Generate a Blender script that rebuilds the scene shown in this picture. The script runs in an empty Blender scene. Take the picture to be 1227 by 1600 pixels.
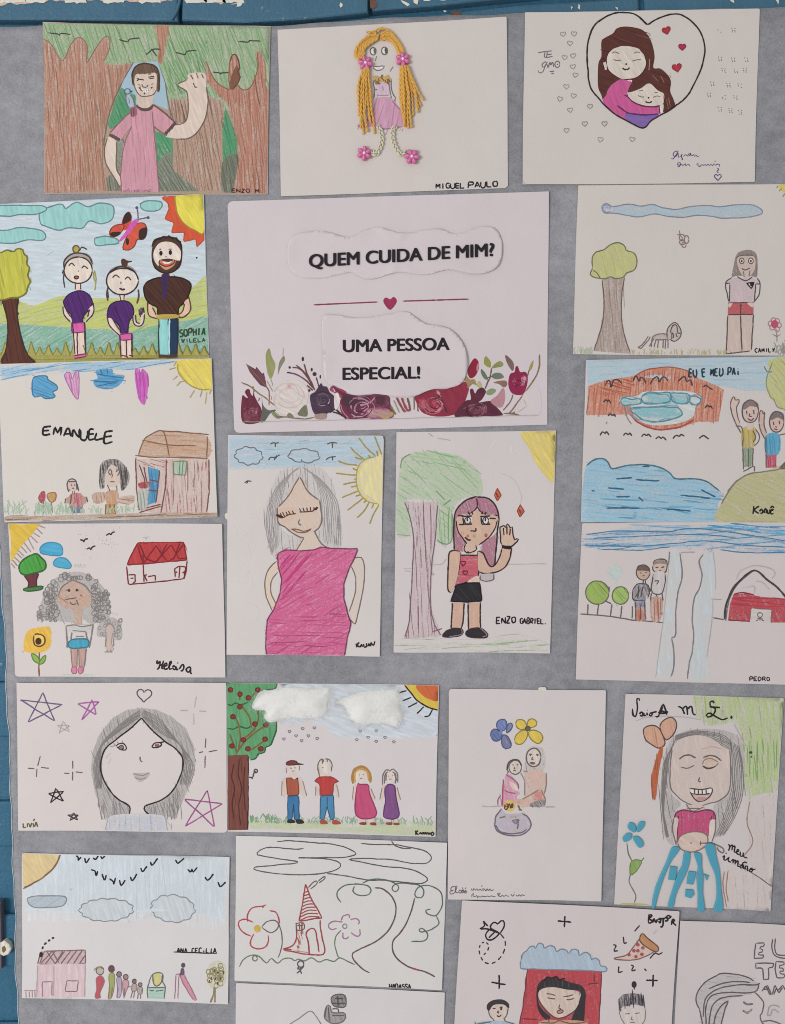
import bpy, math, random
import numpy as np
from mathutils import Matrix, Vector
from mathutils.geometry import delaunay_2d_cdt
random.seed(7); RNG = np.random.default_rng(7)
SC = bpy.context.scene; COL = SC.collection
# ---------------------------------------------------------------- camera
# the wall is the plane Y=0, the camera stands about 1.07 m in front of it (pose solved from the A4 sheets)
FPX, IW, IH, PITCH, YAW, DIST, CAMZ = 1250., 1227., 1600., -.0736, -.0414, 1.0677, 1.5
ca, sa, cb, sb = math.cos(PITCH), math.sin(PITCH), math.cos(YAW), math.sin(YAW)
ROT = np.array([[cb,0,sb],[0,1,0],[-sb,0,cb]]) @ np.array([[1,0,0],[0,ca,-sa],[0,sa,ca]])
cam = bpy.data.objects.new('camera', bpy.data.cameras.new('camera')); COL.objects.link(cam)
def w3(v): return Vector((v[0], v[2], -v[1]))
ax, ay, az = w3(ROT[:,0]), -w3(ROT[:,1]), -w3(ROT[:,2])
cam.matrix_world = Matrix(((ax.x,ay.x,az.x,0),(ax.y,ay.y,az.y,-DIST),(ax.z,ay.z,az.z,CAMZ),(0,0,0,1)))
cam.data.sensor_width = 36; cam.data.lens = FPX*36/IH; cam.data.clip_start = .01; cam.data.clip_end = 100
SC.camera = cam
# ---------------------------------------------------------------- light: covered school yard, soft daylight from the upper left
wd = bpy.data.worlds.new('World'); SC.world = wd; wd.use_nodes = True
wd.node_tree.nodes['Background'].inputs[0].default_value = (.97,.98,1,1)
wd.node_tree.nodes['Background'].inputs[1].default_value = .46
def area(name, loc, target, size, power, color):
    l = bpy.data.lights.new(name, 'AREA'); l.shape = 'RECTANGLE'; l.size, l.size_y = size; l.energy = power; l.color = color
    o = bpy.data.objects.new(name, l); COL.objects.link(o); o.location = loc
    o.rotation_euler = (Vector(target)-Vector(loc)).to_track_quat('-Z','Y').to_euler(); return o
area('daylight_opening', (-2.5,-2.9,1.25), (0,0,1.3), (1.5,1.5), 74, (1,.975,.95))
SC.view_settings.view_transform = 'Standard'; SC.view_settings.look = 'None'
SC.view_settings.exposure = 0; SC.view_settings.gamma = 1; SC.view_settings.use_curve_mapping = False
SC.cycles.filter_width = 1.0; SC.cycles.max_bounces = 4; SC.cycles.diffuse_bounces = 3
# ---------------------------------------------------------------- helpers
KALB = 1.28                                   # photo colour (linear) -> surface colour under this light
def lin(h):
    c = np.array([int(h[i:i+2],16)/255 for i in (0,2,4)])
    return np.where(c<=.04045, c/12.92, ((c+.055)/1.055)**2.4)
def alb(h):
    c = lin(h); y = c @ (.2126,.7152,.0722); return np.clip((y+(c-y)*.88)*KALB, 0, .88)
def wall(px):
    px = np.asarray(px, float)
    d = np.stack([(px[:,0]-IW/2)/FPX, (px[:,1]-IH/2)/FPX, np.ones(len(px))], 1) @ ROT.T
    return d[:,0]/d[:,2]*DIST, CAMZ - d[:,1]/d[:,2]*DIST
def homog(src, dst):
    A = []; b = []
    for (x,y),(u,v) in zip(src,dst):
        A += [[x,y,1,0,0,0,-u*x,-u*y],[0,0,0,x,y,1,-v*x,-v*y]]; b += [u,v]
    return np.append(np.linalg.solve(np.array(A),np.array(b)),1).reshape(3,3)
def happly(H, p):
    q = np.c_[p, np.ones(len(p))] @ H.T; return q[:,:2]/q[:,2:]
def node(nt, t, **kw):
    n = nt.nodes.new(t)
    for k,v in kw.items(): setattr(n,k,v)
    return n
def newmat(name, rough=.85):
    m = bpy.data.materials.new(name); m.use_nodes = True; b = m.node_tree.nodes['Principled BSDF']
    b.inputs['Roughness'].default_value = rough; b.inputs['Specular IOR Level'].default_value = .25
    return m, m.node_tree, b
def mth(nt, op, a, b=None, c=None, clamp=False):
    n = node(nt,'ShaderNodeMath',operation=op,use_clamp=clamp)
    for i,v in enumerate((a,b,c)):
        if v is None: continue
        if isinstance(v,(int,float)): n.inputs[i].default_value = v
        else: nt.links.new(v, n.inputs[i])
    return n.outputs[0]
def noise(nt, vec, scale, detail=2, rough=.5):
    n = node(nt,'ShaderNodeTexNoise'); n.inputs['Scale'].default_value = scale
    n.inputs['Detail'].default_value = detail; n.inputs['Roughness'].default_value = rough
    if vec is not None: nt.links.new(vec, n.inputs['Vector'])
    return n.outputs['Fac']
def mixc(nt, fac, a, b, blend='MIX'):
    n = node(nt,'ShaderNodeMix',data_type='RGBA',blend_type=blend)
    for i,v in ((0,fac),(6,a),(7,b)):
        if isinstance(v,(int,float)): n.inputs[i].default_value = v
        elif isinstance(v,(tuple,list,np.ndarray)): n.inputs[i].default_value = tuple(v)[:3]+(1,)
        else: nt.links.new(v, n.inputs[i])
    return n.outputs[2]
def scalev(nt, vec, s):
    n = node(nt,'ShaderNodeVectorMath',operation='MULTIPLY'); nt.links.new(vec,n.inputs[0]); n.inputs[1].default_value = s
    return n.outputs[0]
def bump(nt, h, strength, dist, bsdf):
    n = node(nt,'ShaderNodeBump'); n.inputs['Strength'].default_value = strength; n.inputs['Distance'].default_value = dist
    nt.links.new(h, n.inputs['Height']); nt.links.new(n.outputs[0], bsdf.inputs['Normal'])
# --- paper with pencil, felt pen and print on it: pigment from "Col" (alpha = how densely it was rubbed on), paper from "Bg"
M_PAPER, nt, bs = newmat('drawing_paper', .8)
ac = node(nt,'ShaderNodeAttribute',attribute_name='Col'); ab = node(nt,'ShaderNodeAttribute',attribute_name='Bg')
uv = node(nt,'ShaderNodeUVMap',uv_map='hatch'); geo = node(nt,'ShaderNodeNewGeometry')
A = noise(nt, scalev(nt,uv.outputs[0],(.03,.2,1)), 1, 3, .65)
B = noise(nt, uv.outputs[0], .3, 2, .6)
m = mth(nt,'ADD',mth(nt,'MULTIPLY',A,.62),mth(nt,'MULTIPLY',B,.38))
t = mth(nt,'MULTIPLY_ADD',ac.outputs['Alpha'],-.55,.86)
mask = mth(nt,'MULTIPLY',mth(nt,'ADD',mth(nt,'SUBTRACT',m,t),.10),5.0,clamp=True)
var = mth(nt,'MULTIPLY_ADD',A,.75,.60)
n = node(nt,'ShaderNodeVectorMath',operation='SCALE'); nt.links.new(ac.outputs['Color'],n.inputs[0]); nt.links.new(var,n.inputs['Scale'])
mott = mth(nt,'MULTIPLY_ADD',noise(nt,geo.outputs['Position'],9,3,.6),.10,.95)
n2 = node(nt,'ShaderNodeVectorMath',operation='SCALE'); nt.links.new(ab.outputs['Color'],n2.inputs[0]); nt.links.new(mott,n2.inputs['Scale'])
nt.links.new(mixc(nt,mask,n2.outputs[0],n.outputs[0]), bs.inputs['Base Color'])
bump(nt, mth(nt,'ADD',noise(nt,geo.outputs['Position'],900,2),mth(nt,'MULTIPLY',noise(nt,geo.outputs['Position'],16,2),6)), .28, .0012, bs)
def simple(name, hexc, rough=.7, var=.12, scale=300, bmp=.2, spec=.25):
    m, nt, b = newmat(name, rough); b.inputs['Specular IOR Level'].default_value = spec
    g = node(nt,'ShaderNodeNewGeometry'); f = noise(nt,g.outputs['Position'],scale,3,.6); c = alb(hexc)
    nt.links.new(mixc(nt,f,c*(1-var*1.6),np.clip(c*(1+var*1.6),0,.9)), b.inputs['Base Color'])
    if bmp: bump(nt,f,bmp,.001,b)
    return m
def props(o, label=None, cat=None, group=None, kind=None):
    for k,v in (('label',label),('category',cat),('group',group),('kind',kind)):
        if v: o[k] = v
    return o
def mesh_obj(name, V, T, mat, parent=None, smooth=True):
    me = bpy.data.meshes.new(name); V = np.asarray(V,np.float32); T = np.asarray(T,np.int32).reshape(-1,3)
    me.vertices.add(len(V)); me.vertices.foreach_set('co',V.ravel())
    me.loops.add(len(T)*3); me.loops.foreach_set('vertex_index',T.ravel())
    me.polygons.add(len(T)); me.polygons.foreach_set('loop_start',np.arange(0,len(T)*3,3,dtype=np.int32))
    me.update(calc_edges=True); me.validate()
    me.polygons.foreach_set('use_smooth',np.full(len(me.polygons),bool(smooth)))
    me.materials.append(mat); o = bpy.data.objects.new(name,me); COL.objects.link(o)
    if parent is not None: o.parent = parent; o.matrix_parent_inverse = parent.matrix_world.inverted()
    return o
def pts(s):
    if isinstance(s,str): s = [float(a) for a in s.split()]
    a = np.asarray(s,float); return a.reshape(-1,2) if a.ndim==1 else a
def ell(cx, cy, rx, ry, a0=0, a1=360, n=22, rot=0):
    t = np.radians(np.linspace(a0,a1,n+1)); t = t[:-1] if abs(a1-a0)>=359.9 else t
    x, y = rx*np.cos(t), ry*np.sin(t); c, s = math.cos(math.radians(rot)), math.sin(math.radians(rot))
    return np.c_[cx+x*c-y*s, cy+x*s+y*c]
def spline(p, closed=False, n=6):
    p = pts(p)
    if len(p)<3: return p
    q = np.vstack([p[-1],p,p[0],p[1]]) if closed else np.vstack([2*p[0]-p[1],p,2*p[-1]-p[-2]])
    k = len(p) if closed else len(p)-1; t = np.linspace(0,1,n,endpoint=False)[:,None]; out = []
    for i in range(k):
        a,b,c,d = q[i],q[i+1],q[i+2],q[i+3]
        out.append(.5*((2*b)+(-a+c)*t+(2*a-5*b+4*c-d)*t*t+(-a+3*b-3*c+d)*t**3))
    if not closed: out.append(p[-1:])
    return np.vstack(out)
def resample(p, step):
    d = np.r_[0,np.cumsum(np.hypot(*np.diff(p,axis=0).T))]
    if d[-1]<1e-6: return p[:1].repeat(2,0)+np.array([[0,0],[.5,.0]])
    s = np.linspace(0,d[-1],max(2,int(d[-1]/step)+2)); return np.c_[np.interp(s,d,p[:,0]),np.interp(s,d,p[:,1])]
def inside(poly, q):
    r = np.zeros(len(q),bool); x,y = q[:,0],q[:,1]; j = len(poly)-1
    for i in range(len(poly)):
        (xi,yi),(xj,yj) = poly[i],poly[j]
        if yi!=yj: r ^= ((yi>y)!=(yj>y)) & (x<(xj-xi)*(y-yi)/(yj-yi)+xi)
        j = i
    return r
def triangulate(poly, grid):
    lo, hi = poly.min(0), poly.max(0)
    gx, gy = np.meshgrid(np.arange(lo[0]+grid/2,hi[0],grid), np.arange(lo[1]+grid/2,hi[1],grid))
    g = np.c_[gx.ravel(),gy.ravel()]; g = g[inside(poly,g)] if len(g) else g
    V = [Vector(v) for v in np.vstack([poly,g]) ] if len(g) else [Vector(v) for v in poly]
    nb = len(poly)
    r = delaunay_2d_cdt(V, [], [list(range(nb))], 1, 1e-5)
    vv = np.array([(a.x,a.y) for a in r[0]]); T = []
    for f in r[2]:
        for k in range(1,len(f)-1): T.append((f[0],f[k],f[k+1]))
    edge = np.array([any(o<nb for o in src) for src in r[3]],bool) if len(r[3]) else np.zeros(len(vv),bool)
    return vv, np.array(T,int).reshape(-1,3), edge
# ---------------------------------------------------------------- sheets and drawing on them
S = None; INK = '2b2428'; PCL = '7d7676'; LPC = 'a59e9d'
class Sheet:
    def __init__(s, name, label, quad, crop, group='drawings taped up on the grey fabric', cat='drawing', paper='c8c0be', lift=.0012, curl=(1,1,1,1), wave=.5, soft=1.):
        global S; S = s
        s.q = np.array(quad,float); s.H = homog(s.q,[(0,0),(1,0),(1,1),(0,1)]); s.Hi = np.linalg.inv(s.H)
        s.lift, s.curl, s.wave, s.soft = lift, curl, wave, soft; s.ph = RNG.uniform(0,6.28,6)
        s.paper = alb(paper); s.parts = {}; s.boxes = []; s.extra = 0
        s.cur = 'paper'; s.ox, s.oy, s.s = crop
        x, z = wall(s.q); e = bpy.data.objects.new(name,None); COL.objects.link(e); e.empty_display_size = .02
        e.location = (x.mean(), 0, z.min()); s.root = props(e,label,cat,group); bpy.context.view_layer.update()
        e = np.array([0,.002,.005,.009,.014,.02,.028]); e = np.r_[e,np.linspace(.05,.95,32),1-e[::-1]]; n = k = len(e)
        u, v = np.meshgrid(e,e); uvs = np.c_[u.ravel(),v.ravel()]
        for (cu,cv) in ((0,0),(1,0),(1,1),(0,1)):          # worn, slightly rounded corners
            r = RNG.choice((.001,.004,.009,.022),p=(.4,.3,.2,.1)); a = np.abs(uvs-(cu,cv)); a[:,0] *= 1.2; d = r-a; m_ = (d>0).all(1); L = np.hypot(*d.T); m_ &= L>r
            a[m_] = r-d[m_]*(r/L[m_])[:,None]; a[:,0] /= 1.2; uvs[m_] = np.abs((cu,cv)-a[m_])
        uvs[:,1] += .0010*np.sin(uvs[:,0]*7+s.ph[2])*(1-2*uvs[:,1]); uvs[:,0] += .0008*np.sin(uvs[:,1]*6+s.ph[3])
        px = happly(s.Hi, uvs); i = np.arange(n*k).reshape(k,n)
        a,b,c,d = i[:-1,:-1].ravel(),i[:-1,1:].ravel(),i[1:,1:].ravel(),i[1:,:-1].ravel()
        T = np.r_[np.c_[a,d,c],np.c_[a,c,b]]
        s.add(px, T, s.paper, 0, 0, px, raw=True)
    def height(s, px):
        u, v = happly(s.H, px).T; h = np.full(len(u), s.lift); p = s.ph
        for (cu,cv),c in zip(((0,0),(1,0),(1,1),(0,1)), s.curl):
            h += .0022*c*np.exp(-(((u-cu)*1.41)**2+(v-cv)**2)/.07)
        for k in (4,5):                                      # soft handling dents
            a = p[k]; d = (u-.5-.28*np.cos(a*3))*np.cos(a)+(v-.5-.28*np.sin(a*2))*np.sin(a)*.7; h += .0007*s.wave*np.exp(-(d/.10)**2)*(1+np.sin(a+3*(u-v)))*.5
        return h + s.wave*.0006*(1+np.sin(2.6*u*2+p[0]+1.2*v))*.5 + s.wave*.0005*(1+np.sin(3.7*v+p[1]-1.5*u))*.5
    def level(s, px):
        lo, hi = px.min(0), px.max(0); l = 1
        for (a,b,k) in s.boxes:
            if a[0]<hi[0] and b[0]>lo[0] and a[1]<hi[1] and b[1]>lo[1] and k>=l: l = k+1
        s.boxes.append((lo,hi,l)); return l
    def add(s, px, T, color, cov, lev, uv, bg=None, raw=False, lift=0):
        if not raw:
            w = happly(s.H, px); bad = (w<.002)|(w>.998)
            if bad.any(): px = happly(s.Hi, np.clip(w,.002,.998))
        x, z = wall(px); y = -(s.height(px) + (0 if raw else .00008+lev*.00002) + lift)
        n = len(px); c = np.empty((n,4),np.float32); c[:,:3] = color; c[:,3] = cov
        g = np.ones((n,4),np.float32); g[:,:3] = s.paper if bg is None else bg
        P = s.parts.setdefault(s.cur, dict(V=[],T=[],C=[],B=[],U=[],n=0))
        P['V'].append(np.c_[x,y,z]); P['T'].append(np.asarray(T)+P['n']); P['C'].append(c); P['B'].append(g); P['U'].append(uv); P['n'] += n
    def cr(s, p): return pts(p)*s.s + (s.ox,s.oy)
    def finish(s):
        made = {}
        for k in {k.split('/')[0] for k in s.parts if '/' in k} - set(s.parts):
            e = bpy.data.objects.new(k.rstrip('0123456789'),None); COL.objects.link(e); e.parent = s.root; e.empty_display_size = .01; made[k] = e
        bpy.context.view_layer.update()
        for k in sorted(s.parts, key=lambda k: k.count('/')):
            P = s.parts[k]; T = np.vstack(P['T'])
            bits = k.split('/'); par = s.root if len(bits)==1 else made.get(bits[0], s.root)
            nm = bits[-1].rstrip('0123456789')
            o = mesh_obj(nm, np.vstack(P['V']), T, M_PAPER, par, k!='paper'); me = o.data; made[k] = o
            if len(me.polygons)!=len(T): print('validate dropped faces in', k)
            for an,key in (('Col','C'),('Bg','B')):
                at = me.attributes.new(an,'FLOAT_COLOR','POINT'); at.data.foreach_set('color',np.vstack(P[key]).astype(np.float32).ravel())
            U = np.vstack(P['U']); li = np.empty(len(me.loops),np.int32); me.loops.foreach_get('vertex_index',li)
            me.uv_layers.new(name='hatch').data.foreach_set('uv',U[li].astype(np.float32).ravel())
            if nm=='grass': o['kind'] = 'stuff'
            if k in ('paper',) or nm=='cut_paper':
                md = o.modifiers.new('thickness','SOLIDIFY'); md.thickness = .00022; md.offset = -1
        s.made = made; return s
def crop(x, y, s): S.ox, S.oy, S.s = x, y, s
def P(name): S.cur = name
CNT = [0]
def N(name): CNT[0] += 1; S.cur = name+str(CNT[0])
def LN(name, ss, col=INK, w=2.2, smooth=True, **k):
    for q in ss.split('|'): N(name); Li(q, col, w, smooth, **k)
def orient(px, T):
    a,b,c = px[T[:,0]],px[T[:,1]],px[T[:,2]]; cr = (b[:,0]-a[:,0])*(c[:,1]-a[:,1])-(b[:,1]-a[:,1])*(c[:,0]-a[:,0])
    T = T.copy(); f = cr>0; T[f] = T[f][:,::-1]; return T
def Fi(p, col, cov=.8, ang=60, smooth=True, bg=None, edge=1., grid=10, lift=0, fun=None):
    p = S.cr(p); p = spline(p,True,5) if smooth else p
    p = p[np.r_[True,np.hypot(*np.diff(p,axis=0).T)>.05]]
    px, T, e = triangulate(p, grid)
    if not len(T): return
    T = orient(px,T); c, s = math.cos(math.radians(ang)), math.sin(math.radians(ang)); off = RNG.uniform(0,900,2)
    uv = np.c_[px[:,0]*c+px[:,1]*s, -px[:,0]*s+px[:,1]*c]+off
    cv = np.full(len(px),float(cov*(S.soft if cov<1.06 else 1))); cv[e] *= edge
    lf = lift if fun is None else fun(px)
    k_ = .38 if edge>.75 else .12 if edge>.4 else 0; gap_ = S.paper*(1-k_)+alb(col)*k_
    S.add(px, T, alb(col), cv, S.level(px), uv, gap_ if bg is None else alb(bg), lift=lf)
def rib(p, w, color, cov, lev, step=4., wob=.25, taper=.5, bg=None, lift=0):
    if step==4.: step = min(4.,max(1.,np.hypot(*np.diff(p,axis=0).T).sum()/14)); wob *= (step/4)**.7
    p = resample(p, step); n = len(p)
    if wob:
        k = RNG.normal(0,wob,(n,2)); k[1:-1] = (k[:-2]+k[1:-1]+k[2:])/2; p = p+k
    t = np.gradient(p,axis=0); t /= np.hypot(*t.T)[:,None]+1e-9; nn = np.c_[-t[:,1],t[:,0]]
    ww = w*.5*(1+RNG.normal(0,.10,n)); ww[0] *= taper; ww[-1] *= taper
    L, R = p+nn*ww[:,None], p-nn*ww[:,None]; i = np.arange(n-1)
    T = np.r_[np.c_[i,i+1,i+1+n],np.c_[i,i+1+n,i+n]]
    d = np.arange(n)*step; off = RNG.uniform(0,900,2)
    S.extra = (S.extra+1)%12
    S.add(np.r_[L,R], T, color, cov, lev+S.extra*.06, np.r_[np.c_[d,np.zeros(n)],np.c_[d,np.full(n,w)]]+off, bg, lift=lift)
def Li(p, col=INK, w=2.2, smooth=True, closed=False, cov=1.25, wob=.25, lift=0):
    p = S.cr(p); p = spline(p,closed,6) if smooth else p
    if closed: p = np.vstack([p,p[:1]])
    rib(p, w*.9, alb(col), cov, S.level(p), wob=wob, lift=lift)
def Lm(ss, col=INK, w=2.2, smooth=True, **k):
    for q in ss.split('|'): Li(q, col, w, smooth, **k)
def Ha(p, col, ang=60, gap=4, w=2, cov=.95, over=2, jit=5, smooth=True, bg=None, vary=.13, curve=.05, seg=42):
    p = S.cr(p); p = spline(p,True,5) if smooth else p; lev = S.level(p)
    c, s = math.cos(math.radians(ang)), math.sin(math.radians(ang)); R = np.array([[c,s],[-s,c]]); q = p @ R.T
    base = alb(col); gap *= .62; w *= .82
    if bg is not None: base = base*.68+alb(bg)*.32
    y = q[:,1].min()+gap*.5
    while y<q[:,1].max():
        a, b = q, np.roll(q,-1,0); k = (a[:,1]>y)!=(b[:,1]>y)
        xs = np.sort(a[k,0]+(y-a[k,1])*(b[k,0]-a[k,0])/(b[k,1]-a[k,1]))
        for x0,x1 in zip(xs[::2],xs[1::2]):
            if x1-x0<2: continue
            x0 -= random.uniform(-over,over); x1 += random.uniform(-over,over); xa = x0
            while xa<x1-1:                                # one stroke of the hand at a time
                xb = min(x1, xa+seg*random.uniform(.55,1.5)); xb = x1 if x1-xb<seg*.3 else xb; ln = xb-xa
                xx = np.linspace(xa-(2 if xa>x0 else 0),xb,5); t = (xx-xa)/(ln+1e-6); sl = random.gauss(0,jit)*.008*ln
                yy = y+random.gauss(0,gap*.3)+sl*(t-.5)+random.gauss(0,curve)*ln*t*(1-t)
                rib(np.c_[xx,yy] @ R, w*random.uniform(.55,1.3), np.clip(base*random.gauss(1,vary),0,.88), cov*random.uniform(.75,1.1), lev, step=10, wob=.25, taper=.25, bg=None if bg is None else alb(bg))
                xa = xb-random.uniform(0,3)
        y += gap*random.uniform(.7,1.3)
def FH(p, col, cov=.6, ang=60, gap=5, w=2, dark=None, line=None, lw=2, smooth=True, bg=None, edge=1.):
    Fi(p, col, cov, ang, smooth, bg, edge); Ha(p, dark or col, ang, gap, w, .95, 0, 5, smooth, bg or col)
    if line: Li(p, line, lw, smooth, True)
def FL(p, col, cov=.9, ang=60, line=INK, lw=2, smooth=True, bg=None):
    Fi(p, col, cov, ang, smooth, bg); Li(p, line, lw, smooth, True)
def heart(x, y, r, rot=0):
    t = np.linspace(0,2*math.pi,18,endpoint=False); hx = 16*np.sin(t)**3/17; hy = -(13*np.cos(t)-5*np.cos(2*t)-2*np.cos(3*t)-np.cos(4*t))/17
    c, s = math.cos(math.radians(rot)), math.sin(math.radians(rot)); return np.c_[x+r*(hx*c-hy*s), y+r*(hx*s+hy*c)]
def puffy(cx, cy, rx, ry, n, b=.16):
    t = np.linspace(0,2*math.pi,n*6,endpoint=False); r = 1-b+b*1.3*np.abs(np.sin(t*n/2+.4)); r = r*(1+.05*np.sin(2*t+cx)); return np.c_[cx+rx*r*np.cos(t),cy+ry*r*np.sin(t)]
def grass(x0, x1, y0, y1, h, col, n, w=1.6, lean=.25):
    for i in range(n):
        t = random.random(); x = x0+(x1-x0)*t; y = y0+(y1-y0)*t+random.uniform(-.2,.2)*h; k = h*random.uniform(.5,1.2)
        Li([(x,y),(x+random.gauss(0,lean)*k*.5,y-k*.5),(x+random.gauss(0,lean)*k,y-k)], col, w*random.uniform(.7,1.2), cov=.95)
GL = dict(A='0 6 2 0 4 6|1 4 3 4',B='0 0 0 6|0 0 3 0 3.4 1.5 2.6 2.8 0 3|2.6 2.8 4 4.3 3 6 0 6',C='4 1 2.6 0 .6 1 0 3 .6 5 2.4 6 4 5.2',D='0 0 0 6 2.5 5.6 4 3 2.5 .4 0 0',
E='3.8 0 0 0 0 6 4 6|0 3 3.2 3',G='4 1 2.4 0 .5 1 0 3 .7 5.4 2.5 6 4 5 4 3.3 2.4 3.3',H='0 0 0 6|4 0 4 6|0 3 4 3',I='2 0 2 6',K='0 0 0 6|4 0 0 3.4 4 6',L='0 0 0 6 4 6',
M='0 6 .3 0 2 4 3.7 0 4 6',N='0 6 0 0 4 6 4 0',O='2 0 .3 1 0 3 .5 5.3 2 6 3.6 5.2 4 3 3.5 .8 2 0',P='0 6 0 0|0 0 3.2 .2 4 1.6 3 3.1 0 3.3',Q='2 0 0 3 2 6 4 3 2 0|2.5 4.5 4.3 6.6',
R='0 6 0 0|0 0 3.2 .2 3.8 1.6 2.8 3 0 3.2|1.6 3.2 4 6',S='3.8 .8 2.2 0 .4 1.2 1 2.6 3.2 3.4 3.8 4.8 2 6 0 5.2',T='0 0 4 0|2 0 2 6',U='0 0 0 4 1 6 3 6 4 4 4 0',V='0 0 2 6 4 0',
W='0 0 1 6 2 2 3 6 4 0',Y='0 0 2 3 4 0|2 3 1.2 6',Z='0 0 4 0 0 6 4 6',i='2 2.4 2 6|2 .6 2 1')
GL['.'] = '1.4 5.5 1.8 6'; GL['í'] = '2 2 2 6|2 1 3 -.8'
SHARP = set('AEFHIKLMNTVWXYZ')
def Wr(text, x0, y0, x1, y1, h, col=INK, w=2.4, fill=.72, jit=.05):
    w = min(w,.2*h*S.s+.7); n = len(text); dx, dy = (x1-x0)/n, (y1-y0)/n; N('lettering')
    for k,ch in enumerate(text):
        if ch==' ': N('lettering'); continue
        for q in GL[ch].split('|'):
            g = pts(q); hh = h*random.uniform(.94,1.06); r = np.c_[x0+dx*(k+.5)+(g[:,0]-2)/4*dx*fill, y0+dy*(k+.5)-hh+g[:,1]/6*hh+ (g[:,0]-2)/4*dy*fill]
            r += RNG.normal(0,jit*h,r.shape)*.6
            Li(r, col, w, smooth=(ch not in SHARP), wob=.15)
def solid(name, parent, rings, mat, px=True, closed=True, caps=True):
    """rings: list of (N,3) arrays joined into a tube"""
    V = np.vstack(rings); n = len(rings[0]); T = []
    for r in range(len(rings)-1):
        for i in range(n):
            j = (i+1)%n; a,b,c,d = r*n+i,r*n+j,(r+1)*n+j,(r+1)*n+i; T += [(a,b,c),(a,c,d)]
    if caps:
        for r,fl in ((0,1),(len(rings)-1,0)):
            for i in range(1,n-1): T.append((r*n,r*n+i+1,r*n+i) if fl else (r*n,r*n+i,r*n+i+1))
    return V, T
def tube(path, r, sides=6):
    path = np.asarray(path,float); t = np.gradient(path,axis=0); t /= np.linalg.norm(t,axis=1)[:,None]+1e-12
    up = np.array([0,1.,0]); a = np.cross(t,up); a /= np.linalg.norm(a,axis=1)[:,None]+1e-9; b = np.cross(a,t)
    th = np.linspace(0,2*math.pi,sides,endpoint=False); rr = np.broadcast_to(r,(len(path),))
    rings = [path[i]+rr[i]*(np.cos(th)[:,None]*a[i]+np.sin(th)[:,None]*b[i]) for i in range(len(path))]
    return solid('', None, rings, None)
class Acc:
    def __init__(s): s.V=[]; s.T=[]; s.n=0
    def put(s, VT):
        V,T = VT; s.V.append(np.asarray(V)); s.T.append(np.asarray(T).reshape(-1,3)+s.n); s.n += len(V)
    def obj(s, name, mat, parent, smooth=True): return mesh_obj(name,np.vstack(s.V),np.vstack(s.T),mat,parent,smooth)
def on(p, h, raw=False):
    """points of the current sheet (crop coordinates) raised by h metres -> 3D"""
    q = pts(p) if raw else S.cr(p); x, z = wall(q); return np.c_[x, -(S.height(q)+h), z]
def slab(name, p, thick, mat, parent, smooth=True, bevel=1.2, base=.0004):
    """a cut-out with real thickness glued on the sheet"""
    q = S.cr(p); q = spline(q,True,4) if smooth else resample(np.vstack([q,q[:1]]),12)[:-1]
    if (np.roll(q,-1,0)[:,0]*q[:,1]-q[:,0]*np.roll(q,-1,0)[:,1]).sum()>0: q = q[::-1]
    c = q.mean(0); nrm = np.roll(q,-1,0)-np.roll(q,1,0); nrm = np.c_[nrm[:,1],-nrm[:,0]]; nrm /= np.hypot(*nrm.T)[:,None]+1e-9
    if ((q-c)*nrm).sum()<0: nrm = -nrm
    a = on(q,base,True); b = on(q,base+thick*.75,True); t2 = q-nrm*bevel*.8
    px, T, e = triangulate(t2, 14); top = on(px,base+thick,True); n = len(q); V = [a,b,top]; F = []
    tt = on(t2,base+thick,True); V = np.vstack([a,b,tt,top])
    for i in range(n):
        j = (i+1)%n
        for k in (0,n): F += [(k+i,k+j,k+n+j),(k+i,k+n+j,k+n+i)]
    T = orient(px,T)+3*n; return mesh_obj(name, V, np.vstack([np.array(F),T]), mat, parent, False)
# ---------------------------------------------------------------- the wall: blue painted brick
def paint(name, c1, c2):
    m, nt, b = newmat(name, .5); g = node(nt,'ShaderNodeNewGeometry'); pos = g.outputs['Position']
    f = noise(nt, scalev(nt,pos,(1,1,.6)), 22, 5, .65); f2 = noise(nt,pos,260,3,.6)
    c = mixc(nt, f, alb(c1), alb(c2)); c = mixc(nt, mth(nt,'MULTIPLY',f2,.16), c, alb('6c95a8'))
    sp = mth(nt,'MULTIPLY',mth(nt,'SUBTRACT',noise(nt,pos,95,4,.7),.655),9,clamp=True)
    c = mixc(nt, mth(nt,'MULTIPLY',sp,.55), c, alb('b9b4a6'))
    nt.links.new(c, b.inputs['Base Color']); bump(nt, mth(nt,'ADD',mth(nt,'MULTIPLY',f,2),f2), .55, .0022, b); return m
M_BLUE = paint('blue_wall_paint','2c566f','3d6a82'); M_BLUE2 = paint('blue_wall_paint_lower','124f6c','1f6280')
M_BARE = simple('bare_brick','c9a695',.9,.18,180,.6); M_LIME = simple('bare_plaster','cfc8ba',.9,.12,240,.6)
def plane3(px, y): x, z = wall(px); return np.c_[x, np.full(len(x),y), z]
c = plane3([(-2600,-1500),(3800,-1500),(3800,3600),(-2600,3600)], .010)
WALL = mesh_obj('wall', c, [(0,3,2),(0,2,1)], M_BLUE2, None, False); props(WALL, 'blue painted brick wall behind the fabric', None, None, 'structure')
def yb(x): return float(np.interp(x,[-700,0,430,580,840,1300,1900],[36,36,39,23,-1,-34,-70]))
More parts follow.
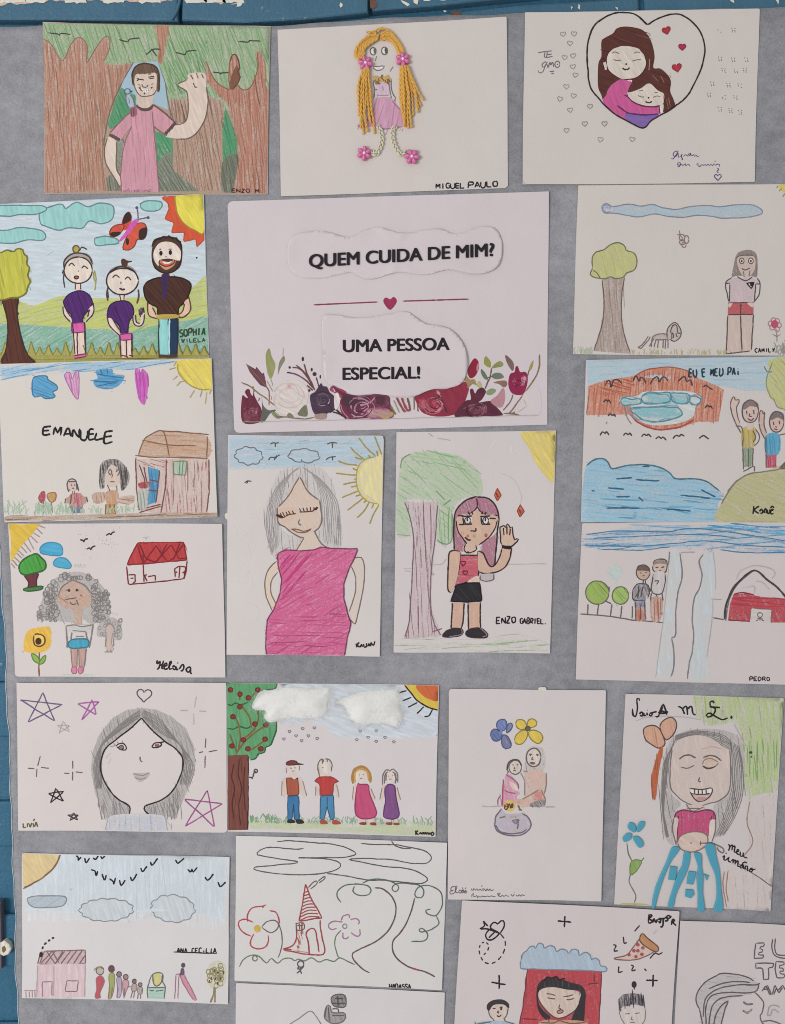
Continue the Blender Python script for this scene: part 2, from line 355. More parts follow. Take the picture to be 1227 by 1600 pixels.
def brick(x0, x1, ytop, ybot, front, mat, g=4.5):
    x0 += g; x1 -= g; q = []
    for t in (0,.33,.66,1): q.append((x0+(x1-x0)*t, ytop(x0+(x1-x0)*t)+g))
    for t in (1,.66,.33,0): q.append((x0+(x1-x0)*t, ybot(x0+(x1-x0)*t)-g))
    q = np.array(q)+RNG.normal(0,.9,(8,2)); cen = q.mean(0)
    def ring(k, y):
        d = q-cen; d = d-np.sign(d)*k; r = plane3(cen+d, y); r[:,1] += RNG.normal(0,.0003,8); return r[::-1]
    V,T = solid('',None,[ring(0,.012),ring(0,front+.0022),ring(1.5,front+.0007),ring(4,front)],None)
    return mesh_obj('brick', V, T, mat, WALL, False)
up = [-890,-598,-305,-10,283,580,872,1165,1460,1755]
for a,b in zip(up,up[1:]): brick(a,b,lambda x: yb(x)-93,yb,-.0035,M_BLUE,3.2)
up2 = [-770,-470,-180,118,415,712,1005,1300,1600]
for a,b in zip(up2,up2[1:]): brick(a,b,yb,lambda x: yb(x)+93,.0035,M_BLUE)
for a,b in zip(up2,up2[1:]): brick(a-20,b-20,lambda x: yb(x)-186,lambda x: yb(x)-93,.0005,M_BLUE)
yj = [690,785,876,969,1062,1156,1249,1332,1427,1518,1597,1690,1785]
for k,(a,b) in enumerate(zip(yj,yj[1:])):
    o = -150 if k%2 else 0
    for x in (-560,-265): brick(x+o+70,x+o+365,lambda x: a,lambda x: b,.0035,M_BLUE2)
def patch(p, y, mat, name='bare_patch'):
    q = resample(np.vstack([pts(p),pts(p)[:1]]),5)[:-1]; q = q+RNG.normal(0,.8,q.shape)
    px,T,_ = triangulate(q,20); return mesh_obj(name, plane3(px,y), orient(px,T), mat, WALL, False)
for i,p in enumerate(('-30 -60 80 -60 78 5 62 6 36 8 30 10 20 8 8 11 -30 14','79 -60 276 -60 274 3 246 5 210 6.5 196 4 120 3 84 4','290 -60 384 -60 380 8 360 9 356 5 346 9 334 6 322 7 300 4 288 3')):
    patch(p,-.0039,M_BARE); 
    for k in range(3):
        a = pts(p); x = a[:,0].min()+ (a[:,0].max()-a[:,0].min())*(k+.7)/3.4; patch([x-16,2,x,0,x+17,2,x+18,7,x+2,6.5,x-14,8],-.0042,M_LIME)
for p in ('372 3 381 4 378 13 371 12','627 3 634 6 641 9 638 12 630 9','646 1 656 3 652 9 645 6','660 0 676 2 672 5 661 4','684 -2 699 0 696 4 684 2','704 -3 726 -2 722 1 708 2','532 6 536 7 535 16 532 14','602 -3 612 -2 609 2 602 1','692 14 700 15 697 18','892 8 896 9 894 15','905 3 908 4 906 14 904 13','1142 -3 1150 -2 1147 3','1213 -3 1219 -2 1217 5','963 9 967 10 966 14'):
    patch(p,-.0041 if pts(p)[:,1].min()<yb(pts(p)[0,0])-3 else .0031,M_LIME)
for p in ('576 -6 583 -5 590 -6 587 4 591 13 584 17 577 14 579 5','704 16 720 14 722 23 706 24'): patch(p,-.0040 if p[0]=='5' else .0030,simple('rusty_joint','6b4a3c',.9,.35,400,.5))
# streak of thick paint on the upper course
V,T = tube(plane3(spline('283 2 280 14 276 24 270 33',False,5),-.0042),.0022,6); mesh_obj('paint_run',V,T,M_BLUE,WALL)
# ---------------------------------------------------------------- the grey nonwoven fabric
M_FAB, nt, bs = newmat('grey_nonwoven', .75); g = node(nt,'ShaderNodeNewGeometry'); pos = g.outputs['Position']
f1 = noise(nt,scalev(nt,pos,(1,1,1.35)),52,5,.66); f2 = noise(nt,scalev(nt,pos,(1,1,1.6)),420,3,.6); f3 = noise(nt,pos,7,3,.5)
vo = node(nt,'ShaderNodeTexVoronoi'); vo.inputs['Scale'].default_value = 330; nt.links.new(pos,vo.inputs['Vector'])
mm = mth(nt,'ADD',mth(nt,'ADD',mth(nt,'MULTIPLY',f1,.5),mth(nt,'MULTIPLY',f2,.42)),mth(nt,'MULTIPLY',f3,.45))
mm = mth(nt,'MULTIPLY',mth(nt,'SUBTRACT',mm,.42),2.0,clamp=True)
nt.links.new(mixc(nt,mm,alb('66666b'),alb('9f9fa4')), bs.inputs['Base Color'])
bump(nt, mth(nt,'ADD',mth(nt,'ADD',mth(nt,'MULTIPLY',f1,1.6),f2),mth(nt,'MULTIPLY',vo.outputs['Distance'],.7)), .5, .0012, bs)
bs.inputs['Sheen Weight'].default_value = .15
LY = [-60,41,400,700,820,875,965,1025,1150,1250,1350,1500,1600,1900]; LX = [-20,-20,-12,-6,-2,2,7,10,15,18.5,22,26.5,30,38]
TX = [-60,0,70,420,440,500,560,640,700,760,820,900,1186,1227,1600]; TY = [42,42,41,41,40,36,31,27,25,23.5,21,19,13,12,3]
nu, nv = 150, 190; uu, vv = np.meshgrid(np.linspace(0,1,nu),np.linspace(0,1,nv)); yy = 41+(1860-41)*vv
xl = np.interp(yy,LY,LX)+1.0*np.sin(yy*.045)+.8*np.sin(yy*.11+1); xx = xl+(1520-xl)*uu
ty = np.interp(xx,TX,TY)+.8*np.sin(xx*.06); yy = ty+(1860-ty)*vv
def fab_h(x, y):
    h = .35*np.sin(x*.021+y*.004)+.3*np.sin(y*.017-x*.006+1)+.3*np.sin(x*.05+.9*np.sin(y*.02))*np.sin(y*.043+2)+.25*np.sin((x+y)*.031)
    for cy,ww,a in ((305,9,.8),(1062,7,.7),(1318,12,-.9),(1300,5,.6),(1590,12,.7),(560,9,.5)): h += a*np.exp(-((y-cy-.02*(x-500)-4*np.sin(x*.02))/ww)**2)
    for cx,ww,a in ((430,6,.6),(885,10,.7),(610,6,.5),(348,7,-.6)): h += a*np.exp(-((x-cx-4*np.sin(y*.015))/ww)**2)
    return -.0004-.00040*h
hy = fab_h(xx,yy); edge = np.exp(-((xx-xl)/9)**2)*(1.0+.6*np.sin(yy*.03)); hy -= .0016*edge
hy = np.maximum(hy,-.0045); X,Z = wall(np.c_[xx.ravel(),yy.ravel()]); i = np.arange(nu*nv).reshape(nv,nu)
a,b,c,d = i[:-1,:-1].ravel(),i[:-1,1:].ravel(),i[1:,1:].ravel(),i[1:,:-1].ravel()
FAB = bpy.data.objects.new('fabric_backdrop',None); COL.objects.link(FAB); FAB.location = (0,0,wall([(700,1860)])[1][0]); bpy.context.view_layer.update()
props(FAB,'grey nonwoven fabric sheet hung over the blue brick wall behind the drawings','fabric')
o = mesh_obj('cloth', np.c_[X,hy.ravel(),Z], np.r_[np.c_[a,d,c],np.c_[a,c,b]], M_FAB, FAB)
md = o.modifiers.new('thickness','SOLIDIFY'); md.thickness = .0005; md.offset = -1
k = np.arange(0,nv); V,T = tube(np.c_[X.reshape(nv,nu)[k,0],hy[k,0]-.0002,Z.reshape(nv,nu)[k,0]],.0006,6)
mesh_obj('cut_edge_highlight',V,T,simple('fabric_edge_highlight','b4bcc6',.8,.1,500,.2),FAB)  # left cut edge: its pale colour paints in the light it catches
# worn fitting at the lower left
M_MET = simple('worn_fitting','5d5560',.6,.2,300,.4)
FIT = bpy.data.objects.new('metal_fitting',None); COL.objects.link(FIT); x,z = wall([(2,1512)]); FIT.location = (x[0],0,z[0]); bpy.context.view_layer.update()
props(FIT,'worn dark metal fitting with chipped pale bolt on the blue wall','fitting')
def boxpx(name, p, y0, y1, mat, par, inset=1):
    q = pts(p); c = q.mean(0); V,T = solid('',None,[plane3(q[::-1],y0),plane3(q[::-1],y1+.001),plane3((c+(q-c)*(1-inset*.02))[::-1],y1)],None); return mesh_obj(name,V,T,mat,par,False)
boxpx('plate','-14 1410 3 1408 4 1440 5 1512 -14 1515',.006,-.004,M_MET,FIT,4)
bt = boxpx('bolt','3 1470 10 1467 17 1473 20 1480 16 1488 8 1491 3 1488',.004,-.005,M_LIME,FIT,9)
boxpx('rust_spot','6 1476 11 1474 13 1481 9 1486 6 1483',-.0045,-.0056,simple('rust','7a5a44',.9,.3,500,.5),bt,9)
# ================================================================ drawings, row by row (coordinates in zoomed crops of the photograph)
# ---- boy waving in a forest
Sheet('boy_in_forest_drawing','coloured pencil drawing of a boy in pink shirt waving in a forest',[(69,37),(423,42.5),(418.5,304.5),(71,303)],(50,20,.326),curl=(1.2,.3,.4,.4),paper='c8bfb5',soft=0.95)
Fi('50 40 1155 60 1140 880 60 880','a98c78',.9,86,False); P('foliage'); Fi('55 45 400 55 800 60 1150 60 1150 400 940 470 800 440 640 420 600 250 470 250 340 260 260 230 150 240 55 150','84a276',.74,75,False); Ha('55 50 1150 66 1150 400 900 420 640 400 620 230 340 250 150 240 55 150','5f9457',72,9,1.8,.8,4,9,False,'84a276')
Ha('650 120 840 130 850 330 760 400 650 380','4b8a4c',65,7,2,.9,4,9,False,'84a276')
P('tree_trunk1'); Q='60 130 100 160 150 235 190 160 220 126 255 135 270 180 265 245 300 190 340 130 375 120 372 180 345 240 400 255 490 240 440 330 400 420 365 520 345 640 352 760 370 870 60 870'
Fi(Q,'ad7f6b',.78,88,False); Ha(Q,'a0664c',86,6,1.9,.9,3,5,False,'ad7f6b'); Ha('235 330 380 260 470 250 400 420 360 520 345 640 352 760 370 870 250 870 225 500','8d6a55',84,6,1.9,.9,3,5,False,'b08470'); Li('60 130 100 160 150 235 190 160 220 126 255 135 270 180 265 245 300 190 340 130 375 120 372 180 345 240','8a6a52',1.6)
P('tree_trunk2'); Q='640 420 740 415 850 400 920 430 915 560 912 870 680 870 690 600 660 500'; Fi(Q,'a98874',.8,85,False); Ha(Q,'835f4e',80,6,1.9,.9,3,5,False,'a98874')
P('tree_trunk3'); Q='836 235 860 290 890 340 950 370 945 320 950 240 965 203 985 215 1000 290 985 345 1010 372 1050 360 1085 270 1080 190 1100 185 1118 240 1122 360 1150 362 1140 872 975 872 985 600 940 440 880 380 840 330'
Fi(Q,'ae7a66',.8,86,False); Ha(Q,'9f6049',85,6,1.9,.9,3,5,False,'ae7a66'); Li('836 235 860 290 890 340 950 370 945 320 950 240 965 203','8a5b45',1.8); Li('985 345 1010 372 1050 360 1085 270 1080 190','8a5b45',1.8)
Fi('590 66 660 66 640 180 625 250 605 240 610 160','b07f66',.85,85,False); Ha('590 66 660 66 640 180 625 250 605 240 610 160','93593f',82,6,1.8,.9,2,4,False,'b07f66')
P('undergrowth'); Fi('930 455 985 600 985 690 918 720 915 560','4f9268',.95,70,False); Ha('930 455 985 600 985 690 918 720 915 560','2f7f52',75,7,2,1,2,4,False,'4f9268')
Fi('590 570 675 600 680 690 600 720','4f9268',.9,70,False); Ha('590 570 675 600 680 690 600 720','2f7f52',60,7,2,1,2,4,False,'4f9268')
FH('915 720 988 680 980 780 955 870 915 870','6d7262',.9,80,6,1.8,'4d5548'); FH('610 720 670 670 680 760 700 770 770 830 800 870 610 870','7c8272',.9,60,6,1.8,'55604f'); FH('365 790 410 780 430 870 370 870','7d7f70',.9,80,6,1.8,'59604f'); FH('405 620 440 590 435 720 425 760 405 740','7f8878',.85,60,7,1.6,'5f6a5c')
Li('345 640 365 520 400 410 440 330 490 240','6d6a60',2); Li('605 240 640 340 655 430 680 520','6d6a60',1.8)
P('sky_gap'); Fi('490 245 605 235 640 340 655 470 590 440 480 460 440 400 400 440 440 330','93b4c6',.85,70,False)
Fi('430 360 500 400 500 450 470 500 380 560 365 540 400 430','4f9268',.95,65,False); Ha('430 360 500 400 500 450 470 500 380 560 365 540 400 430','2c7d50',68,7,2,1,2,4,False,'4f9268')
P('boy/raised_arm'); Q='640 590 690 540 740 525 752 470 748 385 735 372 700 348 740 328 752 318 750 300 790 290 835 300 838 370 845 420 835 500 800 570 750 605 690 605'
Fi(Q,'d3bfb1',.95,70); Li('660 540 720 535 748 500 750 400 735 372 700 348 745 325','6d5b52',2); Li('838 360 846 420 835 500 800 570 750 605 690 608','6d5b52',2); Lm('775 340 785 360 795 358|762 300 775 322|790 292 800 318|815 296 825 318','6d5b52',2)
P('boy/lowered_arm'); Fi('365 600 405 615 410 680 405 740 430 800 425 830 400 800 360 730 350 660','d3bfb1',.95,70); Lm('365 600 350 660 360 730 400 795 425 840|410 620 407 740 430 790','6d5b52',2)
P('boy/shirt'); Q='505 455 540 470 585 445 690 530 650 590 585 545 590 620 605 760 612 868 432 868 430 740 440 640 480 545 430 612 375 582 440 510'
Fi(Q,'c88f9d',.98,86,False); Ha(Q,'b9788a',86,9,1.6,.8,1,3,False,'c88f9d'); Li('505 455 440 510 375 582','7d5f60',2.2); Li('585 445 640 485 692 532','6b4f50',2.4); Lm('580 470 585 545 600 700 612 868|480 545 445 640 430 760 432 868','8d6670',1.8)
Li('375 585 400 600 425 612','5f4a48',5.5); Li('640 585 665 560 690 530','5f4a48',5.5); Li('505 445 530 466 560 466 585 445','5f4a48',5.5); Li('585 545 615 570 650 592','7d5f60',2)
P('boy/neck'); Fi('512 385 580 380 582 435 560 458 530 458 508 440','cbb6a6',.95,80)
P('boy/face'); Fi('490 300 608 290 608 360 590 395 545 405 510 392 492 350','cdb8a8',.96,80); Li('490 330 500 370 520 398 545 405 585 395 606 365','6d5b52',1.8)
Lm('505 318 530 325|560 312 590 308|505 330 520 322 540 326|565 320 590 316','463a38',2); Li('530 345 535 358 550 360 560 350','6d5b52',2); Li('515 360 530 376 555 380 580 358','4a3a36',2.4); Fi('525 368 545 372 565 368 575 362 560 382 540 384','e6ded6',1.2); Lm('530 370 532 378|540 372 541 381|550 373 551 381|560 370 561 378','4a3a36',1.2); Li('540 386 545 394','4a3a36',2.6); Lm('508 345 520 350 522 365|585 340 575 350','8d7568',1.4)
P('boy/hair'); Fi('486 310 490 270 520 248 570 248 600 270 612 310 612 380 600 370 602 310 590 290 545 296 500 300 492 350 488 340','6f5646',1.1,70); Ha('490 290 500 262 545 248 590 260 605 290 545 296','584133',80,7,1.8,1,2,4,True,'6f5646'); Li('488 350 486 300 500 262 545 246 590 258 612 300 612 380','4a3a34',2.6)
P('blue_bird'); Fi('450 370 470 365 472 385 490 420 495 450 475 465 458 440 455 400','9fb0bd',.95,80); Li(ell(460,380,13,13),'5a6470',1.8,closed=True); Li('472 378 484 382','3c4048',2.6); Li('455 395 458 440 478 462 495 455 488 415 470 395','6a7078',1.8); Lm('468 410 470 440','6a7078',1.4); Fi('475 462 500 455 505 490 480 502','97606a',1,80); Lm('478 465 480 500|490 460 492 498','6d4048',1.5)
P('squirrel'); Fi('960 300 985 255 998 300 990 340 965 370 948 360','7d5442',1,80); Li('950 240 965 204 985 215 998 270 985 285 1000 310 990 335 965 372','5f3f33',2)
LN('flying_bird','85 103 130 108 138 116 145 106 190 110|420 132 462 142 470 130 520 124|548 205 585 178 620 178|575 175 600 210|690 192 735 205 745 188 793 184|868 288 905 292 908 300 910 292 945 288|992 142 1040 145 1045 138 1098 140','3f4a3c',2.2)
P('lettering'); Wr('ENZO M.',958,862,1115,866,17,'4a2f2c',2.4); Wr('VOINEIDE',438,866,578,866,15,'9d6a86',1.7); Li('462 850 468 843','9d6a86',1.6)
S.finish()
# ---- yarn doll
Sheet('yarn_doll_drawing','girl with yellow yarn hair and pink skirt glued on plain white paper',[(434.5,48),(791.6,28),(794,294.5),(440,308)],(540,40,.1141),curl=(.5,.6,.3,.6),paper='c8bfb9',wave=.8)
P('girl'); 
Lm('430 425 405 500|655 570 610 640','8b8583',2); Li('380 575 440 570 530 565 500 610 440 622 395 600','77706f',2,closed=True); Fi('395 580 440 576 520 572 495 604 440 614 405 600','dcd6d2',1.2)
for x,y in ((380,360),(535,355)):
    Fi(ell(x,y,40,52),'d8d2ce',1.2); Li(ell(x,y,40,52),'6a6360',2.2,closed=True)
Fi(ell(402,355,18,36),'6a6360',1.1); Fi(ell(555,350,20,42),'5c5654',1.1); Fi(ell(380,372,10,20),'dcd6d2',1.2); Fi(ell(530,375,12,24),'dcd6d2',1.2)
P('girl/bodice'); Fi('430 800 590 790 610 960 420 970','cbaec0',.9,80,False); Lm('415 700 385 800 400 880 390 1010|410 880 440 885|590 780 610 900 640 1040|625 740 630 870 660 960 690 1000 675 1030 650 1040|400 880 440 890','77706f',2); Lm('430 960 520 968 600 958|510 840 520 900','9b8290',1.6); Fi(ell(520,978,7,7),'5a4a52',1.2)
P('girl/skirt'); Q='410 1010 610 990 680 1060 750 1150 790 1330 780 1390 680 1400 600 1420 520 1430 440 1400 330 1390 190 1395 165 1370 300 1290 385 1150'
Fi(Q,'c795ae',.98,100); Ha(Q,'b36f94',102,22,2.4,.9,8,8,True,'c795ae'); Ha('380 1020 520 1010 500 1250 320 1380 180 1390 300 1290','b0678f',110,18,2.4,.9,6,6,True,'c795ae'); Lm('640 1040 700 1110 750 1160|780 1395 640 1402|620 1420 480 1425|170 1380 260 1400','8d6a7c',1.6)
P('collar'); 
Fi('400 700 450 700 500 720 590 680 600 710 580 790 540 800 505 780 450 820 430 790','b89b6a',.95,30)
for i in range(26): 
    t = i/25; x = 400+210*t; Li(ell(x,720+40*math.sin(t*9)+random.uniform(-12,30)+30*math.sin(t*3.1),14,14,0,300,8),random.choice(('7d5f3c','8f6a3a','c9a24c','6b4f3c')),2)
P('lettering'); crop(420,10,.326); Wr('MIGUEL',800,876,940,872,24,INK,3.2,.8); Wr('PAULO',955,872,1100,866,27,INK,3.2,.8)
S.finish(); crop(540,40,.1141); R0 = S.root
M_YARN = simple('yellow_yarn','d69f3c',.9,.13,420,.3,.1); M_YARN2 = simple('pale_yarn','d6c3ab',.9,.2,500,.3,.1)
M_PINK = simple('pink_foam','cb5a92',.45,.06,200,.1,.4); M_PINKL = simple('pink_petal_line','e3a0c2',.5,.05,200,0,.4); M_PEARL = simple('pearl','f0d3df',.2,.03,100,0,.6)
def yarn(acc, path, h0, h1=None, r=.85):
    q = resample(spline(S.cr(path),False,8),1.6); q = q+np.cumsum(RNG.normal(0,.05,q.shape),0); n = len(q); s = np.arange(n)*1.6
    hh = np.interp(np.linspace(0,1,n),[0,.5,1],[h0,h0 if h1 is None else h1,h0*.6 if h1 is None else h1]); ph = random.uniform(0,6)
    t = np.gradient(q,axis=0); t /= np.hypot(*t.T)[:,None]; nn = np.c_[-t[:,1],t[:,0]]
    for k in range(2):
        w = s*2*math.pi/15+ph+k*math.pi; p = q+nn*(np.cos(w)*.8)[:,None]
        acc.put(tube(on(p,hh+(np.sin(w)*.0006)+.0014,True),r*.00098,6))
acc = Acc()
for i in range(7):                                   # fringe swept to both sides of the parting
    t = i/6; yarn(acc,[(470-20*t,150+55*t),(330+10*t,150+130*t),(170+95*t,290+60*t),(130+130*t,420),(190+60*t,480)],random.uniform(.0003,.0026))
    yarn(acc,[(490-10*t,130+80*t),(610,130+95*t),(720-30*t,240+70*t),(800-70*t,380+25*t),(790,450)],random.uniform(.0003,.0026))
yarn(acc,[(290,120),(400,110),(470,70),(560,80),(640,130)],.0022); yarn(acc,[(400,110),(415,150),(410,195)],.003); yarn(acc,[(440,110),(520,75),(610,110),(700,200)],.0025); yarn(acc,[(480,190),(560,160),(640,200)],.002)
acc.obj('yarn_fringe',M_YARN,R0)
for ends in ([(255,600,170,900,250,1500),(265,600,220,900,215,1420),(275,600,250,1000,300,1480),(285,600,260,900,240,1300),(300,600,300,1000,345,1350),(315,610,340,900,370,1250),(320,600,350,1100,400,1485),(270,590,190,800,190,1250),(300,600,290,900,270,1200),(310,600,320,1000,330,1300)],
             [(760,570,750,900,770,1150),(775,570,770,900,790,1300),(790,570,800,900,810,1400),(800,570,820,900,830,1410),(810,570,850,950,860,1420),(820,570,870,950,905,1415),(830,570,900,900,930,1250),(840,570,940,850,1010,1150),(850,580,960,850,1070,1040),(830,570,910,850,1040,1120),(800,570,790,1000,820,1280),(845,580,950,900,990,1210)]):
    acc = Acc()
    for k,(a,b,c,d,e,f) in enumerate(ends): yarn(acc,[(a,b),((a+c)/2-6,(b+d)/2),(c,d),((c+e)/2+random.uniform(-10,10),(d+f)/2),(e,f)],.0003+.0012*(k%3),r=.95)
    acc.obj('yarn_pigtail',M_YARN,R0)
for leg in ('440 1390 480 1450 500 1540 490 1640 450 1740 400 1780 350 1720','690 1390 650 1450 650 1560 670 1640 720 1740 760 1770 830 1740'):
    acc = Acc(); q = resample(spline(S.cr(leg),False,8),1.3); n = len(q); t = np.gradient(q,axis=0); t /= np.hypot(*t.T)[:,None]; nn = np.c_[-t[:,1],t[:,0]]; s = np.arange(n)*1.3
    for k in range(3):
        w = s*2*math.pi/22+k*2*math.pi/3; acc.put(tube(on(q+nn*(2.7*np.sin(w))[:,None],.0016+.0014*np.sin(2*w),True),.00118,6))
    acc.obj('braided_leg',M_YARN2,R0)
def flower(cx, cy, r, rot):
    c = S.cr([(cx,cy)])[0]; r *= S.s; acc = Acc(); ln = Acc()
    for k in range(6):
        a = math.radians(rot+60*k); d = np.array([math.cos(a),math.sin(a)]); pc = c+d*r*.62
        lev = []
        for sc,h in ((1,.0026),(1,.0044),(.82,.0052),(.4,.0055)):
            th = np.linspace(0,2*math.pi,12,endpoint=False); e = np.c_[np.cos(th)*r*.40*sc,np.sin(th)*r*.30*sc]
            lev.append(on(pc+np.c_[e[:,0]*d[0]-e[:,1]*d[1],e[:,0]*d[1]+e[:,1]*d[0]],h,True))
        acc.put(solid('',None,lev,None)); ln.put(tube(on([c+d*r*.3,c+d*r*.6,c+d*r*.85],.0056,True),.00045,5))
    th = np.linspace(0,2*math.pi,14,endpoint=False); acc.put(solid('',None,[on(c+np.c_[np.cos(th),np.sin(th)]*r*.4*s,h,True) for s,h in ((1,.002),(1,.0046),(.8,.0052))],None))
    o = acc.obj('flower_button',M_PINK,R0); ln.obj('petal_line',M_PINKL,o)
    mesh_obj('pearl',*solid('',None,[on(c+np.c_[np.cos(th),np.sin(th)]*r*.21*math.cos(p),.0052+.0016*math.sin(p),True) for p in (0,.5,.9,1.3)],None),M_PEARL,o)
for f in ((280,540,100,10),(788,490,100,25),(262,1770,100,35),(912,1815,105,5)): flower(*f)
# ---- hug in a heart
Sheet('heart_hug_drawing','felt pen drawing of a mother hugging a child inside a large black heart outline',[(820,21),(1186,14.6),(1178,285.4),(816,290)],(920,20,.15485),curl=(.6,.5,.5,1.3),paper='c8bfb9')
HE='585 125 520 60 440 15 360 5 260 10 140 65 50 140 0 270 -20 420 -10 600 0 700 30 790 130 910 250 1020 370 1090 540 1168 620 1100 700 1050 865 955 1000 830 1100 640 1155 480 1165 350 1130 220 1050 110 960 40 860 18 740 45 640 95'
P('hug'); P('hug/mother_hair'); Q='125 300 160 260 240 215 280 165 360 145 460 155 540 180 600 240 640 330 662 450 650 560 720 570 790 630 825 700 818 800 850 880 860 950 750 1010 730 930 690 850 610 720 520 770 400 810 380 760 420 700 300 690 200 770 150 900 125 840 90 740 95 520 125 450'
Fi(Q,'5c322b',1.15,25); Ha(Q,'4a2622',20,26,1.8,1,0,4,True,'5c322b'); Ha('280 200 460 170 600 260 640 440 560 370 330 330','86574a',15,60,1.3,.8,-3,6,True,'5c322b'); Lm('640 640 700 700|660 660 690 690|720 640 760 720|800 860 820 960|780 880 800 980','8d6152',1.4); Lm('610 470 605 590','b98a75',1.3)
P('hug/mother_face'); Fi('310 345 400 345 500 370 560 430 580 510 550 600 480 660 400 680 320 675 230 620 185 560 175 480 200 400 250 360','d0c3b6',1.2); Li('310 345 250 360 195 410 175 480 185 560 230 620 320 675 400 680 480 660 550 600 578 520 560 430 510 375','4a2a28',1.7)
Fi('140 505 165 500 180 545 175 580 150 560','d3c6b9',1.2); Li('165 500 140 508 148 555 170 585','4a2a28',1.8); Fi(ell(168,575,10,10),'e8e2dc',1.2)
Lm('230 415 265 402 305 420|450 415 485 402 515 412|245 480 290 490 325 485|435 495 480 482 525 480','7a6a60',1.7); Fi(ell(375,525,9,10),'2b2428',1.2); Li('338 560 355 578 385 580 410 560','3a2a2a',2.4); Fi('380 690 430 685 430 705 395 705','ddd0c4',1.2)
P('hug/child_face'); Fi('610 720 690 790 755 830 750 940 690 945 620 955 520 935 430 890 390 860 400 820 480 790 540 770','d0c3b6',1.2); Li('390 830 395 880 440 905 520 940 620 955 700 945 752 930 755 840','4a2a28',1.7); Lm('505 795 545 792|655 815 695 812|490 840 520 855 555 858|645 860 685 848 718 855','7a6a60',1.6); Fi(ell(600,865,9,9),'2b2428',1.2); Li('570 900 585 912 612 915 635 898','3a2a2a',2.2)
P('hug/pink_sleeve'); Q='290 690 340 680 420 710 400 770 385 850 440 905 540 945 640 955 705 950 715 990 700 1030 560 1035 450 1030 380 1010 365 1085 250 1020 140 905 170 840 210 760'
Fi(Q,'c65490',1.1,75); Ha(Q,'bb4a86',60,24,2,.9,0,4,True,'c65490'); Lm('385 850 440 905 540 948 640 957 705 950|280 945 380 1010 450 1030 560 1037 700 1030|385 850 355 840|380 1010 365 1085','6a2050',2.2); Fi('712 945 750 935 740 1020 715 1018','d3c6b9',1.2); Li('705 950 715 1025','4a2a48',1.8)
P('hug/violet_dress'); Fi('382 1020 450 1035 560 1045 700 1038 620 1100 540 1165 370 1088','8262a8',1.1,10); Li('382 1020 500 1038 700 1035','4a2f70',2)
P('heart_outline'); Li(HE,'33242a',2.6,closed=True); Li('500 45 585 125','33242a',3.2)
P('red_heart1'); Fi(heart(780,185,45,-15),'b02c3c',1.1); Li(heart(780,185,45,-15),'8d1f33',1.8,closed=True)
P('red_heart2'); Fi(heart(938,352,38,0),'b02c50',1.1); Li(heart(938,352,38,0),'8d1f43',1.8,closed=True)
P('red_heart3'); Fi(heart(885,560,50,-12),'b32c3a',1.1); Li(heart(885,560,50,-12),'8d1f33',1.8,closed=True)
crop(800,0,.348)
for x,y in ((229,157),(278,155),(259,198),(235,261),(274,254),(273,302),(284,340),(244,392),(215,447),(276,433),(261,497),(349,481),(326,559),(414,558),(245,588),(396,629),(539,628)): N('small_heart'); Li(heart(x,y,13,random.uniform(-15,15)),'8f8888',1.5,closed=True,smooth=True)
for x,y in ((930,145),(992,138),(932,266),(991,270),(1050,270),(948,318),(1003,320),(1043,317),(897,378),(970,384),(1020,386),(882,428),(948,438),(1001,440),(931,492),(979,498),(1022,506)):
    N('dot_cluster')
    for a,b in ((-7,-7),(7,-6),(-5,2),(6,3),(-3,9),(8,9)):
        if random.random()<.85: Fi(ell(x+a,y+b,2.4,2.4,n=6),'5f5a5b',1.2,smooth=False)
P('lettering'); LT='6f6672'; Lm('115 240 180 232|148 238 145 258 160 262|155 250 178 246|160 262 182 256|158 238 155 262|115 318 122 330 138 326 150 296 158 280 140 286 134 298 142 306 158 290 158 308|164 306 170 282 174 296 182 282 186 304|168 325 190 322|175 334 188 332',LT,1.8); Li(ell(203,292,11,14),LT,1.8,closed=True); Fi(ell(203,292,3,3,n=6),LT,1.2)
VI='5f4a7c'; Lm('712 712 722 716 738 694 744 680 728 684 722 698 732 706 744 688 746 708 756 704|756 704 764 694 758 706 766 716 760 720|768 704 780 694 786 706 790 692 796 706 800 684 804 706 812 694 818 706 824 696 832 706 840 702|740 748 748 752 756 736 746 732 742 742 756 744 762 738 766 748 776 736 780 748 790 738 800 748|826 740 836 734 834 746 846 750 852 738 858 748 866 738 870 748 878 738 884 748 890 738 898 746 904 736 912 746 920 740 932 742 930 752|908 728 912 724|920 756 926 764 918 772 926 780',VI,1.7); Li(heart(922,798,17),VI,1.8,closed=True)
Lm('47 818 58 832','a8a19d',1.2)
S.finish()
# ---- family of three with sun (left, row two)
SK='d6bfae'
Sheet('family_meadow_drawing','bright drawing of a bearded man and two girls in purple with orange butterfly',[(-36,321),(319,303.8),(327.7,559.5),(-28,572)],(0,290,.2934),paper='c2c8cb',lift=.0010,curl=(.5,.5,.3,.3))
Fi('-120 90 1088 50 1105 520 1000 560 600 620 400 590 200 620 -120 600','bcc8d0',.85,5,False)
P('hill'); Q='-110 610 60 600 180 640 320 590 480 600 640 600 800 590 1000 560 1110 490 1118 760 -110 760'; Fi(Q,'b5bb62',.82,160); Ha(Q,'a3ab45',170,9,2,.85,3,10,True,'b5bb62')
P('meadow'); Q='-110 730 200 745 500 765 820 750 1115 700 1118 920 -110 930'; Fi(Q,'6fa48a',.72,150,False); Ha(Q,'4f917a',150,9,2,.8,3,10,False,'8db59f')
P('grass'); Fi('-110 880 200 895 500 895 800 880 1118 880 1118 925 -110 960','9a9440',.9,85,False)
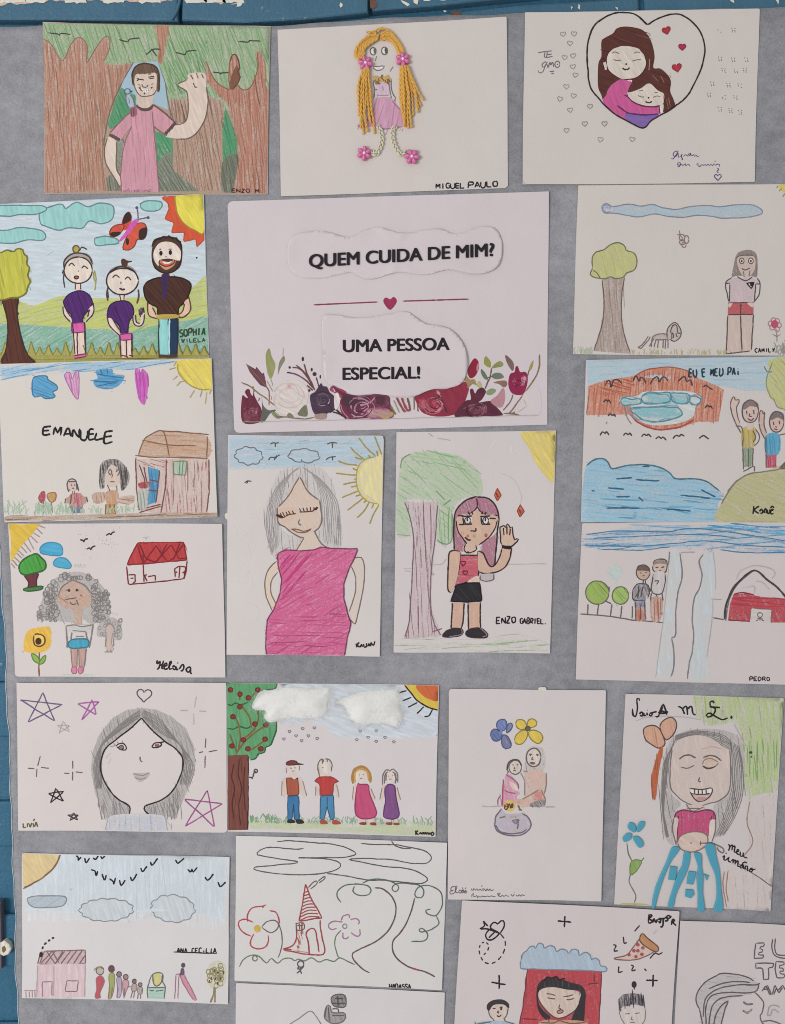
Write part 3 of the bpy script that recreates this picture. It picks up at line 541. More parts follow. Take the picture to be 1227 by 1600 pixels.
for x in range(-60,1110,46):
    h = random.uniform(40,80); a = [(x-22,905),(x-10,905-h*.5),(x,905-h),(x+12,905-h*.4),(x+26,905)]; Fi(a,'a29b48',.95,85,False); Li(a,'7d7a2f',1.7,False)
for q in ('218 200 215 150 240 125 330 100 355 125 410 90 470 115 530 95 600 105 610 150 590 190 540 205 480 190 440 230 370 225 310 240 240 215','-90 110 60 108 150 108 230 110 250 130 200 155 110 155 40 165 -90 150','-90 240 40 240 100 225 170 230 230 245 248 275 220 295 150 290 60 310 -90 290','505 295 515 280 570 272 630 290 632 310 580 315 520 320','748 112 760 92 800 82 860 88 868 112 840 135 780 138'):
    N('turquoise_cloud'); FL(q,'8cc2be',1.05,80,'5f7f88',2.2)
P('pencil_mark'); Lm('140 180 175 180|255 375 270 360 290 352','9fadb5',1.4)
P('sun'); Q='905 48 865 70 900 95 905 125 880 180 930 200 915 255 985 250 980 300 1045 285 1050 330 1090 290 1092 48'; Fi(Q,'cf4f28',1.1,70,False); Li(Q,'b5451f',2,False)
P('sun/disc'); Q='948 48 940 110 955 165 990 210 1040 240 1092 248 1092 48'; FL(Q,'e0cc2e',1.1,60,'a87a22',2.4)
P('butterfly'); FH('665 240 650 205 665 160 690 140 705 165 700 200 690 225','cf4a33',1.05,60,6,1.8,'a83a2c'); Fi('655 205 665 160 688 142 704 165 700 185 680 200','3c2a28',1.1)
FL('650 250 610 275 588 265 600 225 640 208 665 215','d05038',1.1,60,'8a3626',2); Fi('590 262 600 250 640 248 645 260 610 275','3c2a28',1.1); FL('730 205 770 205 785 240 770 285 735 290 720 320 690 345 660 342 660 320 690 250','d05038',1.1,60,'8a3626',2); Fi('745 240 785 225 785 262 770 286 745 288','3c2a28',1.05); Fi(ell(682,300,9,18),'3c2a28',1.1)
P('butterfly/body'); Fi('648 298 640 290 670 250 700 200 735 178 742 190 720 220 690 260','cf55b0',1.1,60); Lm('738 180 738 150 732 118|740 182 790 172','5f4a66',2); Fi(ell(732,120,8,8),'5f4a66',1.2); Fi(ell(792,173,8,8),'5f4a66',1.2)
P('tree/trunk'); Q='15 610 100 600 95 680 110 780 145 890 190 945 15 950 40 860 45 740 30 660'; Fi(Q,'5d3328',1.15,80); Ha(Q,'442620',80,7,2,1,2,3,True,'5d3328'); Li('15 610 30 660 45 740 40 860 15 950','3c2a24',2); Li('100 600 95 680 110 780 145 890 190 945','3c2a24',2.4)
P('tree'); Q='-110 350 0 360 40 345 75 355 95 338 125 345 130 365 150 380 145 420 160 440 150 480 165 510 150 540 145 570 120 590 90 598 60 600 0 612 -110 610'; Fi(Q,'b9b62c',1.05,85); Ha(Q,'9c9a22',80,14,3,.9,2,4,True,'b9b62c'); Li(Q,'6f6e22',2.6,closed=True)
def kidlet(nm, cx, cy, rx, ry, body, shirt, legs):
    P(nm); Fi(ell(cx,cy,rx,ry),'dccabd',1.1,80); Li(ell(cx,cy,rx,ry),'3c2f30',2.6,closed=True)
P('girl1'); Fi('405 520 432 520 432 560 405 560','dcc3b3',1.1,80); Lm('405 520 405 555|433 520 433 555','4a3a38',2); Fi(ell(420,452,76,70),'dccabd',1.1,80); Fi('342 440 345 395 380 362 430 358 475 368 500 410 492 430 470 400 420 380 370 395','a39a92',1.1,20); Li('348 450 345 405 380 370 430 362 480 380 495 420','4a3f3e',2.8); Li(ell(420,452,76,70),'3c2f30',2.4,closed=True); FL(ell(408,340,17,20),'b09a4a',1.1,80,'5f5528',2.6); Lm('425 350 440 330 468 342|345 460 342 500 348 545|342 450 335 470','4a403e',2.4); Lm('505 450 515 500 508 560|500 460 505 500 515 520','9a9040',2.4); Lm('368 430 385 415 402 430|438 442 452 430 472 445','4a3f3e',2.2); Lm('418 455 425 458','4a3f3e',2); FL(ell(411,490,12,8),'a85a4a',1.1,0,'3c2a2a',2)
P('girl1/shirt'); Q='345 605 380 575 420 560 460 570 490 605 492 640 470 670 445 700 440 735 385 735 385 690 355 660 342 630'; Fi(Q,'54286e',1.15,60); Ha(Q,'3f1c58',70,8,2,1,1,4,True,'54286e'); Li(Q,'33204a',2.2,closed=True)
N('girl1/arm'); Fi('340 655 352 660 380 700 385 730 360 715 342 685','dcc3b3',1.1); N('girl1/arm'); Fi('475 660 500 640 498 690 470 722 455 725 480 690','dcc3b3',1.1); Lm('338 645 345 690 378 728|355 662 380 700|500 625 500 680 460 728|480 660 470 700','4a2f50',2.2)
N('girl1/leg'); Fi('390 780 450 780 458 910 400 915','dcc3b3',1.1,85,False); N('girl1/leg'); FL('385 735 452 730 456 782 388 785','d458a0',1.1,80,'7a3a66',2,False); Lm('390 735 405 905|455 730 460 900|415 780 418 905','4a3040',2.2,False); Fi('400 905 460 895 462 912 405 922','d0638f',1.1); Li('400 908 462 896 462 912 402 922','5f3042',1.8,False)
P('girl2'); Fi('640 575 668 575 668 615 640 615','dcc3b3',1.1,80); Lm('640 580 648 615|665 580 664 612','4a3a38',2); Fi('580 470 600 440 650 425 700 430 735 465 700 450 650 442 610 455','a39a92',1.1,10); Fi(ell(655,513,84,66),'dccabd',1.1,80); Li(ell(655,508,84,74),'3c2f30',2.8,closed=True); Li('582 470 620 448 660 443 700 450 730 472','3c2f30',2.2); Fi('648 400 660 390 680 400 705 405 685 412 680 430 655 432','54352c',1.1); Li('680 410 706 404','54352c',2.4); Lm('580 540 572 575 578 615|576 560 580 600|738 555 742 590 732 630','5a3a30',3); Lm('602 492 620 478 640 492|668 502 684 488 702 506','4a3f3e',2.2); Lm('648 512 645 525','4a3f3e',1.8); Li('640 548 655 556 668 552','3c2a2a',3.4)
P('girl2/shirt'); Q='575 680 590 640 630 618 680 618 710 645 715 685 690 730 680 790 645 792 640 750 600 710 578 705'; Fi(Q,'54286e',1.15,60); Ha(Q,'3f1c58',70,8,2,1,1,4,True,'54286e'); Li(Q,'33204a',2.2,closed=True)
N('girl2/arm'); Fi('578 710 600 712 625 760 648 795 620 790 590 755','dcc3b3',1.1); N('girl2/arm'); Fi('715 690 725 730 750 735 755 690 772 685 768 730 745 752 720 745','dcc3b3',1.1); Lm('575 700 590 750 640 800|605 715 640 770|710 690 715 735 745 750 768 730 772 685|725 690 730 728 748 735|752 700 745 680 745 660|752 690 755 650|758 690 765 650 770 680','4a2f50',2.2)
N('girl2/leg'); Fi('645 820 705 820 705 915 650 918','dcc3b3',1.1,85,False); N('girl2/leg'); FL('640 795 705 788 708 822 645 826','d458a0',1.1,80,'7a3a66',2,False); Lm('642 795 650 918|706 790 706 915|676 822 680 918','4a3040',2.2,False); Lm('650 905 680 912 682 920|690 905 706 908','7a3a3c',2.6)
P('man'); Fi('862 455 915 455 915 480 862 480','d9c0b0',1.1); Fi('812 340 835 290 890 275 940 285 972 320 968 420 930 460 880 470 830 440 812 400','4f352c',1.15); Fi('825 345 850 310 890 300 935 312 965 350 966 395 945 400 900 390 850 400 848 430 830 410 820 380','dccabd',1.2); Li('812 330 830 290 890 275 945 288 970 325 965 400 930 455 880 468 830 440 812 390','33241f',2.6); Fi('850 400 900 408 935 398 930 425 890 450 858 430','c7926a',1.05); Fi('858 405 895 410 925 400 915 420 890 430 868 425','d8584a',1.1); Fi('868 406 895 410 918 404 905 416 880 418','e8e0da',1.2); Li('850 400 858 420 890 432 925 418 932 396','5f3a2c',2)
for x,y in ((860,362),(910,358)): Fi(ell(x,y,9,13),'2b2024',1.2); 
Lm('850 345 862 338|900 340 918 340|884 378 890 384','5a463f',1.8); Lm('830 300 840 285 855 290 870 272 885 282 905 270 920 284 940 278 950 298 968 300','33241f',3)
P('man/shirt'); Q='772 530 830 495 880 490 950 488 1015 520 1012 570 985 620 955 650 945 690 850 692 840 650 800 630 775 590'; Fi(Q,'4f3026',1.15,60); Ha(Q,'38211c',50,7,2.2,1,2,9,True,'4f3026'); Li(Q,'2c1d1a',2.4,closed=True); Fi('865 475 905 475 895 520 888 598 868 590 866 520','3f2a58',1.15,80)
N('man/arm'); Fi('795 635 820 650 840 700 820 705 798 690','d9b49e',1.1); N('man/arm'); Fi('985 620 1012 605 1015 660 990 690 955 695 980 660','d9b49e',1.1); Lm('790 620 795 690 845 712|815 650 835 690|1008 590 1018 660 985 700 950 702|985 630 975 670 950 690','5a3a30',2.2)
P('man/trousers'); FL('850 710 903 710 905 905 850 908','86c8c6',1.15,85,'2c3a40',2.2,False); FL('900 710 950 708 948 905 903 905','223654',1.15,85,'1f2838',2.2,False); Li('905 712 905 905','a3d4d2',3,False); Fi('845 690 945 688 948 706 848 712','b89a3c',1.1,0); Fi('850 900 900 902 900 918 848 918','4f3a2c',1.15,0,False); Fi('905 900 948 900 948 916 902 918','4a3a2c',1.15,0,False)
P('lettering'); Wr('SOPHIA',956,808,1098,795,38,'2f4a34',3,.7); Wr('VILELA',966,838,1098,832,20,'2f4a34',2.6,.75); N('ink_dot'); Fi(ell(1050,386,5,5),'2b2b30',1.2)
S.finish()
# ---- printed title sheet (A3)
Sheet('title_poster','large printed title poster with burgundy flowers and two glued text strips',[(356,315),(857,300),(855,664),(367,677)],(340,290,.4401),cat='poster',group=None,paper='c9bec1',curl=(.4,.8,.4,.5))
BG='c9bec1'; P('rule1'); Li('342 424 570 414','8a3552',2.4,False,wob=.05); P('rule2'); Li('658 411 893 404','8a3552',2.4,False,wob=.05); P('heart_mark'); Fi('613 442 592 420 590 405 600 398 613 404 625 396 636 405 634 420','9c2f55',1.1); 
P('floral_border'); crop(370,530,.13855)
LF=(('332 170 370 105 400 200 440 290 415 400 385 450 350 380 335 280','8f9058'),('470 400 480 270 530 190 548 230 530 270 495 330','7d8062'))
for q,c in LF: N('printed_leaf'); Fi(q,c,1.0,70,bg='a8a878')
Lm('385 440 405 500 410 530|528 100 525 190','8f9068',1.4)
N('printed_leaf'); Fi('110 280 215 340 225 312 290 390 310 380 330 470 345 550 270 520 195 430 150 370','6b3f4c',1.05,50,False,bg='8a5a66'); Li('110 280 340 540 372 620 368 750','7a5a48',2)
Lm('55 485 150 530 250 610 350 680 440 755|185 530 200 600','8a7048',2.2); Lm('390 640 400 690|345 470 410 590','a88a6a',1.4)
N('burgundy_rose'); Q='65 650 110 660 130 660 98 600 120 565 150 570 160 610 185 640 195 580 205 640 240 710 285 800 280 930 72 935'; Fi(Q,'6b2c3f',1.1,80,bg='8f4558'); Fi('75 780 200 750 270 790 270 925 80 930','86485a',.7,90,bg='6b2c3f',edge=.3)
N('printed_leaf'); Fi('285 640 300 740 360 800 440 795 430 820 380 840 320 925 270 930 290 800','5f6058',1.05,80,bg='6f705f'); Li('250 700 262 660','6f5f48',1.8); Fi('395 830 440 825 500 880 470 900 420 870','8f9060',1,40)
N('white_rose'); Fi('450 600 480 540 540 480 620 462 720 480 790 540 810 640 790 730 720 810 620 850 520 840 450 790 425 700','cfc2bd',1.1,30); Fi(ell(600,545,70,60),'cdaeac',.7,edge=.2,bg='cfc2bd'); Fi(ell(592,530,32,36),'c28f90',.9,edge=.4,bg='cdb4b0')
for k in range(10): Li(ell(600+random.uniform(-40,40),640+random.uniform(-50,60),90+k*10,70+k*10,k*70,k*70+90,10),'c0b0aa',1.3)
Lm('400 800 470 880 560 875 640 890 780 900 880 880|440 880 520 870','6f6f58',2); N('printed_leaf'); Fi('690 840 780 740 800 860 740 870','6f7058',1,60); Fi('570 860 605 830 650 890 600 885','77775c',1,60)
N('berry_twig'); Lm('670 290 740 350 800 430 880 570|760 280 800 400 850 500 885 580|580 378 680 400 780 460 860 550|630 318 720 340 800 430|900 430 930 540|795 520 860 580','6a4448',2.4); 
for x,y,a,b in ((748,225,14,26),(600,320,13,15),(585,378,16,9),(848,345,11,20),(880,395,22,22),(945,425,9,22),(820,580,12,16)): Fi(ell(x,y,a,b),'46303c',1.2)
N('plum_rose'); Fi('830 640 890 590 950 500 975 530 1020 540 1050 600 1100 650 1105 760 1040 830 960 855 890 850 850 780','4a3648',1.1,40,bg='66505f'); Fi('900 600 1000 570 1060 680 1000 800 880 780','5c4658',.6,80,bg='4a3648',edge=.2); Li('1050 830 1110 790 1180 850 1230 860','3f303c',3); Fi('890 850 1010 840 1000 900 900 900','a08478',.9,80)
N('burgundy_rose'); Fi('1050 570 1085 525 1140 550 1230 590 1240 680 1170 660 1140 620 1090 600','9c3a58',1.05,40,bg='c07088'); Fi(ell(1100,575,22,24),'d0b0b8',1,edge=.5,bg='9c3a58')
crop(520,570,.1467); Q='5 225 110 290 230 325 380 325 500 305 600 340 615 420 650 500 640 560 560 575 370 570 160 575 90 500 80 400 100 330 40 290'
N('burgundy_rose'); Fi(Q,'6f3048',1.05,50,bg='9a5a70'); Fi('120 310 240 335 400 330 380 420 260 470 160 480 100 400','50303f',1.0,30,bg='6f3048',edge=.6); Fi('440 320 560 330 600 420 480 450','55303f',1,50,bg='80455a',edge=.5); Fi('380 470 560 460 650 520 600 570 380 570','b0868a',.85,20,bg='94506a',edge=.3); Fi('490 520 570 540 620 500 650 530 580 575 520 565','a8905f',.9,30)
Lm('300 440 400 400 450 350|330 500 380 460|220 560 330 520','b58098',2.2); Lm('85 420 110 500 170 570','b86a86',2)
Fi('20 330 60 300 80 400 40 480 20 440','d5c8c8',1.1); Li('0 500 60 520 130 560 140 580','3f303c',2.4)
N('stem_cluster'); Lm('615 440 640 480 670 530','7a6a48',3); Lm('650 380 710 510','8f8a70',1.6); Lm('680 350 750 480 780 500','8a4a48',3.4); Lm('735 355 790 480 830 480','9a4248',3.8); Lm('795 355 815 430 825 490','7a4a48',3); Lm('868 340 868 480|900 380 910 500','7a6058',2.4)
N('red_rose'); Fi('880 330 1030 265 1190 260 1300 230 1420 180 1450 260 1400 420 1380 480 1330 520 1200 550 1050 545 950 500 900 420','8d2c42',1.08,60,bg='b85a6a'); Fi('900 380 960 350 1060 400 1130 540 1000 530 930 480','b0606c',.8,50,bg='8d2c42',edge=.3); Fi(ell(1090,430,50,50),'c0485c',.9,bg='8d2c42',edge=.3); Lm('1100 290 1140 350 1180 420 1220 520|1080 280 1140 290','5a2834',2.6); Fi('1080 280 1130 275 1160 330 1140 340','c898a0',.9,edge=.5,bg='8d2c42')
crop(680,530,.1467); N('rosebud'); Fi('345 350 365 280 420 205 465 250 460 330 420 400 370 415','8d1f38',1.1,75,bg='a8405a'); Fi('440 300 465 245 462 300 448 350','c08090',1,80)
N('sepal'); Fi('300 420 330 390 370 430 420 430 440 490 400 480 350 520 340 480','9a8058',1,60); Fi('440 490 470 445 500 500 470 520','a8a878',1)
N('printed_leaf'); Fi('525 200 545 185 590 240 590 300 555 295 520 260','8f8f3c',1.05,70); N('printed_leaf'); Fi('600 310 640 260 690 235 725 260 715 290 650 305','8a8a48',1.05,10); N('printed_leaf'); Fi('490 320 530 355 565 430 520 420 488 360','5f7058',1.05,60); N('printed_leaf'); Fi('600 390 640 360 700 365 732 405 690 425 630 425','6a7560',1.05,0); N('printed_leaf'); Fi('620 465 680 445 755 445 765 490 730 515 680 480','8a6452',1.05,0); N('printed_leaf'); Fi('545 560 600 525 650 545 610 590 560 595','84906c',1.05,0)
N('stem'); Li('600 310 585 400 555 470 530 530','6a5a4c',2.6); Lm('590 405 610 395|560 410 580 410','6a5a4c',2)
N('burgundy_rose'); Fi('210 825 260 720 330 655 380 640 370 545 400 530 425 580 450 540 500 515 540 560 500 640 465 675 590 660 650 720 715 795 690 815 400 825','5f2a3c',1.1,30,bg='84485a'); Fi('300 720 420 690 530 760 520 800 360 800','74404f',.7,20,bg='5f2a3c',edge=.3); Fi('590 660 660 600 725 520 745 620 715 720 650 720','b48088',.95,70,bg='c8a0a4'); Li('300 740 400 700 480 720 530 780','8a5a68',1.8)
N('pomegranate_bud'); Fi('780 440 800 370 845 350 855 300 880 290 905 350 960 350 985 400 975 500 930 590 830 585 785 520','8d2048',1.1,70,bg='a84868'); Fi(ell(945,425,32,38),'cc98ac',.95,edge=.4,bg='9c3a5c'); Fi('830 480 900 470 900 540 850 550','5f1f3c',.8,edge=.3,bg='8d2048'); 
N('printed_leaf'); Fi('750 170 820 230 840 290 825 340 790 300 755 230','7a6058',1.05,70); N('printed_leaf'); Fi('1045 225 1000 300 1005 340 1035 300','a08a4c',1.05,70)
N('stem'); Lm('1108 165 1105 300 1070 400 990 520 900 640 800 780 730 790','8a6a48',2.4); Lm('830 590 790 680 720 760|1000 330 980 400','7a5a50',2)
N('leaf_litter'); Fi('720 790 830 780 860 740 850 790 960 805 880 810','7f6458',1,0); Fi('990 740 1060 770 1090 805 1030 790','9a6a4c',1,0); Fi('960 560 1100 520 1110 800 880 800 900 700','d2c3ae',.45,60,edge=.2); Lm('880 780 980 710|940 640 970 700','b0a088',1.3)
def petals(cx, cy, r, cols, n):
    N('petal_veins')
    for k in range(n):
        a = random.uniform(0,360); q = r*random.uniform(.25,.95); Li(ell(cx+random.uniform(-.15,.15)*r,cy+random.uniform(-.15,.15)*r,q,q*.8,a,a+random.uniform(50,120),9),random.choice(cols),random.uniform(1,2.6),cov=random.uniform(.75,1.1))
crop(520,570,.1467); petals(300,450,150,('4a2436','9a5a74','b07a90','5c2c40'),18); petals(1090,430,150,('6a1f33','b55a6a','a83a50','c98a92'),18)
crop(680,530,.1467); petals(430,760,110,('47202f','8a5060','744050'),14); petals(880,460,85,('6a1836','b04a70','7a2044'),10); crop(370,530,.13855); petals(965,690,110,('3a2a3c','6a5468','584458'),14); petals(170,830,90,('55202f','94586a','7a3a4c'),12)
N('border_line'); crop(340,290,.4401); Li('90 840 640 828 1140 815','a89c9e',1,False)
def puff(q, base, amp, seed):
    q = S.cr(q); q = spline(q,True,5); c = q.mean(0)
    def f(px):
        d = np.min(np.hypot(px[:,None,0]-q[None,:,0],px[:,None,1]-q[None,:,1]),1); a = np.arctan2(px[:,1]-c[1],px[:,0]-c[0])
        return base+amp*np.exp(-(d/14)**2)*(.55+.45*np.sin(a*6+seed)*np.sin(a*2.3+1))+amp*.12*np.sin(px[:,0]*.07+seed)*np.sin(px[:,1]*.06)
    return f
C1='255 200 300 170 380 165 470 187 520 160 575 150 650 170 740 160 790 155 850 175 930 150 985 155 1010 210 1000 280 960 310 900 315 820 300 740 318 640 310 540 335 480 310 430 318 370 330 300 325 255 290'
C2='375 470 420 460 500 472 590 462 665 448 700 465 740 492 820 508 870 560 888 630 875 690 840 715 760 725 700 748 640 750 560 740 490 745 430 715 385 690 375 580'
for nm,q,sd,am in (('1',C1,.4,.0018),('2',C2,2.1,.0016)):
    P('cut_paper'+nm); Fi(q,BG,0,0,grid=5,fun=puff(q,.0007,am,sd))
P('heading'); S.finish()
def printed(txt, x0, y0, x1, y1, h, name, fun):
    cu = bpy.data.curves.new('t','FONT'); cu.body = txt; o = bpy.data.objects.new('t',cu); COL.objects.link(o); bpy.context.view_layer.update()
    me = o.evaluated_get(bpy.context.evaluated_depsgraph_get()).to_mesh(); me.calc_loop_triangles()
    V = np.array([v.co[:2] for v in me.vertices]); T = np.array([t.vertices[:] for t in me.loop_triangles]); bpy.data.objects.remove(o)
    V[:,0] = (V[:,0]-V[:,0].min())/(V[:,0].max()-V[:,0].min()); V[:,1] = V[:,1]/.729
    px = S.cr(np.c_[x0+(x1-x0)*V[:,0]+(V[:,1]*h)*.0, y0+(y1-y0)*V[:,0]-V[:,1]*h])
    acc = Acc(); T = orient(px,T)                        # bold weight: the same outline struck several times
    for k,(a,b) in enumerate(((0,0),(1.05,0),(-1.05,0),(0,.5),(0,-.5),(1.05,.5),(-1.05,-.5),(.5,.3),(-.5,-.3))):
        q = px+(a,b); x,z = wall(q); acc.put((np.c_[x,-(S.height(q)+fun(px)+.0012+k*.000003),z], T))
    return acc.obj(name, M_INK, S.root, False)
M_INK = simple('printing_ink','231d24',.7,.15,300,0)
printed('QUEM CUIDA DE MIM?',328,292,980,252,47,'heading_text',puff(C1,.0007,.0018,.4)); printed('UMA PESSOA',448,592,822,584,45,'heading_text',puff(C2,.0007,.0016,2.1)); printed('ESPECIAL!',447,690,718,685,44,'heading_text',puff(C2,.0007,.0016,2.1))
# ---- woman in red shorts with dog and tree
Sheet('woman_dog_tree_drawing','pale drawing of a woman in red shorts, small dog, round tree and long blue cloud',[(903,290.5),(1257,288),(1251,556.5),(894.7,554)],(880,280,.2828),paper='c8bfb9',curl=(.5,.4,.4,.3),lift=.0011,soft=0.9)
P('long_cloud'); Q='212 150 240 138 270 155 330 145 380 142 430 152 490 142 540 158 620 170 700 155 800 148 860 155 940 145 1030 142 1070 155 1102 182 1060 205 960 215 880 218 800 205 740 202 660 212 580 208 510 195 410 210 340 200 270 190 225 188'
Fi(Q,'9fb4c0',.8,5); Fi(ell(240,165,30,25),'8f9fc4',.9,edge=.4); Li(Q,'7d8494',2,closed=True); Li(ell(240,165,24,20,30,330),'8088a0',1.6)
P('butterfly'); Lm('640 285 645 310 660 330|628 308 645 310','8a7478',1.8); 
for a in ((655,325,15,18),(680,335,13,22),(655,350,14,14),(665,365,12,14)): Li(ell(*a),'8a7478',2,closed=True)
P('tree/trunk'); Q='215 545 340 540 325 640 320 760 340 880 370 965 165 950 215 800 225 680'; Fi(Q,'a08a80',.75,88,False); Ha(Q,'7f655c',86,9,1.6,.8,2,4,False,'b5a59c'); Lm('215 560 225 680 215 800 170 945|338 545 322 660 322 780 345 890 370 960','6d5c58',2)
P('tree'); Q='160 490 158 440 180 405 225 392 260 365 300 352 340 370 348 395 390 410 405 450 395 500 350 520 330 545 290 552 260 540 230 552 180 545 150 530'; Fi(Q,'b9b878',.95,70); Ha(Q,'a5a65a',75,12,1.8,.6,-4,6,True,'b9b878'); Li(Q,'6f6d50',2,closed=True); Li('165 505 185 520 205 550','6f6d50',1.8)
P('dog'); Fi('500 858 570 855 582 885 510 892','b59f98',.8,10); Lm('412 930 440 910 470 868|430 935 470 890 480 870|485 930 490 880 505 865 540 855 575 858|475 925 500 880|500 930 512 885|520 935 525 890|550 935 552 890|562 938 565 890|578 935 578 880|510 888 580 888|412 930 432 938','7d6a68',2)
P('dog/head'); Fi('578 880 575 830 600 797 625 795 648 830 640 880 612 898','b8aaa2',.85,80); Lm('575 880 575 830 600 797 625 795 645 825 650 850 640 880 612 898 585 885|590 850 600 815 615 805 628 815 632 850 650 850|605 850 608 870 604 880|622 850 624 866 630 872|600 845 598 885','5f5452',2)
P('woman'); P('woman/hair'); Q='930 540 940 480 955 420 985 398 1030 392 1062 410 1072 450 1068 540 1040 535 960 535'; Fi(Q,'8a7c78',.95,85); Ha(Q,'5f5452',86,8,1.7,.9,2,3,True,'9a8c88')
P('woman/face'); Fi('960 470 965 430 1010 425 1055 432 1060 480 1045 520 1010 545 980 520','c5aea2',.95,80); Lm('985 495 1005 503 1030 492','6a5450',2); 
for x in (985,1035): Fi(ell(x,453,13,15),'cfc6c0',1.1); Li(ell(x,453,13,16),'5a4c4a',1.7,closed=True); Fi(ell(x,454,5,7),'4a4040',1.1)
Lm('955 440 975 425 1050 420|995 510 998 545|1030 505 1025 540','6a5c58',1.6)
P('woman/shirt'); Q='900 570 930 545 990 550 1040 545 1080 565 1085 580 1060 582 1055 680 915 682 915 580 896 580'; Fi(Q,'c3aeb2',.9,80,False); Lm('930 545 900 568 896 600 915 680|960 540 1005 562 1045 540|1070 548 1085 575 1080 640 1050 680|920 580 916 680|898 578 920 575|1062 580 1055 680|1062 580 1085 580','5a4c4e',2); Fi('1012 575 1052 573 1038 608','cdc4c0',1.2,0,False); Li('1012 575 1052 573 1038 608 1012 575','2f2628',2.4,False); Fi('1030 575 1052 573 1044 595 1032 590','2f2628',1.2,0,False)
P('woman/shorts'); Q='910 685 1050 682 1050 748 908 750'; Fi(Q,'b85a60',1.0,85,False); Lm('910 685 1050 682|980 685 980 750|908 750 1050 748|972 700 985 700|912 710 932 690|1020 690 1045 710','5f3c40',2); Fi('912 690 935 686 915 712','cdb8ae',1.2); Fi('1015 686 1048 684 1045 710','cdb8ae',1.2)
P('woman/legs'); Fi('908 752 1048 750 1038 950 902 955','c6b0a4',.9,85,False); Lm('908 752 900 965|1050 750 1038 945|978 752 985 950|900 965 1030 950','5a4c4e',2.2)
P('flower'); 
for a in ((1143,798),(1160,780),(1180,785),(1190,808),(1180,830),(1152,822)): Li(ell(*a,13,13),'a87880',1.8,closed=True)
Fi(ell(1166,802,20,22),'b84a62',1,60); Lm('1176 830 1178 900','8f9a80',1.8); Fi('1152 856 1178 866 1200 855 1178 872','7a7464',1); 
P('grass'); S.parts.setdefault('grass',dict(V=[],T=[],C=[],B=[],U=[],n=0)); grass(60,160,968,968,38,'aab098',26,1.3); grass(370,900,970,970,26,'b0a878',70,1.3); grass(1170,1240,968,968,60,'8f8f84',18,1.4); 
P('sun'); Fi('1185 38 1260 30 1260 120 1215 80','cdbd5a',1,60); Lm('1175 50 1185 40|1190 68 1205 55|1210 100 1222 82','8f8450',2)
P('lettering'); Wr('CAMILY',1055,958,1168,956,22,INK,2.8)
S.finish()
# ---- father and child waving by blue water
Sheet('waving_pair_water_drawing','drawing of two waving figures on a green mound beside blue water and red earth',[(915,562.7),(1262,556),(1254,816.5),(907.4,815.8)],(880,550,.2828),paper='c8bfbb',lift=.0018,curl=(.4,.4,.4,.5),soft=0.86)
P('sky'); Q='125 45 1260 25 1260 210 1000 215 830 180 640 150 400 140 240 155 135 185'; Fi(Q,'9dbccb',.78,176,False); Ha(Q,'84a9bd',177,11,2,.7,3,5,False,'b5c5cc')
P('red_earth'); Q='135 190 240 155 380 135 430 110 500 92 600 86 680 105 740 145 830 180 885 210 870 300 855 385 740 385 640 420 520 425 420 395 370 345 130 350'
Fi(Q,'c0745a',.85,100,False,bg='cfa898'); Ha(Q,'a8553c',95,9,2,.8,3,5,False,'c0745a'); Ha('180 190 380 140 385 190 340 240 190 240','b0482f',15,7,2.2,1,3,5,False,'c0745a'); Li('380 150 430 110 500 92 600 86 680 105 740 145','a05540',2); Li('370 345 420 395 520 428 640 415 720 375','a84c48',3)
P('pond'); Q='310 275 330 248 400 245 440 222 520 215 640 215 720 225 760 260 730 300 720 350 680 380 600 400 500 405 420 380 370 300'; Fi(Q,'c3c9c8',1,10); Fi('320 280 335 250 430 255 460 228 590 225 690 240 680 285 560 290 440 285 370 300','79b4bd',.9,10,edge=.6); Fi('380 320 420 300 600 300 660 330 640 360 560 378 460 385 400 360','77b2bb',.9,10,edge=.6)
for q in ('315 275 330 252 375 262 420 258 425 285 370 292 330 295','430 250 470 225 530 228 585 225 590 270 540 285 450 285','595 230 640 228 690 235 690 280 640 285 600 270','375 310 400 345 440 375 500 385 560 380 620 365 655 345 640 315 600 305','700 250 730 245 760 265 735 292 700 285'): Li(q,'4a8496',2.4,closed=True); Li(np.array(pts(q))+RNG.normal(0,7,pts(q).shape),'5f97a6',1.6,closed=True)
Lm('335 300 350 360 375 400|690 240 740 250|235 400 242 385','8a7a7c',1.6)
LN('bird','230 190 240 165 255 160 262 200 272 165 290 152 310 160 322 178|382 165 400 132 418 165 425 140 445 150 455 178|478 182 500 145 520 138 528 172 540 145 560 140 575 162|632 165 655 140 672 140 680 165 700 155 710 190|770 195 785 185 800 195 822 210|220 278 235 265 245 275 250 265 262 285|245 355 258 342 270 352 280 345 288 358|202 462 215 442 232 450 238 440 252 460|330 462 345 448 358 458 366 448 378 465|430 468 445 455 460 462 470 455 485 470|508 482 525 468 540 478 550 470 568 488|604 480 622 460 640 466 648 456 668 466|748 478 770 462 785 468 803 482|780 310 795 295 805 305 812 298 822 315','4a4346',2.6)
P('water'); Q='128 625 170 595 220 590 250 615 270 640 350 625 450 622 540 640 590 670 620 700 720 700 790 715 850 760 870 790 850 860 870 938 98 940 110 720'; Fi(Q,'85b4cb',.85,8); Ha(Q,'5f9cba',6,9,2.4,.75,2,7,True,'a0c0ce'); Ha('240 780 560 820 860 780 850 860 500 900 240 880','3c86ab',4,14,2.6,.9,2,7,True,'85b4cb'); Li('128 628 170 595 220 590 250 615 270 645 350 628 450 622 540 640 590 670 620 700 720 700 790 715 860 768','47707f',2.6)
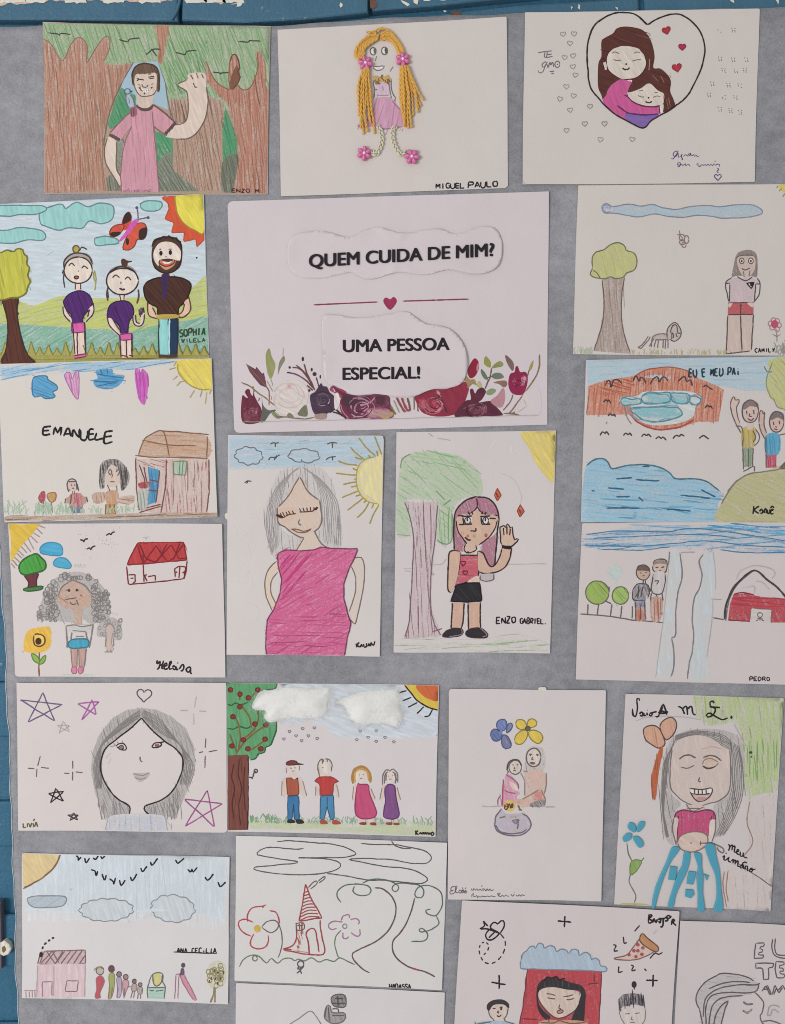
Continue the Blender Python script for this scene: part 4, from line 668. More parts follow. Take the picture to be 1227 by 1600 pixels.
Lm('245 750 335 758|290 700 380 695|435 632 475 632|290 800 365 798|235 862 425 862|570 868 705 878|645 790 810 808|760 760 800 782 840 800|415 800 440 825|155 765 172 768|400 705 530 712','2f5f80',2.6)
P('mound'); Q='870 840 900 790 950 720 1020 675 1110 660 1260 640 1260 940 860 940'; Fi(Q,'b0ac78',.88,30); Ha(Q,'99965c',25,12,1.8,.6,2,7,True,'b0ac78'); Lm('870 840 900 790 950 720 1020 675 1110 660 1190 645 1227 610|905 770 960 705','7d7664',2.2); Fi('1190 645 1230 600 1260 600 1260 640','6a5a50',1)
P('bush'); Q='1115 180 1140 110 1125 60 1150 40 1260 35 1260 320 1200 310 1150 265 1130 220'; Fi(Q,'b7b877',.92,60); Ha(Q,'9fa25a',50,9,1.8,.8,2,10,True,'b7b877'); Li('1105 80 1125 110 1150 110|'.split('|')[0],'7f8258',2); Li('1150 60 1125 130 1118 180 1140 250 1160 262 1180 305 1227 320','8a8c5a',2)
P('tall_figure'); P('tall_figure/shirt'); FH('985 425 1060 420 1050 520 990 525','b8a458',.9,85,8,1.8,'a08a3c'); P('tall_figure/trousers'); FH('990 530 1048 528 1045 630 995 635','7f9678',.9,88,7,1.6,'5f7a5c',smooth=False)
P('tall_figure/body'); Fi('920 290 935 245 965 265 955 330 975 400 960 415 935 370','cdb0a4',.8,80); Fi('1015 385 1045 385 1045 425 1012 425','cdb0a4',.8,80); Lm('920 300 925 270 940 245 950 270 965 260 968 280 955 310 960 350 975 395|920 300 935 360 960 415 980 450|950 410 985 420 990 530|1060 425 1080 460 1075 495 1050 520|1045 435 1060 470 1045 500|990 530 992 650|1046 530 1042 630|1020 535 1020 635|992 660 1050 632 1052 660','6d5c5a',2)
P('tall_figure/head'); Fi(ell(1030,328,45,60),'c9aca0',.85,80); Fi('985 310 995 280 1035 264 1072 285 1070 305 1030 300 1000 318','7f706c',1,20); Li(ell(1030,328,45,62),'66565a',2.2,closed=True); Lm('1010 325 1012 345|1048 320 1052 345|1028 340 1025 355 1040 355|1015 368 1035 378 1050 366','5a4a4c',2)
P('short_figure'); P('short_figure/shirt'); FH('1115 462 1190 455 1188 560 1118 568','4f9fc0',1,85,8,2,'3a84aa'); P('short_figure/shorts'); FH('1115 572 1175 568 1172 638 1118 640','c0566a',1,85,8,2,'a83a54',smooth=False)
P('short_figure/body'); Fi('1080 380 1085 330 1105 330 1105 400 1120 450 1105 475','c9a090',.85,80); Lm('1078 390 1082 335 1095 322 1102 350 1108 330 1105 400 1120 448|1078 395 1090 440 1110 480|1190 460 1227 450|1115 465 1118 640','6d5c5a',2)
P('short_figure/head'); Fi(ell(1175,385,40,56),'c9a698',.85,80); Fi('1138 360 1160 335 1195 330 1216 350 1210 375 1180 362 1145 378','77696a',1,20); Li(ell(1175,387,40,57),'66565a',2.2,closed=True); Lm('1158 385 1160 405|1190 380 1192 400|1170 410 1175 418|1160 425 1180 430','5a4a4c',2)
P('lettering'); Wr('EU E MEU PAi',690,140,975,128,42,'27404c',2.8,.72); N('lettering'); Lm('1050 850 1045 895|1080 850 1052 872 1078 892|1080 880 1092 868 1098 884 1092 890 1084 888|1098 872 1104 888|1108 890 1110 866 1120 872 1118 892|1124 870 1126 890 1136 888 1138 868|1138 888 1142 878 1156 872 1150 866 1142 878 1144 894 1158 890|1140 862 1150 852 1162 860',INK,2.8)
S.finish()
# ---- house with hearts, EMANUELE
Sheet('brown_hut_drawing','drawing with brown hut, blue and magenta scribbled shapes and large handwritten name',[(-2,569),(331.5,560),(341,808),(9,816)],(0,550,.2934),paper='c9c2bb',lift=.0022,curl=(.3,.3,.6,.6),soft=0.92)
P('sky'); Q='0 68 300 60 600 52 900 40 950 55 800 85 600 100 420 110 200 120 20 150'; Fi(Q,'8fb4cc',.85,172,False,edge=.5); Ha(Q,'4f92be',172,8,2,.9,6,6,False)
P('sun'); Q='950 50 955 110 985 150 1030 185 1080 200 1128 198 1128 42'; Fi(Q,'dcc648',1.02,60); Ha(Q,'c8ae30',55,9,2,.7,1,6,True,'dcc648'); Li('950 60 958 115 990 155 1035 188 1085 202 1125 198','a8903c',2.2); Lm('905 95 940 85|925 150 950 128|945 182 970 158|955 162 1000 155|1015 245 1040 205|1070 240 1080 205|1098 280 1105 215|1120 225 1130 200|945 50 930 75','a8985c',2)
N('blue_scribble'); Q='180 150 200 130 255 128 262 150 305 175 310 200 285 215 300 240 250 250 225 235 190 240 178 200'; Fi(Q,'4f9ac4',1,30); Ha(Q,'2f7aa8',20,7,2.2,1,5,12,True,'4f9ac4'); Li(Q,'2f6c94',2,closed=True)
N('blue_scribble'); Q='515 100 560 92 605 95 610 120 665 125 655 160 620 190 560 200 510 180 505 150 525 140'; Fi(Q,'4f9ac4',.95,5); Ha(Q,'2f7fae',5,7,2.2,1,7,10,True,'4f9ac4'); Lm('505 160 640 155|520 118 660 140|540 95 550 120|575 92 580 118|515 185 630 160','2f6c94',1.8)
N('magenta_heart'); Q='350 120 380 110 390 150 405 112 425 110 422 250 395 225 370 180'; FH(Q,'c887b8',.75,80,7,2,'b860a8','a8609a',1.6)
N('magenta_heart'); Q='722 110 735 85 750 110 765 90 795 130 792 200 775 280 745 255 730 190'; FH(Q,'c45cb4',.95,84,7,2.4,'b040a0')
N('lettering'); Lm('238 400 236 440 275 438|238 400 278 396|238 420 268 418|290 442 300 402 312 430 332 398 328 445|345 448 368 405 385 452|352 436 380 436|392 455 395 412 425 455 428 408|436 415 434 458 455 472 470 450 472 418|505 412 482 415 478 465 510 462|480 438 505 436|520 430 512 468 560 458|565 425 560 485 605 478|565 425 605 420|564 452 600 448','252023',3.6,wob=.2)
P('hut/roof'); Q='740 550 765 480 800 445 865 420 960 425 1110 455 1105 570 900 562 770 555'; Fi(Q,'bb9377',.8,5); Ha(Q,'a07455',4,9,1.8,.8,3,5,True,'c5a48c'); Lm('740 550 770 470 805 440 865 420 890 470 905 560|865 420 960 425 1115 440|1108 450 1105 565|760 470 900 495 1050 500|725 550 800 560 900 560 1110 568','7f5c48',2)
P('hut/wall'); Q='730 570 890 570 1115 570 1110 860 870 865 745 840'; Fi(Q,'bf9a94',.62,88,False); Ha('885 575 1115 572 1108 860 875 865','92605c',88,9,2,.85,4,4,False); Ha('735 570 890 575 885 625 800 610 740 590','8f4f48',15,7,2.2,.95,3,6,False,'b08078'); Lm('728 560 730 700 745 840|890 570 885 700 860 860|1115 570 1118 720 1105 850|740 840 860 810|745 855 860 820','7a4a48',2.2)
P('hut/door'); Q='790 610 855 630 850 720 830 800 790 815 800 700'; Fi(Q,'4a90b8',1,85,False); Ha(Q,'2f74a0',85,8,2.2,1,3,4,False,'4a90b8'); Fi('740 700 800 690 800 715 760 730','a84a4c',1); Lm('745 600 775 700 750 830|770 610 785 690|855 630 835 800|800 680 850 690|795 735 840 740','6f4a4c',2); FH('740 740 790 735 785 830 750 838','a3a8a0',.7,80,8,1.8,'7a8a84')
P('hut/window'); FL('930 580 1000 582 992 655 930 652','9db59a',.95,80,'6f7a68',2,False); Lm('962 582 958 655|980 582 972 655','6f7a68',1.5)
P('woman'); Fi('570 745 630 740 635 800 615 820 575 810','b98a66',.85,85); FH('500 755 565 748 560 795 510 805','b28a72',.7,80,8,1.8,'8f6a58'); FH('632 775 715 765 710 805 635 800','b28a72',.7,10,8,1.8,'8f6a58'); Fi('570 810 615 808 620 875 565 875','b8844a',1,85,False); Lm('568 810 565 875|590 810 592 875|612 810 622 872','7a5a48',2)
P('woman/head'); Fi(ell(605,650,48,70),'c9b0a4',.8,80); Lm('582 640 590 625 600 640 592 655 582 640|622 640 635 625 640 640 630 660|605 650 600 670|590 690 615 690','6a5c60',2); Lm('575 705 590 740|625 710 628 740','6a5c60',1.8)
P('woman/hair'); Fi('535 620 560 580 610 570 650 585 690 640 688 700 650 735 640 640 600 600 565 650 560 720 535 720','5a5254',.72,84); Ha('535 620 560 580 610 570 650 585 690 640 688 700 650 735 640 640 600 600 565 650 560 720 535 720','4a4244',82,7,2.6,1.05,5,5); 
P('child'); FH('378 760 440 755 445 825 380 828','bb6f74',.85,80,8,1.8,'a05560'); Fi('382 828 445 825 445 855 388 860','6a7488',1,5,False); Fi('355 780 380 770 378 805 358 800','b08a78',.9); Fi('442 770 465 775 462 805 442 802','b08a78',.9); Lm('355 780 352 805|465 770 472 800|385 755 380 830','6a5054',2)
P('child/head'); Fi(ell(392,712,26,30),'c5aa9e',.8); Lm('368 740 362 700 380 678 410 685 415 735|372 690 410 690|385 705 388 712|402 705 404 712|390 725 400 725|375 730 370 745|415 700 425 740','5f5254',2.2); Lm('392 740 392 758|402 740 402 758','8a6a68',1.6)
N('flower'); Fi('210 775 225 745 245 742 248 780 235 805 220 800','a84a58',1,80); Lm('238 800 238 858','6f7a58',2); N('flower'); Fi('258 755 300 750 300 785 280 800 262 780','b8924a',1); Li('258 755 300 748 302 785 280 800 262 780','a05a4c',1.8,closed=True); Lm('280 800 285 855','6f7a58',2)
P('grass'); grass(35,420,862,858,60,'9db59a',60,1.4); grass(430,720,858,850,36,'9db59a',40,1.4)
P('ground'); Q='30 878 400 868 860 855 1160 855 1160 880 600 890 30 900'; Fi(Q,'a88a76',.75,178,False); Ha(Q,'7f6050',178,6,2,.9,4,4,False)
S.finish()
# ---- curly haired woman and child, red roofed house
Sheet('curly_hair_drawing','drawing of a curly grey haired woman beside sunflower, green tree and red roofed house',[(15,817.5),(348,818),(353,1058),(25,1056.6)],(0,810,.30155),paper='c9c0be',curl=(.7,.4,.4,.4))
P('sun'); Fi('50 26 215 26 170 85 110 150 58 230','d2ae24',1.08,40,False); Lm('205 35 240 50|195 50 225 80|180 75 212 95|165 90 200 125|150 100 175 150 180 160|130 125 165 172|115 145 145 178|100 165 130 195|92 180 118 205|80 200 108 228|70 215 95 245|62 232 82 258','9f8a78',2)
N('blue_cloud'); FL('210 165 225 135 265 124 310 130 328 160 322 190 270 190 225 182','3a9fc4',1.1,10,'2f86a8',2); N('blue_cloud'); FL('278 232 300 205 340 206 372 235 365 258 320 255 290 245','3f9fc0',1.1,10,'2f86a8',2)
P('tree/trunk'); FL('130 288 200 282 192 320 195 362 215 370 150 372 152 330','6b343c',1.1,80,'4a2a2c',2.2); P('tree/base'); FL('125 362 170 355 222 350 222 365 170 376 130 375','3f7a38',1.1,0,'2f4a2c',2)
P('tree/crown'); Q='105 270 108 235 135 205 190 182 215 200 238 225 240 260 220 272 190 280 130 292'; Fi(Q,'3f9a34',1.1,80); Ha(Q,'2c7f2c',70,9,2.2,.9,1,8,True,'3f9a34'); Li(Q,'2c5f2a',2.8,closed=True)
P('house/roof'); Q='715 126 955 124 972 215 745 235 660 240'; Fi(Q,'b83a3c',1.05,70,False); Ha(Q,'a02c30',70,9,2,.8,1,5,False,'b83a3c'); Lm('715 126 955 124 972 215 745 235 660 240 715 126|715 135 745 235 810 140 870 225 905 205 955 130|725 130 760 210 810 225 890 135 930 210 965 205|870 130 820 220|935 128 900 215|745 170 745 235','7f2028',2.2,False)
P('house/outline'); Lm('660 245 668 342 840 325 955 312 968 270 972 215|745 240 750 330|668 292 702 290 704 325 690 335|680 310 695 308|765 325 752 295 765 290|770 300 808 295 808 322|910 305 908 260 930 248 965 250 958 312|935 250 930 308|948 282 962 272|915 280 922 275','7a2028',2.2,False)
P('woman/hair'); Q='195 510 215 440 245 370 290 310 360 280 430 280 500 320 555 385 575 470 555 520 480 545 430 520 410 540 300 530 210 525'; Fi(Q,'a8a3a0',.8,60); Ha(Q,'86807e',60,12,1.6,.7,3,12,True,'b5b0ae')
for i in range(330):
    x,y = random.uniform(200,570),random.uniform(290,535); 
    if inside(pts(Q),np.array([[x,y]]))[0] and not (300<x<480 and 320<y<540): Li(ell(x,y,random.uniform(8,16),random.uniform(8,16),random.uniform(0,200),random.uniform(380,520),9),'7d7776',1.5)
P('woman/face'); Fi('380 318 440 350 475 400 470 450 430 475 425 545 390 550 385 478 320 450 300 400 330 350','b89a88',.85,40); Ha('320 400 390 340 470 420 430 470 340 460','9c7a68',150,10,1.8,.6,4,9,True,'b89a88'); Lm('380 318 440 345 478 390|382 318 330 350 305 400','7a706c',2); Lm('345 370 365 372|395 370 412 372|365 430 380 445 400 440|340 420 400 410|400 420 410 450','6d5a52',2); Fi(ell(362,372,6,8),'4a3c3a',1.1); Fi(ell(402,370,6,8),'4a3c3a',1.1); Lm('418 395 430 402','a85a5c',3); Lm('345 415 335 430|300 400 360 440','9c7a68',1.5)
P('woman/top'); Fi('345 555 400 550 480 550 482 580 450 590 380 590 350 580','beb8b6',.9,10); Lm('345 555 390 550 430 560 485 548|345 555 350 620 352 670|375 590 370 630|485 548 475 620 465 670|448 585 455 630|380 580 450 585|395 610 440 610','7d7674',2)
P('woman/shorts'); FL('372 628 455 625 460 662 430 670 362 668','3a97b2',1.1,80,'2f6f84',2.2)
N('woman/leg'); Fi('372 675 405 675 400 770 378 770','b5948a',1,85,False); N('woman/leg'); Fi('412 675 450 672 440 768 412 770','b5948a',1,85,False); Lm('370 675 378 770|405 675 402 770|450 672 440 765|412 675 415 770','8a6c64',1.8); FL('375 772 400 770 398 800 378 800','cc7a98',1.1,80,'a85a7a',1.6); FL('412 770 435 768 430 798 412 798','cc7a98',1.1,80,'a85a7a',1.6); Fi('330 806 480 806 470 812 340 812','b8bfa8',.8)
P('child'); Q='505 600 515 550 550 520 590 515 625 550 635 600 625 628 590 625 560 612 520 612'; Fi(Q,'aaa4a2',.8,60); 
for i in range(28):
    x,y = random.uniform(510,630),random.uniform(525,620); Li(ell(x,y,9,9,0,400,8),'8a8482',1.3)
Fi('555 560 580 545 595 570 585 600 580 640 590 680 558 685 555 640 560 610','bea89e',.9,80); Lm('550 560 575 545 600 575|552 620 550 665|590 620 592 660|560 680 558 692|575 680 580 692|545 690 585 690','8a7f7c',1.7)
P('sunflower'); Q='130 620 150 580 195 565 260 562 268 610 265 660 230 690 170 695 130 680'; Fi(Q,'dcae30',1.08,60); Ha(Q,'c8962a',60,12,2,.7,1,8,True,'dcae30'); FL('180 605 205 598 232 610 235 645 210 662 182 650','e0b84a',1.1,60,'5f4426',2.6); Fi(ell(203,635,16,18),'4a2c22',1.2); Lm('208 692 206 760 208 818','8a5a3c',2.6); FL('168 698 200 715 208 750 180 735','7fae3c',1.1,60,'5f7f34',2); FL('240 705 212 735 208 755 235 742','7fae3c',1.1,60,'5f7f34',2)
LN('bird','418 110 432 112 438 120 445 108 460 105|552 88 570 78 578 84 585 72 600 70|452 160 468 152 474 162 482 148 498 142','4a2f34',2.6); Lm('742 98 758 100 760 108 765 96 775 98','b5afad',1.6)
P('specks')
for i in range(34): x,y = random.uniform(400,630),random.uniform(35,205); Fi(ell(x,y,2.2,2.2,n=5),'9a8f90',1.2,smooth=False)
N('lettering'); Lm('390 255 392 238 400 248 408 236 410 255|416 255 420 236 426 255|432 255 432 238 440 240 434 248 442 255|448 238 446 254|585 500 586 488 596 488|588 494 596 494|602 488 604 500 612 498 612 486','c0bbb9',1.4)
N('lettering'); Lm('822 735 815 740 820 752 832 738 828 770 815 780|850 735 842 772 850 776|828 760 850 755|852 765 868 758 862 748 852 764 858 780 874 775|874 775 890 745 886 738 878 760 882 780 894 775|896 770 904 762 914 772 906 782 896 772|916 765 918 782 928 778|922 745 926 750|930 780 948 755 956 768 946 790 938 785|970 775 984 768 990 778 980 795 968 785 972 772|990 770 990 798 998 802',INK,3)
S.finish()
# ---- woman in big pink dress
Sheet('pink_dress_portrait_drawing','portrait sheet of a long grey haired woman with closed eyes in a big pink dress',[(357,680),(600,681),(593.5,1025),(354.6,1022)],(345,670,.22804),paper='c9c1be',curl=(.4,.6,.5,.3),soft=0.8)
P('sky'); Q='55 50 1115 50 1110 180 900 255 500 270 55 280'; Fi(Q,'a6bcca',1.04,176,False,edge=.7); Ha(Q,'93adbd',175,18,2,.7,8,7,False); Ha('280 110 480 100 480 240 300 250','86b0b8',172,12,2.2,.8,5,6,False,'adc0cc')
for q in (puffy(195,185,95,62,9),puffy(572,185,108,48,7)): N('cloud'); Li(q,'6d7074',2,closed=True,smooth=False)
N('cloud'); Fi(ell(556,215,6,6),'6d7074',1.2)
LN('bird','340 105 365 95 375 100 400 95|375 98 376 125|330 215 345 195 372 195 408 178|375 195 370 215|385 182 378 205|730 105 760 95 800 98|765 95 768 130|722 212 750 195 790 190|765 188 770 218|165 370 185 358 213 360|190 352 180 375','4a474c',2)
P('sun'); Q='1065 190 1000 205 950 250 930 330 935 400 965 460 1020 500 1100 520 1105 190'; Fi(Q,'d8cb8a',.95,85); Fi('1065 190 1000 205 950 250 930 330 935 400 965 460 1020 500 1080 520 1050 480 990 440 960 380 955 310 985 240','cdbf4a',1,80,edge=.7); Li('1065 192 1000 207 950 252 931 330 936 400 966 460 1022 502 1085 518','a89c3c',2.2)
Lm('790 305 860 312 930 318|840 380 890 370 935 362|832 472 880 450 945 425|868 558 920 520 980 472|935 608 985 560 1020 500|1022 650 1045 590 1085 520|805 218 860 240 940 250|890 125 930 170 990 215|945 60 1000 130 1060 185|1055 50 1080 110 1105 180|905 270 935 285|912 345 935 345|895 398 940 390|925 462 960 450|980 505 1000 490|1035 545 1050 515|920 195 970 210|1010 180 1030 200|1070 150 1080 190','9c8c34',2.4)
P('smudges'); 
for q in ('90 620 200 580 260 620 200 700 130 760 90 720','80 800 180 780 200 900 100 940 70 900','100 960 200 980 220 1100 140 1120 90 1060','150 1180 260 1230 240 1320 160 1300'): Fi(q,'aab0ae',.5,60,edge=.05)
P('woman/hair'); Q='545 260 470 265 400 310 350 400 310 560 310 700 340 830 380 890 400 840 520 830 560 745 450 720 395 640 390 540 450 470 540 330 600 430 670 490 690 640 650 700 720 800 820 810 830 690 800 520 775 400 720 300 640 250'; Fi(Q,'b3afad',.62,88); Ha(Q,'8b8786',86,9,1.7,.8,3,6,True)
for i in range(9):
    t = i/8; Li([(545-20*t,262+10*t),(470-80*t,330+60*t),(420-95*t,480+60*t),(400-85*t,640+60*t),(400-50*t,800+60*t)],'989392',1.1)
    Li([(560+20*t,262+10*t),(640+60*t,330+30*t),(690+100*t,480),(700+120*t,640),(710+110*t,780+20*t)],'989392',1.1)
P('woman/face'); Q='540 330 450 470 395 540 390 620 440 670 500 720 570 745 640 700 690 640 680 490 620 450'; Fi(Q,'cbb09c',.85,60); Fi('400 560 500 540 500 620 430 640','c49c84',.6,edge=.2,bg='cbb09c'); Lm('540 330 460 465 400 535|390 540 395 640 440 672 500 718 570 746 645 700 692 640 680 490|545 330 600 430 672 488','75655e',2.2); Lm('382 590 420 610 470 588 520 580|540 570 590 568 640 560 662 535|420 605 410 575|440 600 425 570|460 592 448 568|480 588 465 562|505 582 490 560|555 572 540 545|575 570 565 540|598 568 590 538|620 565 615 535|640 558 640 535','5f3c34',2); Li('382 590 430 606','4a302c',4); Li('648 556 664 535','4a302c',4.4); Lm('545 620 535 640 545 658 555 655','6d5a52',2); Lm('480 685 530 690 570 700 625 685|490 690 540 710 585 708 620 688','7a5a50',2)
P('woman/neck'); Fi('570 745 640 705 700 790 740 815 620 830 520 832','cbb4a2',.85,60); Lm('572 748 520 832|645 705 690 785 740 815','75655e',2)
N('woman/arm'); Fi('385 905 340 950 310 1020 310 1120 340 1210 370 1240 375 1195 345 1110 360 1030 395 975','d3b89a',.75,80); Lm('385 905 335 955 305 1040 312 1140 355 1245|392 980 350 1040 345 1120 378 1195','7a6a60',2); N('woman/arm'); Fi('915 885 960 880 980 940 975 1100 930 1310 905 1325 880 1255 915 1150 925 1030 895 940','cbb8a8',.75,80); Lm('912 885 965 882 985 950 978 1090 930 1310 912 1330 885 1300|895 940 925 1020 918 1140 880 1250','75655e',2)
P('woman/dress'); Q='400 850 450 828 560 835 640 828 690 808 760 818 850 820 940 822 920 880 880 960 845 1060 845 1160 870 1260 895 1330 870 1420 850 1555 315 1550 310 1400 320 1310 370 1230 410 1120 420 1030 395 940 390 870'
Fi(Q,'c85888',1.0,150,smooth=False,bg='e095b4'); Ha(Q,'b8386f',150,10,2.6,.9,3,8,False,'d87aa2'); Ha('330 1290 860 1250 870 1420 850 1550 320 1548','a83068',2,11,2.4,.8,2,5,False,'c8608f'); Ha('400 860 640 840 520 1080 400 1200 420 1030','b52a6c',130,9,3,1,2,6,False,'c24a82'); Ha('560 1120 800 900 850 1000 840 1200 700 1300','d88fb0',155,34,1.6,.7,2,8,False,'c24a82'); Li(Q,'7a3458',2,False,closed=True)
N('lettering'); Lm('928 1468 935 1495|950 1460 935 1480 955 1492|958 1495 965 1475 972 1493|980 1470 985 1492 998 1488 1000 1466|1008 1490 1015 1470 1022 1488|1030 1488 1030 1462 1048 1480 1058 1452',INK,2.6)
S.finish(); slab('tape','30 585 60 575 70 610 40 620',.0003,M_LIME,S.root,base=-.0004)
# ---- girl with pink hair waving, tree
Sheet('pink_hair_girl_drawing','portrait sheet of a pink haired girl in red top waving beside a green tree',[(620,675.4),(868.6,673),(859.3,1020),(615.4,1018.7)],(605,665,.23121),paper='c9c0be',curl=(.3,.7,.4,.4),soft=0.84)
P('tree/crown'); Q='90 270 105 225 160 190 260 175 400 185 500 215 590 280 630 340 640 470 520 490 450 560 445 690 430 790 380 795 335 770 345 640 350 540 300 500 120 510 155 620 155 735 65 735 70 440'; Fi(Q,'a3b993',.78,40,edge=.9); Ha(Q,'74a26a',40,12,2,.8,5,16,True,'b3c2a6'); Ha('345 600 440 560 440 780 350 770','5f9a5a',88,8,2.2,.9,3,5,True,'a3b993'); Ha('160 190 420 190 560 300 400 300 200 250','74aa6c',10,10,2.2,.8,5,10,True,'a3b993'); Lm('440 600 445 700 430 790 380 797 335 772|90 290 105 225 160 190|330 440 390 500|380 540 430 500','74946c',2); Lm('70 735 160 745','8f9a8a',1.6)
P('tree/trunk'); Q='120 515 200 525 330 520 350 600 325 760 315 900 300 1080 300 1240 360 1410 270 1425 120 1425 155 1330 165 1150 180 950 175 740 155 610'; Fi(Q,'b79aa2',.6,88); Ha(Q,'8a5f6c',87,9,1.8,.85,4,5,True,seg=90); Lm('120 515 160 640 178 760 172 960 160 1180 150 1320 120 1425|340 540 325 760 300 960 295 1220 320 1340 365 1415|310 1390 370 1370','75606a',2)
P('sun'); Q='910 42 1135 38 1120 375 1060 330 1000 250 955 150'; Fi(Q,'d6c05c',.98,60); Ha(Q,'c4aa40',55,12,2,.6,2,8,True,'d6c05c')
P('grass'); Q='110 1440 300 1435 600 1445 860 1410 1070 1465 1070 1520 700 1535 110 1515'; Fi(Q,'a5b790',.6,178,edge=.4); Ha(Q,'7d9f70',178,11,2,.75,6,6,True)
Lm('120 980 160 985|110 965 165 965|310 940 370 935 400 900|720 940 900 935 1080 932','b0a9a8',1.5); Lm('280 50 310 75|340 85 430 100','a8a2a0',1.8); Li('700 150 730 100 780 95 830 120 840 180 870 190','cfc9c8',2.4); Lm('760 320 850 360 905 470 895 530','bfb8b6',1.3)
for x,y in ((745,465),(900,575)): N('red_diamond'); FL([(x,y-42),(x+26,y+5),(x-2,y+44),(x-22,y+2)],'c05a3c',1.05,80,'8f3a2c',1.8,False); Lm(f'{x-8} {y-10} {x+5} {y+20}','7f2f28',2.4)
OL='3a2c30'
P('girl/hair'); Q='605 480 540 500 480 550 455 610 450 740 455 840 520 840 530 790 490 740 465 660 480 610 560 590 605 555 650 590 745 610 750 690 720 740 640 800 660 900 690 945 720 945 735 850 745 720 755 620 730 540 680 490'; Fi(Q,'a86f82',.95,75); Ha(Q,'8c4f66',70,10,2,.85,2,6,True,'b5808f'); Li('605 480 540 500 480 550 455 610 450 740 455 840',OL,2.6); Li('605 480 680 490 730 540 755 620 745 720 735 850 720 945 690 945 655 880',OL,2.6); Lm('605 490 608 550 560 595 480 615|608 550 640 590 700 605 750 608',OL,2.2)
P('girl/face'); Q='465 650 480 615 560 595 605 570 650 595 745 615 740 680 700 740 640 790 600 815 560 800 510 760 480 710'; Fi(Q,'c9a68e',1,80); Fi('490 690 560 680 560 760 520 750','c98a7a',.6,edge=.2,bg='c9a68e'); Li('465 640 480 710 510 760 540 800|'.split('|')[0],OL,2.2); Li('745 640 730 690 690 750 620 805',OL,2.2)
for x in (540,662): Fi([(x-32,615),(x+32,612),(x+30,664),(x-24,666)],'d6cfca',1.2,0,False); Lm(f'{x-34} 615 {x+34} 610|{x-28} 620 {x-22} 666 {x+36} 664',OL,2.8,False); Li(ell(x+4,642,20,24),OL,2,closed=True); Fi(ell(x+2,635,6,12),OL,1.2); Fi(ell(x+22,655,7,9),'5a4a4c',1.2)
Lm('478 605 520 612|690 625 735 628|485 668 520 668|560 602 545 580|580 600 570 580|640 600 645 580|660 602 668 582',OL,2.6); Lm('562 710 600 714|598 690 602 712','4a3430',2.4); Li('525 752 545 770 565 772','4a2c2c',3.2); Fi(ell(668,740,11,14),'b8483f',1); Fi(ell(545,745,8,10),'b8584c',1); Fi(ell(590,742,12,15),'a89068',.9); Fi(ell(510,725,12,14),'c08a6c',.9)
P('girl/neck'); Fi('530 800 600 810 600 840 560 870 510 840','cbab96',1,80); Lm('530 800 520 838 548 860 600 840 600 808',OL,2); Fi(ell(546,856,8,8),OL,1.2)
P('girl/top'); Q='490 850 510 880 600 878 615 850 615 1010 530 1060 455 1085 470 1020 490 940'; Fi(Q,'bf5566',1.02,5,False); Ha(Q,'a83c50',4,9,2.2,.85,2,5,False,'cc6f7c'); Lm('490 845 490 940 470 1030 450 1090|500 875 612 875|612 850 615 1010 530 1058 450 1090',OL,2.4); Li(heart(512,928,20),'7f2438',2.4,closed=True); Li(heart(528,992,18),'7f2438',2.4,closed=True); Fi('545 1050 610 1012 622 1060 560 1062','d0b8a8',1.1)
N('girl/arm'); Q='490 850 430 848 415 880 412 1000 410 1110 432 1128 455 1085 480 1000'; Fi(Q,'c8a48c',1,80); Li('490 848 440 845 418 870 412 990 410 1105 432 1128',OL,2.4); Q='615 848 645 860 670 910 690 950 725 950 750 910 775 825 840 828 830 890 800 950 740 985 680 1000 620 985'; N('girl/arm'); Fi(Q,'c8a48c',1,60); Li('615 848 650 862 675 925 700 952 725 945 755 895 775 830',OL,2.4); Li('840 828 828 890 800 950 740 988 660 1000 620 985',OL,2.4)
P('girl/hand'); Q='775 805 765 740 760 690 775 680 785 672 800 690 805 668 822 668 830 690 845 685 852 740 860 770 880 760 885 775 860 800 840 815'; Fi(Q,'cbab94',1,80); Li(Q,OL,2.4,closed=True); Lm('785 690 790 740|808 680 810 735|832 695 828 740',OL,2.2); Li('775 818 840 825','2b2024',6)
P('girl/bag'); Fi('628 1005 718 1000 715 1035 670 1048 632 1040','b3a8aa',.9,85); Li('630 1010 632 1040 670 1050 715 1040 718 1005','6d5f64',2)
P('girl/skirt'); Q='470 1075 545 1062 625 1062 640 1185 530 1190 430 1185'; Fi(Q,'2e2a30',1.15,60,False); Ha(Q,'4a464c',50,14,1.6,.9,-2,10,False,'2e2a30'); Li(Q,'221e24',2.4,False,closed=True)
N('girl/leg'); Fi('440 1195 520 1195 515 1300 500 1372 430 1372 440 1280','c8a08a',1,88,False); N('girl/leg'); Fi('548 1195 630 1195 630 1300 635 1372 550 1375','c8a08a',1,88,False); Lm('440 1195 438 1290 430 1372|520 1195 516 1290 502 1372|546 1195 550 1375|630 1190 628 1290 632 1372',OL,2.6)
for q in ('430 1372 505 1375 500 1415 420 1428 372 1418','545 1378 635 1370 680 1415 650 1432 540 1422'): N('girl/shoe'); FL(q,'332e33',1.1,5,OL,2.6); Li(np.array(pts(q))[1:4]*.97+np.array([14,38]),'8a8488',1.4)
Wr('ENZO',735,1338,870,1330,42,INK,3.4,.74); Wr('GABRIEL.',895,1336,1080,1338,36,INK,3.2,.74)
S.finish()
